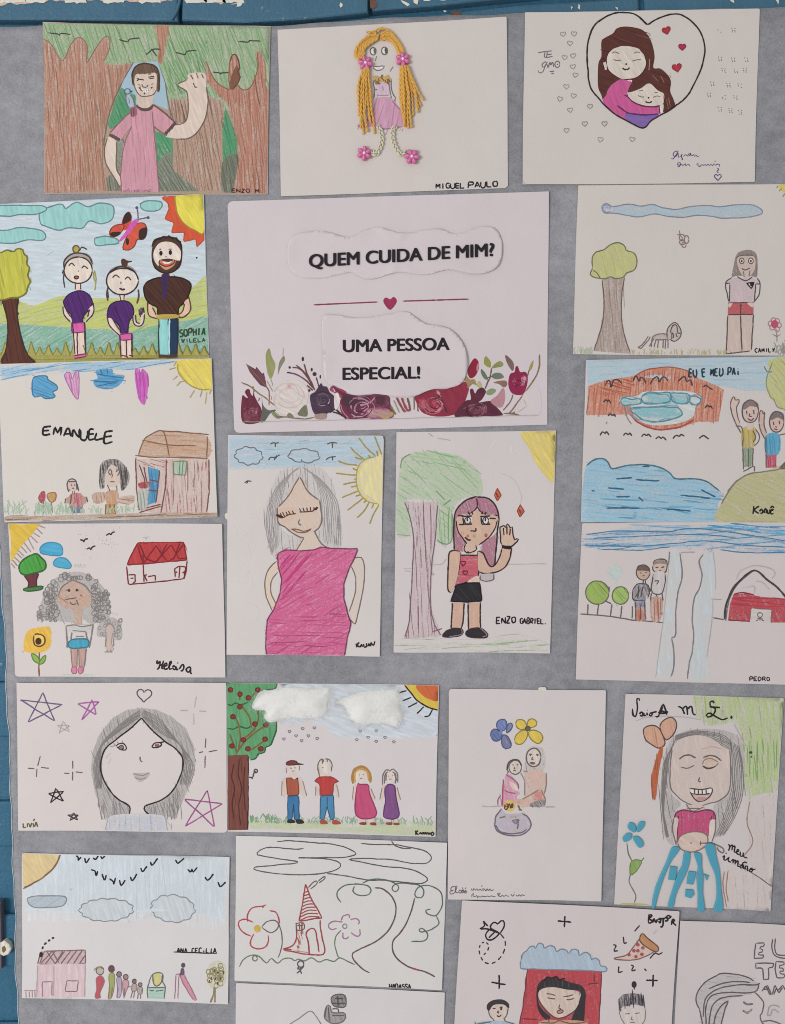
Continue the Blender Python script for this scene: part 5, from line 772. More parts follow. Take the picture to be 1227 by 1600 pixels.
# ---- river and red barn
Sheet('river_barn_drawing','drawing of a pale river between two standing figures and a red barn',[(909,817),(1262,815.4),(1255,1070),(899,1061)],(885,810,.27873),paper='c8bebc',lift=.0011,curl=(.3,.4,.4,.6),soft=0.88)
P('sky'); Q='105 95 200 75 380 45 600 40 850 35 1260 45 1260 195 1050 190 860 175 700 175 560 165 400 178 200 172 95 150'; Fi(Q,'7fadc6',.66,177,edge=.7); Ha(Q,'4a8fb8',178,9,2.4,.8,6,6,True,seg=110); Ha('100 130 340 130 330 165 110 158','2f86ae',178,8,2.6,.9,6,6,True,seg=90); Ha('800 40 1260 70 1250 130 950 90','3f97bf',8,9,2.6,.8,5,6,True,seg=90)
Lm('110 90 300 70 560 75 700 55 900 75 1227 125|100 150 400 155 600 140 780 125 1000 150 1227 160|200 172 400 178 580 160|860 175 1000 190 1227 192|150 110 400 100 700 90 950 105','47779a',1.8)
P('river'); Q='575 185 640 185 650 320 625 420 610 560 610 655 590 680 600 780 600 850 580 890 500 890 525 720 550 500 560 350'; Fi(Q,'b6c4c8',.72,85,edge=.5); Q2='760 200 820 180 835 350 815 560 795 700 790 890 690 900 700 720 705 600 710 470 745 380 755 300'; Fi(Q2,'b4c4ca',.75,85,edge=.5); Lm('578 185 572 260|635 190 648 320 622 430 612 540 610 655 590 668 600 740 602 830 585 885|765 200 742 240 758 310 745 390 715 450 705 560 712 650 705 740 685 820 678 900','75797f',2.4); Lm('820 185 832 280 835 400|572 250 560 400 545 560 520 720 500 890|820 450 815 560 800 680 785 780','a3a9ac',1.6); Lm('790 180 800 170 815 175 800 190|640 190 720 188','a09a9a',1.8); Lm('810 450 870 455','a09a9a',1.6)
for c,rx,ry,cl in (((173,415),65,66,'93ac4e'),((302,432),46,50,'9ab45c')): N('round_bush'); FH(ell(*c,rx,ry),cl,1,50,9,2.2,'7a983c','5f6a44',2)
N('pale_tree'); Fi(ell(272,303,42,42),'b0c6c0',.75,60); Ha(ell(272,303,42,42),'9ab8b0',40,10,1.6,.7,2,9,True); Lm('285 345 268 385','b0c6c0',2)
P('ground_line'); Lm('75 535 220 545 380 570 540 582|120 480 118 540|180 480 172 538|255 480 245 548|310 490 303 552|370 490 368 560|820 555 880 566|238 380 240 410|215 460 250 478','66605f',2.2)
P('left_figure'); S.parts.pop('left_figure',None); P('figure1/head'); Fi(ell(430,302,38,42),'bd9a84',.85,60); Fi('395 290 400 265 430 258 460 270 468 295 430 292','6d5a50',1,10); Li(ell(430,302,38,43),'5a4e4c',2,closed=True); Lm('410 305 420 306|440 303 450 304|425 322 438 320','5a4a48',1.8)
P('figure1/jacket'); Q='375 400 400 372 430 368 455 372 462 420 445 440 440 465 385 465 375 440'; FH(Q,'8a8488',.8,70,8,1.8,'5a5660'); Lm('372 400 395 370 420 365 455 372 464 410 455 450|372 400 375 455 440 462|405 375 400 450|430 345 428 372|440 345 445 370|385 440 400 420 410 400|430 380 415 440','4f4a50',2)
N('figure1/leg'); FH('385 465 438 465 438 500 388 500','8086a0',.8,85,7,1.8,'5f6684'); N('figure1/leg'); FH('388 500 438 500 438 568 390 568','b87058',.75,85,8,2,'a05a44'); Lm('388 465 388 570|412 480 414 570|438 465 440 570','5a4e54',1.8)
P('figure2/head'); Fi(ell(523,268,38,40),'c2a896',.8,60); Li('485 260 492 235 525 228 560 238 562 280 548 305 510 308 486 290','5a4e4c',2,closed=True); Fi('488 258 495 236 525 230 558 242 560 256 520 252','8a7a74',.9,0); Lm('498 275 515 272|530 275 548 270|518 295 530 292','4a4042',2)
P('figure2/body'); Fi('480 310 550 305 550 410 480 412','c3bab8',1,80); Lm('485 310 478 410 535 418 552 350 550 310|485 330 470 410|492 350 515 350 505 370|478 415 472 450 475 560|505 420 500 560|535 420 540 460','5a5254',2); FH('474 450 535 450 525 565 478 568','b88068',.75,88,8,2,'a0664c')
P('barn/roof'); Fi('890 570 880 530 900 450 940 370 1045 290 1040 300 960 370 920 440 905 500 895 570','6a6466',1,60); Lm('885 565 890 500 915 430 960 360 1048 290 1120 340 1190 395 1240 460','454044',3.4); Li('950 340 970 300 1020 272 1080 265 1150 285 1168 310 1150 340','b0a8a8',2); Lm('980 390 1010 385 1050 380 1052 420|1060 350 1100 360 1140 400','b8b2b0',2); 
P('barn/wall'); Q='905 568 915 480 935 425 1000 420 1100 440 1180 445 1260 450 1260 582 1145 582 1150 510 1035 500 1025 575'; Fi(Q,'b84450',.98,60,False); Ha('915 490 935 430 1100 440 1225 450 1225 490 1100 490','a82838',5,7,2.6,1,2,5,False,'b84450'); Ha('905 565 915 490 1030 495 1020 570','a83a44',70,9,2,.8,2,6,False,'c06068'); Ha('1155 500 1225 495 1225 580 1150 578','a83a44',80,9,2,.8,2,6,False,'c06068'); Lm('905 568 1025 575|935 425 990 415 1050 428','8a2c38',2.2)
P('barn/door'); Fi('1035 500 1150 510 1145 580 1028 575','c6bdba',1.2,0,False); Lm('1025 575 1035 500 1150 510 1145 582','8a5a5c',1.6,False); Li(ell(1083,540,13,14),'6a5c5e',1.8,closed=True); Lm('1083 554 1083 572|1060 572 1075 566|1092 566 1105 574|1068 560 1098 562','6a5c5e',1.8)
Wr('PEDRO',1022,908,1140,908,22,INK,3.6,.7)
S.finish()
# ---- bob-haired face with stars
Sheet('face_with_stars_drawing','pencil face with dark bobbed hair among drawn stars and sparkles',[(27.6,1066),(354,1066),(356,1299.4),(30.5,1296)],(10,1055,.2934),paper='c9c0be',lift=.0020,curl=(.4,.3,.3,.5),soft=0.9)
P('face/hair'); Q='722 172 640 185 570 225 500 310 465 400 455 500 475 620 520 740 545 765 610 735 660 735 662 700 640 680 580 640 530 570 508 500 512 440 535 385 600 330 660 285 722 225 780 290 850 350 900 385 940 440 935 520 890 610 830 660 745 690 745 720 765 735 830 740 900 760 950 650 990 560 1010 470 1000 370 960 280 880 215 800 180'; Fi(Q,'a39e9b',.85,80,False); Ha(Q,'716b69',72,7,1.8,.85,3,9,False,'aaa5a2')
for i in range(9):
    t = i/8; Li([(715,180+40*t),(620-20*t,250+50*t),(520-10*t,350+30*t),(470+40*t,470),(480+30*t,600)],'7d7876',1.1); Li([(730,180+40*t),(820,230+70*t),(900+30*t,330+40*t),(1000-60*t,470),(980-50*t,580)],'7d7876',1.1)
for i in range(60):
    x = random.choice((random.uniform(475,655),random.uniform(750,940)))
    y0 = 640+random.uniform(-60,60)
    if inside(pts(Q),np.array([[x,y0]]))[0]: Li([(x,y0),(x+random.uniform(-5,12),y0+60),(x+random.uniform(0,18),min(765,y0+110))],'807b79',1.1)
P('face'); Li('722 225 660 285 600 330 535 385 512 440 506 500 530 570 580 640 640 680 662 700 658 735',INK,2.4); Li('722 225 780 290 850 350 900 385 942 440 935 520 890 610 830 660 745 690 745 720 765 735',INK,2.4)
Lm('588 372 600 365 625 360 642 378 640 395 612 393 590 375','33292b',2); Li(ell(615,382,13,11),'33292b',1.8,closed=True); Fi(ell(615,384,8,8),'8a6a64',1); Lm('585 372 575 360|600 362 595 350|620 358 622 346|555 378 585 372','8f8987',1.4); Lm('778 375 795 358 825 355 845 350|825 355 830 368 812 380 785 382 778 372','33292b',2.2); Fi(ell(806,370,12,8),'8a4a44',1); Li('715 430 718 450 728 458','6a6361',2); Fi('680 520 720 518 765 518 750 545 715 565 690 545','a8a3a0',.8,10); Lm('680 520 725 530 765 515|690 540 715 550 752 542','8a8583',1.8); Lm('530 440 560 410|545 470 560 440','c5bfbc',1.4)
P('jumper'); Q='560 745 640 735 820 738 850 765 860 822 530 818 545 770'; Fi(Q,'aab2bf',.75,88,edge=.7); Ha(Q,'8f99ac',88,11,1.8,.7,3,5,True); Lm('545 765 530 818|850 750 862 820','9a9a9e',1.6)
P('heart'); Li(heart(737,103,42,2),'5a5058',2.2,closed=True)
def star(q, col, w): N('star'); Li(q,col,w,False,closed=True)
star('122 245 200 88 262 242 78 126 303 154','66587a',2.2); star('405 236 463 127 482 210 383 148 499 138','a85aa0',2.2); star('285 306 308 242 340 298 272 265 342 266','aaa4a2',1.9); star('240 675 268 597 312 670 225 625 312 615','352a30',2.4); star('342 770 362 726 386 768 330 740 392 740','4a3f4a',2.2); star('955 800 1075 607 1113 803 950 655 1155 680','9c4f86',2.2)
for q in ('185 428 172 480|120 492 155 494|168 495 165 538|190 488 232 492','357 452 358 495|312 518 340 520|358 510 356 558|372 512 410 516','1015 110 1005 170|930 185 970 185|1000 200 1002 262|1030 188 1068 190','1065 332 1062 385|1028 410 1050 404|1062 425 1060 492|1080 405 1125 396'): N('sparkle'); Lm(q,'6a5c62' if '1015' not in q else 'aaa4a3',2)
N('lettering'); Lm('96 782 98 806 112 804|118 782 119 804|126 782 134 804 143 780|149 782 151 804|157 802 164 776 174 802|149 772 158 758|160 792 172 790','5f5a34',2.2,False)
S.finish()
# ---- family of four under cotton clouds
Sheet('cotton_cloud_family_drawing','drawing of four people in a row under two fluffy cotton clouds and apple tree',[(354.4,1066),(686,1069.7),(680.4,1306),(356,1298)],(345,1055,.2934),paper='cac2c2',curl=(.3,.5,.5,.3),lift=.0012)
P('sky'); Fi('300 50 980 50 1160 180 1150 330 900 350 640 340 480 250 320 260','c0c8d0',.85,20,edge=.3)
P('tree/crown'); Q='34 38 160 34 290 38 300 55 285 72 240 75 200 95 180 160 240 190 235 230 295 235 298 285 280 340 265 370 240 380 235 410 200 420 190 440 160 448 130 420 38 425'; Fi(Q,'579a66',1.08,80); Ha(Q,'3f8552',85,10,2.2,.8,1,6,True,'579a66'); Lm('34 38 160 34 290 38 300 58 285 72 240 75|298 240 298 285 280 340 265 370 240 380 235 410 200 420 190 440 160 450|38 150 60 158 80 145 110 155 150 140|38 280 70 285 100 270 140 280 160 270','2c5a3c',2.4)
Lm('95 395 105 330 100 270 80 220 70 215|85 410 150 330 240 265|120 340 175 290 200 240 200 180|165 395 215 360 240 338|90 415 60 340 50 310|110 150 155 220 165 280|100 80 105 130|200 75 150 130','7a5a34',2.6)
for x,y in ((55,75),(105,98),(200,76),(150,118),(105,165),(68,218),(185,257),(243,262),(122,342),(238,338),(62,374),(147,390),(216,390)): N('tree/apple'); Fi(ell(x,y,13,12),'8f2f2c',1.1); Li(ell(x,y,13,12),'5f2422',1.6,closed=True)
P('tree/trunk'); Q='38 425 148 420 145 820 42 822'; Fi(Q,'7a463c',1.12,86,False); Ha(Q,'63352e',87,9,2,.8,0,3,False,'7a463c'); Lm('70 470 60 540 75 600 62 680 72 760|105 440 95 520 112 600 98 700 110 800|130 480 125 600 132 720','4f2c28',2); Li('148 430 146 820','3f2a26',2.4)
P('sapling'); Lm('150 540 170 542 178 520 188 508|172 542 168 552','4a4a44',2.4); Li(ell(188,508,9,9),'4a4a44',2.4,closed=True)
P('sun'); Fi('980 48 1163 48 1160 182 1100 165 1040 125','d0b22c',1.1,60,False); Fi('1045 50 1162 50 1160 132 1110 125 1065 95','c8622f',1.1,50); Li('980 48 1040 125 1100 165 1160 182','2f2a26',2.6); LN('ray','945 92 990 80|968 135 1015 115|998 168 1048 142|1045 202 1082 165|1085 218 1110 212 1128 178','2f2a26',2.4)
for x,y in ((368,298),(438,282),(500,278),(403,320),(468,320),(432,346),(338,337),(515,335),(744,295),(829,293),(786,328),(726,341),(876,329),(829,350),(923,352)): N('rain_heart'); Li(heart(x,y,8,0),'77727a',1.5,closed=True)
P('grass'); Q='150 760 400 775 700 780 1000 775 1145 775 1142 852 400 825 150 822'; Fi(Q,'b3bd92',.75,178,False,edge=.6); grass(155,300,778,780,38,'6f9a72',36,1.5); grass(300,1140,785,790,34,'86a585',120,1.4)
def person(nm, x, top, skin, parts): pass
N('man/arm'); Fi('328 560 350 545 355 600 345 640 328 640','cdb8ac',.9); N('man/arm'); Fi('415 540 435 555 455 635 440 640 415 590','cdb8ac',.9); P('man/head'); Fi(ell(385,495,34,32),'cfc2bc',1,80); Fi('368 520 400 520 400 540 368 540','cfbcb0',1); P('man/head'); Lm('350 490 352 520|420 480 420 505|370 492 380 494|392 490 402 492|380 508 395 508|328 560 326 640|438 560 458 640','8a807e',1.7)
P('man/cap'); FL('350 475 360 458 385 452 408 460 412 470 445 470 412 474','7a3a34',1.1,0,'4a2a2a',1.8); P('man/vest'); FL('350 545 378 545 392 560 412 540 418 635 358 638','a8553c',1.08,85,'7a3c2c',1.6,False); P('man/trousers'); FL('358 642 415 638 420 765 395 768 388 680 382 765 358 768','3572a0',1.1,85,'2a4f74',1.8,False); N('man/shoe'); Fi('358 768 388 766 398 782 360 784','33302f',1.15); N('man/shoe'); Fi('402 768 430 765 446 784 410 788','33302f',1.15)
N('teen/arm'); Fi('505 590 525 580 520 640 508 645','cdb8ac',.9); N('teen/arm'); Fi('605 580 622 580 632 645 618 648','cdb8ac',.9); P('teen/head'); Fi(ell(557,495,32,38),'d0c3bb',1,80); Fi('540 525 575 525 575 545 540 545','cfbcb0',1); P('teen/head'); Lm('525 530 518 480 530 450 545 445 550 462|555 445 575 445 592 470 590 510|540 445 545 470|570 445 568 460|520 500 528 540','7a6a50',2); Lm('508 590 505 640|618 580 632 648|540 490 550 490','8a807e',1.6)
P('teen/shirt'); FL('500 560 525 540 590 538 630 562 600 575 598 635 530 638 528 575','b83c38',1.1,85,'8a2f30',1.6,False); P('teen/trousers'); FL('532 642 600 638 605 765 585 768 568 690 552 768 530 765','4482a8',1.1,85,'2f5a80',1.8,False); Li('568 645 568 690','2f5a80',1.6); N('teen/shoe'); Fi('530 770 555 768 572 788 535 790','a04f3c',1.1); N('teen/shoe'); Fi('595 772 620 770 642 788 600 792','a8493c',1.1)
N('girl1/arm'); Fi('708 590 728 585 715 660 702 660','d0b8ac',.9); N('girl1/arm'); Fi('785 585 800 600 822 655 808 658','d0b8ac',.9); P('girl1/head'); Fi(ell(748,530,32,36),'d3c4ba',1,80); N('girl1/leg'); Fi('740 760 768 755 768 785 745 785','d0b8ac',1); N('girl1/leg'); Fi('792 755 812 752 822 785 800 788','d0b8ac',1); P('girl1/head'); Lm('735 528 742 528|758 526 765 526|742 548 758 546|708 590 702 660|800 600 824 656','8a7a74',1.6)
P('girl1/hair'); Li('705 575 702 530 712 500 740 488 770 492 795 520 798 570','a87a34',4.5); Lm('715 570 715 520 740 500 780 510 788 560','c0923c',3); P('girl1/dress'); FL('728 585 745 580 785 582 792 620 828 745 722 745','c04a74',1.1,80,'94305a',2); N('girl1/shoe'); Fi('742 782 775 780 772 794 742 792','8a3c3a',1.1); N('girl1/shoe'); Fi('798 782 825 782 828 796 800 794','8a3c3a',1.1)
N('girl2/arm'); Fi('860 590 880 588 862 660 848 660','d0b8ac',.9); N('girl2/arm'); Fi('928 588 940 595 958 660 942 660','d0b8ac',.9); P('girl2/head'); Fi(ell(905,535,30,36),'d3c4ba',1,80); N('girl2/leg'); Fi('885 755 905 755 905 785 888 785','d0b8ac',1); N('girl2/leg'); Fi('922 755 938 755 942 785 925 785','d0b8ac',1); P('girl2/head'); Lm('890 535 898 535|912 533 920 533|895 552 912 550|860 595 848 660|940 595 958 660','8a7a74',1.6); P('girl2/hair'); Lm('862 580 865 530 885 500 905 510 915 495 940 520 942 570|872 575 875 530 890 510|930 575 932 530 915 510|880 560 882 520|938 560 925 520','75686c',2.2); P('girl2/dress'); FL('878 590 925 585 935 650 948 752 870 752 878 670','7f4f84',1.1,80,'5a3468',2); N('girl2/shoe'); Fi('882 782 912 780 912 794 884 792','8a4a3a',1.1); N('girl2/shoe'); Fi('922 784 948 782 950 794 924 794','8a4a3a',1.1)
N('lettering'); Lm('1038 822 1040 846|1052 822 1042 834 1054 846|1058 842 1064 832 1070 842 1072 832|1074 842 1080 832 1084 844|1086 844 1090 832 1096 844|1098 844 1100 834 1106 836 1108 844 1114 834 1118 844|1120 840 1128 830 1136 840 1126 848 1120 840','3a3028',2.6)
S.finish(); crop(390,1060,.2119); R0 = S.root
M_COT, nt, bs = newmat('cotton_wool', 1); g = node(nt,'ShaderNodeNewGeometry'); f = noise(nt,g.outputs['Position'],220,5,.7)
nt.links.new(mixc(nt,f,alb('dcd7cf'),alb('eae6e0')), bs.inputs['Base Color']); bump(nt,f,.35,.003,bs); bs.inputs['Sheen Weight'].default_value = .35; bs.inputs['Subsurface Weight'].default_value = .3; bs.inputs['Subsurface Radius'].default_value = (.004,.004,.004)
def cotton(q, seed):
    q = spline(S.cr(q),True,6); px,T,e = triangulate(q,3.2)
    d = np.min(np.hypot(px[:,None,0]-q[None,:,0],px[:,None,1]-q[None,:,1]),1); r = np.random.default_rng(seed); nz = np.zeros(len(px))
    for k in range(22):
        a = r.uniform(0,6.28); w = r.uniform(.04,.26); nz += np.sin((px[:,0]*math.cos(a)+px[:,1]*math.sin(a))*w+r.uniform(0,6.28))*.13/(w*4+.3)
    h = .0006+.0062*(1-np.exp(-(d/13)**1.3))*(1+.2*nz); h[d<.01] = .0002
    o = mesh_obj('cotton_cloud', on(px,h,True), orient(px,T), M_COT, R0)
    acc = Acc()                                              # loose fibres
    lo,hi = q.min(0),q.max(0)
    for k in range(1500):
        p = q[r.integers(len(q))]+r.normal(0,2.2,2) if k%2 else r.uniform(lo,hi)
        if k%2==0 and not inside(q,p[None])[0]: continue
        dd = np.min(np.hypot(*(q-p).T)); b = .001 if k%2 else -.0002+.0062*(1-math.exp(-(dd/13)**1.3)); a = r.uniform(0,6.28); L = r.uniform(3,9); c = r.normal(0,.5)
        s = np.linspace(0,1,5); pp = p+L*np.c_[np.cos(a+c*s)*s,np.sin(a+c*s)*s]
        acc.put(tube(on(pp,b+.0006+.0012*np.sin(s*3)*r.uniform(.3,1),True),.00005,3))
    props(acc.obj('cotton_fibres',M_COT,o),kind='stuff')
cotton('25 185 60 130 130 95 220 70 330 65 430 70 520 72 590 65 600 110 580 170 575 230 530 280 440 290 340 290 260 290 210 310 150 320 110 280 120 235 60 230 25 215',3)
cotton('640 170 700 140 790 110 880 90 990 85 1090 80 1110 130 1105 200 1130 250 1125 310 1090 350 1000 330 900 335 820 340 760 310 720 250 690 200 650 190',8)
# ---- mother with child and flowers
Sheet('two_flowers_pair_drawing','small drawing of a seated woman and girl under one blue and one yellow flower',[(701.4,1075.6),(946,1077.5),(939,1406),(700,1403.4)],(690,1065,.22005),paper='c9c0bf',lift=.0022,curl=(.3,.6,.5,.3),soft=0.9)
P('blue_flower')
for q,c in (('395 330 392 290 415 268 445 266 462 290 455 330 430 345','6f80b4'),('350 390 350 350 375 332 410 345 430 370 415 405 380 418','6474a4'),('460 340 470 300 495 290 502 315 485 345 460 360','7a80a0'),('425 400 440 372 470 385 492 430 488 465 455 472 430 450','76789c')): FH(q,c,1,60,10,2,'55639a','4f587c',2)
Fi(ell(422,352,10,14),'a8b4d8',1,edge=.5,bg='6f80b4')
P('yellow_flower')
for q in ('525 300 535 270 570 265 595 285 600 325 560 335 535 325','608 310 615 270 645 260 672 280 668 310 635 322','520 420 525 380 560 345 605 345 605 390 575 435 540 440','618 350 660 340 705 365 716 400 690 435 650 420 620 380'): FL(q,'d6b83c',1.08,60,'8a7a34',2)
Fi(ell(612,328,18,14),'6a6458',1.1); Li(ell(612,328,18,14),'4f4a48',2,closed=True)
P('woman/hair'); Q='600 530 620 465 665 455 715 470 735 520 730 600 700 640 620 660 580 640 590 580'; Fi(Q,'b5adaa',.75,80); Ha(Q,'8a827f',80,12,1.7,.7,2,6,True)
P('woman/face'); Fi(ell(652,532,52,66),'cfc0b6',1.1,80); Li(ell(652,532,52,66),'6a6160',2.6,closed=True); Lm('620 510 640 512|668 512 690 514|645 530 640 545 652 548|625 572 645 568 665 574','5f5654',2); Fi(ell(630,518,6,6),'5f5654',1.1); Fi(ell(680,518,6,6),'5f5654',1.1); Li('628 573 645 578 662 574','7a5654',2.6)
P('woman/dress'); Q='590 640 640 620 710 625 740 680 730 780 735 830 710 830 660 870 560 885 580 840 590 740'; Fi(Q,'c9a392',.75,70); Ha(Q,'b58874',65,13,1.7,.6,2,7,True,'cfb3a6'); Fi('640 790 700 760 730 800 730 830 660 840','c4787c',.8,edge=.5,bg='c9a392'); Lm('740 640 742 720 728 790|705 760 735 830 725 880|590 700 588 800|560 835 640 790 690 760|580 630 610 632','8a7470',2); FH('640 850 725 830 725 878 630 880','7d7674',.8,60,9,2,'5a5452')
P('girl/head'); Fi(ell(522,600,44,50),'cfc0b6',1.1,80); Li(ell(522,602,44,50),'6a6160',2.2,closed=True); Li('480 640 465 620 475 570 510 548 545 552 565 590','4f4846',2.4); Lm('500 585 512 585|532 585 545 586|520 600 514 612 524 614|508 626 528 626','5f5654',1.8); Lm('470 620 462 700|560 640 590 700','8a827f',1.8)
P('girl/dress'); Q='455 655 490 660 520 690 545 730 540 780 525 840 500 870 425 875 430 800 445 720'; Fi(Q,'cc88a4',.85,80); Ha(Q,'c0609a',80,12,2,.7,2,6,True,'d0a0b4'); Li('455 655 500 680 540 720 545 752|'.split('|')[0],'8a5a70',2); Lm('445 765 480 780 525 785|438 690 430 880|420 800 400 830 400 870','8a5a70',2); Li('435 720 430 875','b04a60',2.2); Fi('480 700 530 730 545 770 500 750','d3bcb0',1)
P('basket'); Q='375 1000 390 950 420 900 460 930 520 940 580 920 615 960 632 1000 615 1050 570 1078 480 1085 410 1065'; Fi(Q,'b3aab4',.85,20); Fi('410 990 500 980 520 1030 430 1040','c9a8c4',.8,edge=.3,bg='b3aab4'); Fi('550 980 600 980 590 1040 540 1050','c4a0bc',.8,edge=.3,bg='b3aab4'); Fi('430 940 560 930 520 975 450 970','b08a70',.8,edge=.4,bg='b3aab4'); Fi('500 975 550 970 540 1005 515 1000','6a6674',.9); Fi('510 1030 560 1035 540 1065 500 1062','a8ac84',.8,edge=.4,bg='b3aab4'); Lm('380 1000 385 950 425 895|372 1000 390 1050 430 1075 490 1086 570 1080 620 1045 634 1000 610 955 570 930|385 1010 410 1055 470 1072 560 1068 605 1040|545 1000 535 1040|410 960 450 950','6d6570',2.4); Lm('540 870 555 900|545 900 570 905','7a6a3c',3); Fi('520 830 590 830 560 865 530 860','9a9468',.8,edge=.4,bg='c9a392')
P('basket/tag'); Fi(ell(482,872,40,42),'d0b05c',1.05,60); Lm('450 862 448 895 465 895 470 862 455 862|470 890 480 860 490 890 485 875|495 858 495 892|505 855 502 890|448 878 462 876','5f4a28',2.4)
P('ground_line'); Lm('285 878 340 880 420 876|735 882 800 882','a8a09e',2.2)
N('lettering'); Lm('95 1445 72 1450 65 1470 85 1474 62 1480 62 1500 90 1495|90 1495 108 1450 100 1446 98 1480 108 1492 118 1484|120 1484 130 1472 142 1484 132 1494 120 1486|142 1476 156 1470 152 1490 142 1488 150 1474|158 1490 170 1474 176 1490 164 1492 170 1476|146 1462 152 1454|166 1464 174 1454','6a6766',1.7); N('lettering'); Lm('212 1462 220 1480 232 1458 238 1476 250 1462 258 1478 272 1466 284 1478 292 1462 304 1464 300 1478 292 1474|304 1464 316 1478 322 1462 334 1478 342 1464 352 1478 370 1468|282 1448 290 1440','6a6766',1.7)
N('lettering'); Lm('212 1522 218 1496 232 1498 226 1510 216 1510 240 1522 248 1512 256 1522 252 1536 262 1512 272 1522 282 1512 294 1522 304 1512 316 1522 330 1512 342 1522 356 1512 366 1520 384 1518|396 1494 404 1518|398 1496 416 1496 408 1508 400 1508 420 1520 432 1508 444 1518 456 1508 470 1518 480 1512|492 1500 502 1516 516 1502|512 1492 518 1490|528 1508 540 1516 550 1506 562 1516 572 1506 590 1514','6a6766',1.6)
S.finish(); slab('tape','690 38 735 36 740 60 692 58',.0003,M_LIME,S.root,base=.0001)
# ---- face with pink bow and foam flower
Sheet('foam_skirt_girl_drawing','portrait sheet of a smiling long haired girl wearing a skirt of glued blue foam strips',[(977,1083),(1224,1090),(1203,1422),(959.5,1412)],(950,1070,.22575),paper='c6bdbb',curl=(.6,.6,.6,.2),lift=.0012,soft=0.86)
P('tree/crown'); Q='585 75 700 70 1210 92 1195 400 1165 720 1050 770 970 780 940 640 945 480 930 380 870 260 760 280 640 240 590 140'; Fi(Q,'a8b878',.82,80,edge=.7); Ha(Q,'83a052',84,14,2.2,.75,6,6,True,'b5c08c'); Ha('960 420 1160 380 1150 620 960 640','5f9a3c',88,11,2.4,.85,6,5,True,'a8b878'); Ha('600 100 780 90 800 240 650 230','8aa060',85,13,2.2,.7,5,6,True); Fi(ell(985,465,12,9),'2f4a34',1.1); Lm('985 490 992 500','2f4a34',3)
P('tree/trunk'); Q='960 800 1160 760 1140 1100 1125 1555 800 1550 790 1420 830 1260 930 1200 980 1080 970 950'; Fi(Q,'c0a8a0',.55,86,edge=.5); Ha(Q,'a58478',86,20,1.7,.6,6,6,True,seg=80); Lm('980 800 960 950 1000 1080 940 1180|800 1290 795 1400 820 1540|830 1280 815 1400 830 1500','a07a6c',2)
P('bow'); FH('245 340 245 300 285 278 330 282 370 320 385 370 390 410 350 435 300 410 260 380','cb9a80',1,80,12,1.8,'b8805f','5f4a44',2.2); FH('355 290 380 245 430 222 465 245 470 290 450 340 405 380 385 360','cb9a80',1,80,12,1.8,'b8805f','5f4a44',2.2); Fi('355 440 380 440 350 600 330 780 308 770 300 640 320 540','b85f38',1.05,85); Ha('355 440 380 440 350 600 330 780 308 770 300 640 320 540','8f4426',86,9,2.2,.9,2,5,True,'b85f38')
P('girl/hair'); Q='640 305 540 315 460 350 410 420 380 540 365 680 360 830 370 960 400 1060 450 1110 440 1000 455 880 500 820 430 740 430 560 440 440 500 370 600 345 700 360 780 410 840 440 845 620 840 720 800 780 740 820 730 880 750 960 740 1050 800 1010 860 920 910 800 935 700 945 560 930 420 890 350 780 310'; Fi(Q,'a39d9a',.72,86); Ha(Q,'6f6967',84,11,1.8,.85,4,7,True,seg=75)
for i in range(7):
    t = i/6; Li([(480-40*t,345+80*t),(425-40*t,480+60*t),(400-30*t,700),(385-10*t,880),(420-20*t,1050)],'7a7472',1.1); Li([(840+60*t,380+40*t),(860+70*t,560),(850+80*t,740),(800+80*t,900),(745+50*t,1040)],'7a7472',1.1); Li([(460,380-30*t),(600,350-35*t),(760+20*t,400-60*t),(850,450-60*t)],'7a7472',1.1)
P('girl/face'); Q='500 370 600 345 700 360 800 430 842 460 842 620 835 720 770 790 690 820 610 830 530 805 450 740 428 640 432 500 450 420'; Fi(Q,'c8b4ac',.9,80); Li('440 440 428 560 430 700 460 750 530 805 610 832 690 820 780 790 838 720 845 560 840 450','75696a',1.8); Lm('490 512 520 488 560 482 605 502|655 500 700 485 740 492 782 520','6a5c54',2.6); Lm('500 566 550 572 595 552','7a6c64',2); Li('652 555 680 572 720 568 760 538','4f4440',3.2); Fi('660 510 710 495 760 520 740 555 690 568 660 550','c9a98c',.9,edge=.5,bg='c8b4ac'); Li('650 545 665 515 710 505 760 530','8a7460',1.8); Lm('630 635 625 662 640 666','6a5c58',2.2); Lm('640 440 720 425 780 440','b8a090',1.8)
P('girl/mouth'); Fi('562 715 640 720 718 712 700 770 640 802 600 790 575 750','c5a8a0',1,10); Fi('568 716 640 720 715 714 700 748 640 752 578 745','dad3ce',1.2); Lm('560 714 640 720 718 712 700 772 640 804 600 790 565 735|575 748 640 754 702 748|595 718 598 750|622 720 624 752|648 720 650 753|675 718 678 750','4f4442',2.2); Fi('605 785 640 770 680 780 640 802','bd8a84',1)
P('girl/neck'); Fi('545 830 650 828 660 870 600 880 560 870','c8b4ac',1); Lm('540 820 565 860 600 868 660 840|545 850 640 852','75696a',2)
P('girl/top'); Q='485 870 530 862 600 875 670 862 720 870 738 930 700 935 695 1030 650 1015 570 1012 500 1040 475 1070 485 920 455 915'; Fi(Q,'c04a76',1.05,86,False); Ha(Q,'a82c5c',88,11,2.4,.85,1,4,False,'c86088'); Lm('455 918 470 880 530 862 600 876 670 862 725 872 742 930 705 930|485 900 478 1000 472 1080|715 900 695 1030|455 915 485 920','6f3450',2.2)
N('girl/arm'); Fi('455 920 485 925 475 1000 470 1080 450 1020','c8b4ac',1); N('girl/arm'); Fi('705 935 742 935 740 1000 720 1085 690 1085 695 1020','cfc0b8',1); Lm('452 920 445 1000 470 1105|742 935 738 1010 715 1085|690 1030 685 1085','75696a',2)
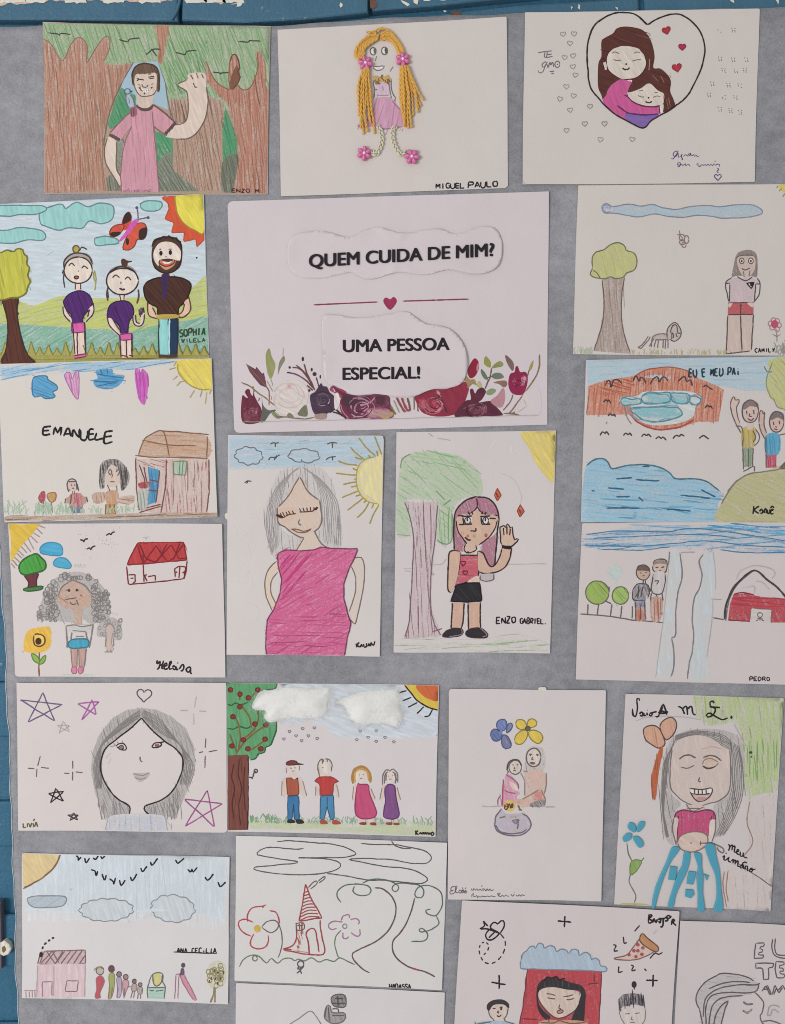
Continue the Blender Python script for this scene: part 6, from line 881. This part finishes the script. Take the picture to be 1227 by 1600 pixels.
P('girl/belly'); Fi('480 1080 500 1040 570 1014 650 1018 685 1050 680 1100 620 1140 560 1152 500 1130','cbb3a6',1,30); Li('480 1080 500 1040 570 1014 650 1018 685 1050 680 1100 620 1142 560 1152 500 1130',"8a6a64",2.2,closed=True); Fi(ell(572,1090,6,5),'8a6a64',1); Lm('630 1090 665 1090 720 1085|640 1075 635 1105','6d5c5c',2)
P('speech_line'); Lm('720 1090 790 1125 795 1160 760 1140 755 1120|870 1215 1000 1300 1135 1390','6d6264',1.8); Lm('190 245 260 222 420 215 560 225 640 240|870 270 900 330 950 420','b0a8a6',1.5)
P('flower_stem'); Lm('130 1090 140 1160 165 1220 175 1255 155 1310 145 1360 175 1420 192 1460 180 1505','6f6f60',2); FL('160 1218 230 1215 200 1280 155 1310','7fa04a',1.05,80,'5f7a3c',1.8); Li('230 1215 248 1192','6f7a58',2); P('grass_patch'); Fi('75 1515 120 1505 260 1512 280 1528 90 1530','b0b04a',1,0)
N('lettering'); Lm('165 160 172 205 190 212 200 150 195 95 210 92 218 108|216 200 225 185 240 195 232 212 218 205|244 190 248 210 262 205|266 188 270 208|268 170 270 174|285 195 300 190 300 208 288 210 282 198|300 190 335 182',INK,2.9); N('lettering'); Lm('325 215 345 215 370 145 385 140 405 205|345 190 365 178 395 185 410 178 400 192 360 196|375 148 360 200',INK,2.9); N('lettering'); Lm('482 145 510 160 528 200|512 165 540 145 548 205|546 165 575 145 585 195 605 205',INK,2.9); N('lettering'); Lm('735 110 705 115 710 150 740 160 730 200 695 220 678 208 700 192 740 215 790 238 830 225|720 112 735 125|700 150 775 155',INK,2.9); Fi(ell(852,222,8,12),INK,1.2)
N('lettering'); Lm('832 1098 840 1120 832 1145|838 1118 858 1105 856 1142|858 1120 876 1112 872 1150 885 1155|885 1155 905 1145 895 1135 888 1160 905 1172|915 1150 912 1178 930 1180 935 1155 935 1185 965 1195',INK,2.4); N('lettering'); Lm('790 1190 805 1180 800 1205 815 1210|812 1165 818 1160|815 1210 835 1190 830 1212 848 1225|850 1215 865 1205 862 1232|864 1215 880 1210 876 1240|880 1222 898 1215 895 1250 908 1250|915 1248 930 1238 922 1265 910 1255 935 1240 935 1270|925 1232 945 1222 960 1230|945 1275 950 1250 962 1255 962 1285|975 1275 990 1262 998 1280 982 1290 975 1275 1018 1270',INK,2.4)
S.finish(); R0 = S.root
M_FOAM = simple('blue_foam','3f96ae',.6,.06,700,.15)
for q in ('440 1120 490 1118 480 1150 430 1220 385 1320 345 1440 322 1528 300 1530 318 1420 350 1330 400 1220','525 1150 562 1155 560 1220 535 1300 500 1370 465 1450 448 1528 412 1525 440 1420 480 1300 510 1240','592 1160 640 1165 645 1250 655 1330 652 1430 665 1548 620 1552 618 1440 610 1330 618 1250','668 1105 730 1098 745 1180 768 1280 780 1420 790 1552 728 1550 748 1460 740 1320 700 1220'): slab('foam_strip',q,.0022,M_FOAM,R0)
for q in ('430 1248 475 1250 465 1345 412 1340','558 1282 608 1288 582 1380 536 1368','660 1302 690 1296 698 1338 678 1348','535 1408 600 1412 588 1472 530 1466'): slab('foam_patch',q,.002,M_FOAM,R0,False)
for q in ('135 965 150 945 180 955 190 990 180 1015 150 1000 135 985','195 990 215 945 250 940 245 975 220 1005 200 1012','105 1075 100 1050 130 1020 160 1025 155 1060 125 1078','170 1050 200 1040 235 1070 242 1105 215 1120 190 1095'): slab('foam_petal',q,.002,M_FOAM,R0)
# ---- house, queue of figures and slide
Sheet('queue_and_slide_drawing','drawing of a pink house, a queue of small figures and a slide under blue sky',[(35.6,1331.7),(359.5,1337.7),(357,1567),(36,1557)],(0,1310,.30155),paper='cac5c5',curl=(.5,.5,.6,.7),soft=0.95)
P('sky'); Fi('118 72 1192 92 1188 490 900 440 500 450 120 430','c4ccd2',.62,88,False,edge=.1); Fi('118 72 1192 92 1188 420 900 370 500 390 120 370','c0c9d0',.85,88,False,edge=.55,bg='c6cccf'); Ha('320 80 1190 95 1185 440 900 400 600 410 330 300','b6c2cb',88,14,1.7,.8,10,4,False,'c0c8cf',vary=.04,seg=90)
P('sun'); Fi('118 74 318 76 300 120 270 160 200 215 125 250','d0b884',1.02,60,False); Li('320 76 295 130 260 170 200 215 125 256','8a6a48',3); Lm('318 82 290 140 240 190|130 248 160 240 200 212','7a5a40',2)
N('cloud'); FH('145 318 165 298 240 294 340 298 338 335 300 352 180 352','a8b3bc',.9,150,11,1.6,'939da6','7d8288',2)
for q in (puffy(555,366,135,62,13,.1),puffy(898,360,118,70,11,.1)): N('cloud'); Fi(q,'bcc3c8',.95,70,False,bg='c0c7cc'); Li(q,'858a90',2,closed=True,smooth=False)
LN('bird','398 82 410 98 408 110 425 92|442 98 450 122 468 98|485 98 500 105 515 82|525 88 532 100 550 85|475 158 495 165 502 190 510 165|532 180 545 212 555 185|570 205 590 220 592 235 602 200|622 212 632 240 652 212|678 195 690 215 712 180|732 150 742 168 765 140|782 118 792 135 820 100|912 108 925 125 958 98|975 155 990 170 998 155 1005 170 1025 145|1065 195 1080 212 1110 180|1132 222 1145 245 1172 222',INK,2.8); Lm('365 255 372 264 378 255','a8a4ac',1.5)
P('house/roof'); Q='215 578 445 574 446 645 210 648'; Fi(Q,'b99c9e',.8,60,False); Lm('235 580 445 575 446 645 208 648 235 580|215 645 275 580 310 640|245 580 290 645 340 580|290 580 240 645|330 580 290 645|370 578 320 645|400 578 350 645|430 576 385 645|446 600 415 645','7a5f62',2,False); Li('218 585 215 610','2f2a2c',6); Lm('222 570 228 555|232 548 245 535|252 528 265 522|272 514 285 510','3a3436',3.4,False); Li('210 605 200 645','6a5456',2)
P('house/wall'); Q='200 648 445 645 445 818 195 818'; Fi(Q,'cdb4b8',.95,88,False); Ha(Q,'c4a4aa',88,14,1.6,.5,-3,4,False,'cdb4b8'); Lm('200 648 195 818|445 648 442 815|285 655 282 815','b09499',1.8); P('house/door'); Li('225 815 225 738 275 735 275 815','8a7074',1.8,False); P('house/window'); Li('345 738 352 732 410 733 402 790 342 786 350 738','7a6468',1.8,False)
P('fence'); Lm('130 780 160 782 195 780|140 785 142 818|158 788 158 818|172 785 174 818|186 785 188 818','a88488',1.8)
def fig(nm, hx, hy, r, col, body, legs=None, hair=None):
    N(nm); Fi(body,col,1,85); Li(body,'8a6a70',1.4,closed=True); Fi(ell(hx,hy,r,r*1.05),hair or '7a6460',1,80); Li(ell(hx,hy,r,r*1.05),'5a4c4e',1.6,closed=True)
    if legs: Lm(legs,'8a6a64',1.8)
fig('queue_figure',522,682,20,'b8525a','505 715 530 708 545 735 535 765 520 800 525 822 495 822 505 780 502 745',None,'b8a89c'); Lm('490 680 500 668 515 662 535 672','8a8a5c',2)
fig('queue_figure',581,672,16,'94a050','568 700 595 698 596 760 582 820 562 825 570 770','570 765 565 822|585 765 580 822','6a4a48'); fig('queue_figure',620,700,13,'a8a0b8','608 720 630 718 632 765 628 815 608 820 612 770','615 770 608 820','8a7078'); fig('queue_figure',655,714,13,'bd8f94','640 732 668 732 668 765 655 790 645 822 640 780','650 770 645 825|660 765 680 765','9a7a78'); fig('queue_figure',699,737,11,'a8988f','688 752 710 752 708 785 685 785','690 785 680 825|700 785 695 825','7a6a68'); fig('queue_figure',729,754,10,'9aa09c','718 770 740 770 738 800 718 800','720 800 715 828|732 800 730 828|738 775 740 800','8a807e')
P('well'); Fi('768 768 855 768 853 828 768 825','a3bdb0',1,0,False); Fi('795 700 835 698 835 750 815 762 795 745','c0b870',1,85); Lm('768 825 768 768 795 700 845 695 845 740 858 765 853 828|770 770 855 768|778 785 800 785|810 788 850 782|795 700 798 745 815 762 838 742 845 700','5f6a60',2)
P('slide'); Fi('935 705 960 700 985 760 1020 828 1005 832 970 780','c58a98',1,70); Lm('935 695 938 715 970 780 1005 832|955 700 985 755 1022 830|915 700 908 828|930 700 925 828|915 700 935 698','a06a78',1.8); P('slide/child'); Fi(ell(952,653,11,13),'5a4a58',1); Fi('940 672 955 670 958 700 940 702','6a5470',1); Lm('945 670 938 705','5a4a58',2)
P('tree/crown'); Q='1075 700 1080 660 1105 638 1135 630 1165 645 1175 690 1170 740 1140 772 1100 770 1075 740'; Fi(Q,'c5beaa',.9,80); 
for k in range(22): a = random.uniform(0,6.28); r = math.sqrt(random.random()); Li(ell(1123+42*r*math.cos(a),702+60*r*math.sin(a),12,13),'8a845c',1.5,closed=True)
for x,y in ((1115,680),(1098,720),(1132,690),(1145,720),(1118,722),(1160,690),(1088,735),(1130,745)): Fi(ell(x,y,4,8),'5a5240',1.1)
P('tree/trunk'); Lm('1112 765 1110 800 1095 845|1118 765 1116 845|1110 800 1092 842','8a7a58',2.4)
P('lettering_line'); Li('902 584 1126 592','33292b',2.2,False); Wr('ANA CECiLIA',918,586,1125,590,23,INK,3,.72)
S.finish()
# ---- hut with giant flowers, line drawing
RD='9c3f42'
Sheet('line_hut_flowers_drawing','felt pen line drawing of a tall red hut between two large flowers',[(369.7,1304.4),(699,1315),(691,1545),(367.3,1531)],(355,1295,.2934),paper='cac6c4',curl=(.3,.6,.6,.3),lift=.0014)
LN('cloud','410 102 380 106 320 102 260 95 195 102 158 130 200 142 380 174 300 185 140 204 240 232 400 240 500 235 580 215 608 190 580 168 500 155 380 150 460 150 620 148 688 130 640 100 560 80 440 68 330 60 268 64|712 74 780 80 900 82 1000 100 1060 115 1088 150 1060 178 980 178 850 158 650 158 760 182 850 198 960 208 1040 235 1068 265 1040 285 990 285 860 272 740 268 620 245 532 235|875 60 900 88 940 100 980 100','5a5658',2)
N('flower'); Lm('140 495 100 478 65 490 65 520 90 550 130 568|110 490 112 450 140 415 190 408 210 400|190 418 200 402|228 432 265 445 282 500|145 555 128 590 130 620 165 636 205 625 222 590 220 565','b0444c',2.4); Lm('185 518 210 492 250 482 275 500 268 530 235 550 200 530 185 518|270 490 290 540 295 600 285 650 272 682','6a5f5c',2); Fi(ell(163,528,19,20),'c8a83c',1.08); 
N('flower'); Lm('618 492 575 488 545 500 542 520 560 532 585 525|608 485 620 460 650 455 652 472|658 478 690 475 705 490 698 505|708 530 708 560 690 568 660 548|618 548 618 575 635 582 648 570','9c6a90',2.2); Li(ell(628,515,11,12),'8a7a84',2,closed=True); Lm('608 535 580 570 575 620 590 670 600 682','66785c',2)
P('hut/roof'); Lm('418 292 405 380 385 488|418 292 450 370 508 470 440 480 385 490',RD,2.4,False); 
for k in range(9): t = k/8; Li([(412-24*t,335+150*t),(430+6*t,330+135*t),(432+62*t,330+135*t)],RD,2)
P('hut/chimney'); Lm('432 310 460 280 480 275 478 290 445 318|485 275 520 250 518 265 490 285','6a5450',2)
P('hut/wall'); Lm('370 500 372 570 350 620 300 638 360 650 430 665 518 660 505 570 495 480|400 495 398 560|300 635 345 640|440 665 432 590 420 555 440 530 465 530 478 570 490 655',RD,2.4); Lm('365 500 405 495 410 530 372 535 370 502|375 510 405 512|385 500 388 532','6a5450',1.8); Ha('375 540 405 535 400 620 370 640','b0503c',70,5,1.8,.9,3,12,False); Ha('350 635 440 655 430 665 360 655','b0503c',5,4,1.8,.9,3,9,False)
P('ground_line'); Li('68 730 90 690 130 668 170 672 210 710 235 685 270 710 300 690 340 685 360 700 380 690 415 700 450 682 490 705 530 690 570 702 600 682 640 700 680 718','66785c',2); Li(ell(150,685,12,14),'66785c',2,closed=True)
P('stick_figure'); Li(ell(393,716,17,17),'5a5658',2.2,closed=True); Lm('378 735 390 745 410 728|392 735 390 750 372 765|390 748 398 768|380 730 378 745','5a5658',2.2)
P('tree/trunk'); Lm('785 310 830 318 880 360 900 430 870 520 800 590 700 640 668 660 680 700 720 740 760 762|998 365 975 450 930 540 885 590 882 640 910 690 960 725 1020 745 1060 755 1108 782','66504c',2.4); Lm('985 738 1025 748','b0444c',2.2)
P('tree/crown'); Lm('608 388 588 360 590 325 630 298 700 290 750 300 768 325 750 348 700 350 672 330 680 302|720 285 770 265 850 268 900 290 915 310 900 330 880 320 885 298 920 285 990 290 1030 300 1048 330 1035 362 1005 355 1008 320 1040 298 1100 305 1140 340 1145 400 1115 455 1070 450 1060 430 1085 422|1115 458 1128 500 1090 530 1040 545 1020 535 1040 525 1068 560 1050 592 980 594','55685c',2)
Wr('HADASSA',862,844,980,846,24,INK,2.8,.75)
S.finish()
# ---- bottom sheet, cropped by the frame
Sheet('grey_blocks_drawing','sheet with two grey pencil shaded blocks above a plain peaked outline',[(369.7,1534.7),(695.4,1549),(689,1785),(366,1770)],(355,1295,.2934),paper='c9c4c3',curl=(.4,.5,.3,.3),lift=.0010)
N('shaded_block'); FH('555 905 570 882 625 880 635 920 625 945 570 940','8a8484',.95,70,8,2,'66605f','5f5858',2); Lm('575 900 620 900|560 925 630 925|590 885 592 940','4f4a4a',2.2)
N('shaded_block'); FH('530 940 550 940 560 975 625 978 625 1015 590 1032 550 1028 520 1000','9a9494',.9,75,8,2,'706a6a','6a6363',2); Lm('520 1005 530 940|540 945 545 1020|560 955 590 955 595 975|560 990 625 990','5f5858',2)
P('peaked_outline'); Lm('330 1042 380 1010 440 968 470 990 505 1042|505 1042 520 1110 330 1115|330 1042 325 1110','857f7f',2)
S.finish()
# ---- faces, pizza and red window
Sheet('red_window_faces_drawing','sheet with a face framed in red under a blue scalloped awning, pizza slice above',[(721.7,1404),(1060,1420.5),(1044,1664),(707,1645)],(700,1390,.3097),paper='c7bdbc',lift=.0034,curl=(.2,.6,.3,.3),soft=0.9)
P('awning'); Q='365 350 375 325 365 335 380 310 400 295 410 280 435 275 440 290 455 262 478 268 485 290 505 275 535 280 545 305 570 290 598 300 605 315 625 292 655 300 660 325 690 308 715 320 720 345 740 335 760 350 765 375 795 380 790 405 700 400 560 395 380 390 365 372'; Fi(Q,'a3b4c4',.95,70); Ha(Q,'8a9fb4',70,12,1.6,.5,-3,9,True,'a3b4c4'); Li(Q,'6f8090',2,closed=True)
P('red_frame'); Q='400 392 770 405 765 560 755 720 355 715 375 580'; Fi(Q,'b8404a',1,85,False); Ha(Q,'a02c38',86,11,2.2,.8,2,4,False,'c05a60'); Lm('400 392 380 550 358 680|772 408 765 560 755 700|372 640 450 645|700 468 760 462|735 420 735 460','7a3440',2)
P('woman/face'); Fi('455 490 560 480 665 510 672 545 640 600 590 632 545 635 500 600 460 545','cbb5a8',1.1,80); Li('450 490 455 545 490 600 545 637 600 628 650 585 672 520','5a4a4c',2.2); Lm('495 515 520 518 540 525|500 535 520 540 540 542|580 530 605 528 630 520|595 545 615 545 635 538','6a5450',2); Lm('562 570 558 588 568 590','6a5450',2); FL('548 605 570 596 580 605 560 615','b88078',1,0,'5f4444',1.8)
P('woman/hair'); Fi('447 490 460 460 500 435 560 440 620 460 670 475 692 510 690 560 678 665 620 660 640 600 660 560 665 505 600 495 520 482 460 500 455 560 480 600 515 635 490 645 455 600 445 540','3a3438',1.1,80); Ha('450 485 500 440 580 440 670 480 690 530 600 495 520 482','55505a',85,10,2,.9,3,6,True,'3a3438'); Lm('470 450 490 445 500 432 520 438 545 430 560 445 590 440','33292f',3)
P('woman/collar'); Fi('465 655 560 648 695 658 700 720 460 720','c09078',1,85); Lm('465 660 530 662 560 650 610 665 690 660|500 640 510 658','7a5a4c',2.2)
P('boy1'); Fi('205 590 225 570 300 575 300 610 285 640 225 640','cdb9ad',1,80); Lm('202 590 210 625 228 645|302 590 296 620 280 645|228 645 235 658|282 640 290 658','6a5c5c',2); Fi('195 590 200 565 230 547 275 545 305 565 305 590 280 570 230 572 208 600','3f383a',1.1,20); Lm('225 590 240 588|260 585 275 582|255 600 250 610 258 612|245 625 258 630 268 622','4a4042',2.2); Fi(ell(268,592,6,6),'4a4042',1.1); Fi('140 665 220 652 290 655 340 668 340 720 140 720','9fb0bc',1,60); Lm('135 655 140 680|140 668 220 655|290 655 335 668','5f6a74',2)
P('boy2'); Fi('862 600 990 600 990 650 960 700 890 690','cdc0b8',1,80); Lm('860 600 870 640 890 672 895 720|995 600 988 650 975 672 970 720|890 618 915 615|940 615 965 612|925 630 922 645 932 648|915 660 940 660','7a7070',1.8); Fi('855 545 880 520 930 512 985 525 995 610 985 580 940 570 880 580 860 605','5a5458',.8,86,False); Ha('855 545 880 520 930 512 985 525 995 610 985 580 940 570 880 580 860 605','3f3a40',86,6,2.6,1.05,6,5,False)
P('loop_trail'); Lm('265 215 282 238|288 250 289 275|286 290 276 315|268 328 252 346|240 355 220 364|205 365 185 358|175 348 165 332|160 318 156 298|158 285 162 270|170 260 182 256|192 258 204 268|206 280 200 298|190 310 180 320','3a3236',2.4)
P('winged_heart'); Lm('262 215 282 180 282 152 265 150 250 165 235 155 220 165 215 185 260 210|215 185 190 215 195 240 220 245 245 228 262 208|235 205 205 235|178 150 185 175 160 190 200 190 260 212|178 150 200 175',INK,2.6)
for q in ('588 125 585 182|552 150 620 156','257 420 258 492|218 458 290 470','1032 420 1030 482|996 448 1056 450'): N('plus_sign'); Lm(q,INK,2.8,False)
P('pizza/slice'); Fi('968 235 1050 300 1000 325 935 345 830 342 900 320 930 280','cbb0a4',.95,40); Lm('968 235 930 285 900 320 832 342 935 346 1000 325 1045 300','7a5a54',2); 
for x,y in ((955,270),(980,285),(935,300),(910,320),(945,330),(975,318),(955,300)): Fi(ell(x,y,9,9),'a84a4c',1)
P('pizza/crust'); FL('975 212 1000 235 1055 280 1050 305 1005 285 965 250','b8845a',1.08,40,'6a4a3c',2)
LN('squiggle','882 230 886 262 900 258|830 270 845 275 835 302 855 300|860 378 858 408 878 404|920 372 932 378 925 400 945 396|988 390 998 402|938 202 964 172|1015 340 1040 312 1060 318 1078 308','3a3236',2.4); Lm('1032 215 1050 195','b0a8a8',2); Fi(ell(936,470,13,17),'3a3236',1.1); Li('936 485 938 495','3a3236',2)
N('lettering'); Lm('1010 115 1008 160 1030 150 1012 138 1028 120 1012 118|1030 158 1034 138 1046 156 1052 140|1055 142 1068 136 1066 158 1058 150|1070 140 1082 136 1078 175 1066 178|1085 138 1098 130 1104 145 1090 150',INK,3.2); N('lettering'); Li(ell(1108,128,9,7),INK,2.6,closed=True); Lm('1115 135 1122 122|1122 168 1128 140 1138 145 1130 155 1146 172',INK,3)
S.finish()
# ---- hidden-face portrait with block letters
Sheet('block_letter_profile_drawing','pencil profile with swept hair beside hollow block letters',[(1061.3,1435.7),(1398,1452),(1384,1700),(1050,1682)],(1040,1390,.1524),paper='c6bcbb',lift=.0013,curl=(.9,.4,.3,.2),wave=2.6)
P('profile/hair'); Q='525 870 570 850 700 860 830 885 900 925 950 955 935 1010 900 1040 820 1075 650 1110 640 1140 590 1250 560 1390 370 1390 350 1220 305 1120 330 1020 400 940'; Fi(Q,'aca5a6',.62,20,edge=.8); Ha(Q,'8a8485',10,16,1.8,.6,4,14,True,seg=70); Lm('525 870 570 850 700 860 830 885 905 930|530 870 430 920 360 990 310 1090 315 1160 345 1220|345 1220 365 1310 380 1390|950 950 940 1005 905 1040 800 1050 650 1045 520 1060 450 1100 410 1200 415 1390|905 970 760 965 600 990 480 1040 400 1130 385 1300|860 940 700 935 560 960 440 1010|790 1075 640 1090 540 1120 470 1200 440 1390|640 1130 570 1180 510 1280 490 1390|640 1140 600 1230 560 1390|960 950 920 965 820 970','5f5859',2.2)
P('profile'); Lm('905 1040 960 1090 998 1150 985 1240 962 1270 970 1330 1000 1370 1060 1390|985 1335 1060 1325 1150 1350 1200 1380','6a6364',2.2); Lm('790 1140 830 1165 890 1160|785 1225 830 1250 878 1215','5a5354',3); Fi('795 1135 830 1155 895 1160 830 1172 800 1160','7a7374',1); Fi('785 1220 830 1238 880 1205 870 1235 820 1255','8a8384',1)
LN('block_letter','920 540 1005 535 1005 570 960 575 955 600 990 600 985 630 950 632 945 660 998 660 995 692 905 695 908 620 920 540|918 745 1100 740 1095 785 1045 790 1050 905 1000 910 990 795 920 795 918 745|1125 725 1205 730 1205 760 1160 760 1158 790 1200 790 1200 820 1160 822 1160 850 1210 852 1210 885 1130 890 1115 800 1125 725|980 1030 1020 970 1060 1060 1075 1060 1035 965|1000 1010 1040 1005|1085 1060 1110 960 1140 1020 1190 960 1230 1040|1100 1060 1125 990 1150 1040 1190 985','5f5859',2.2,False); LN('block_letter','1090 490 1085 580 1110 660 1200 690 1300 680|1120 490 1110 580 1130 650 1200 660 1300 650','5f5859',2.2); LN('block_letter','1030 1270 1060 1180 1120 1170 1160 1190|1030 1270 1065 1268 1090 1210 1150 1240','a09a9a',2.2)
S.finish()
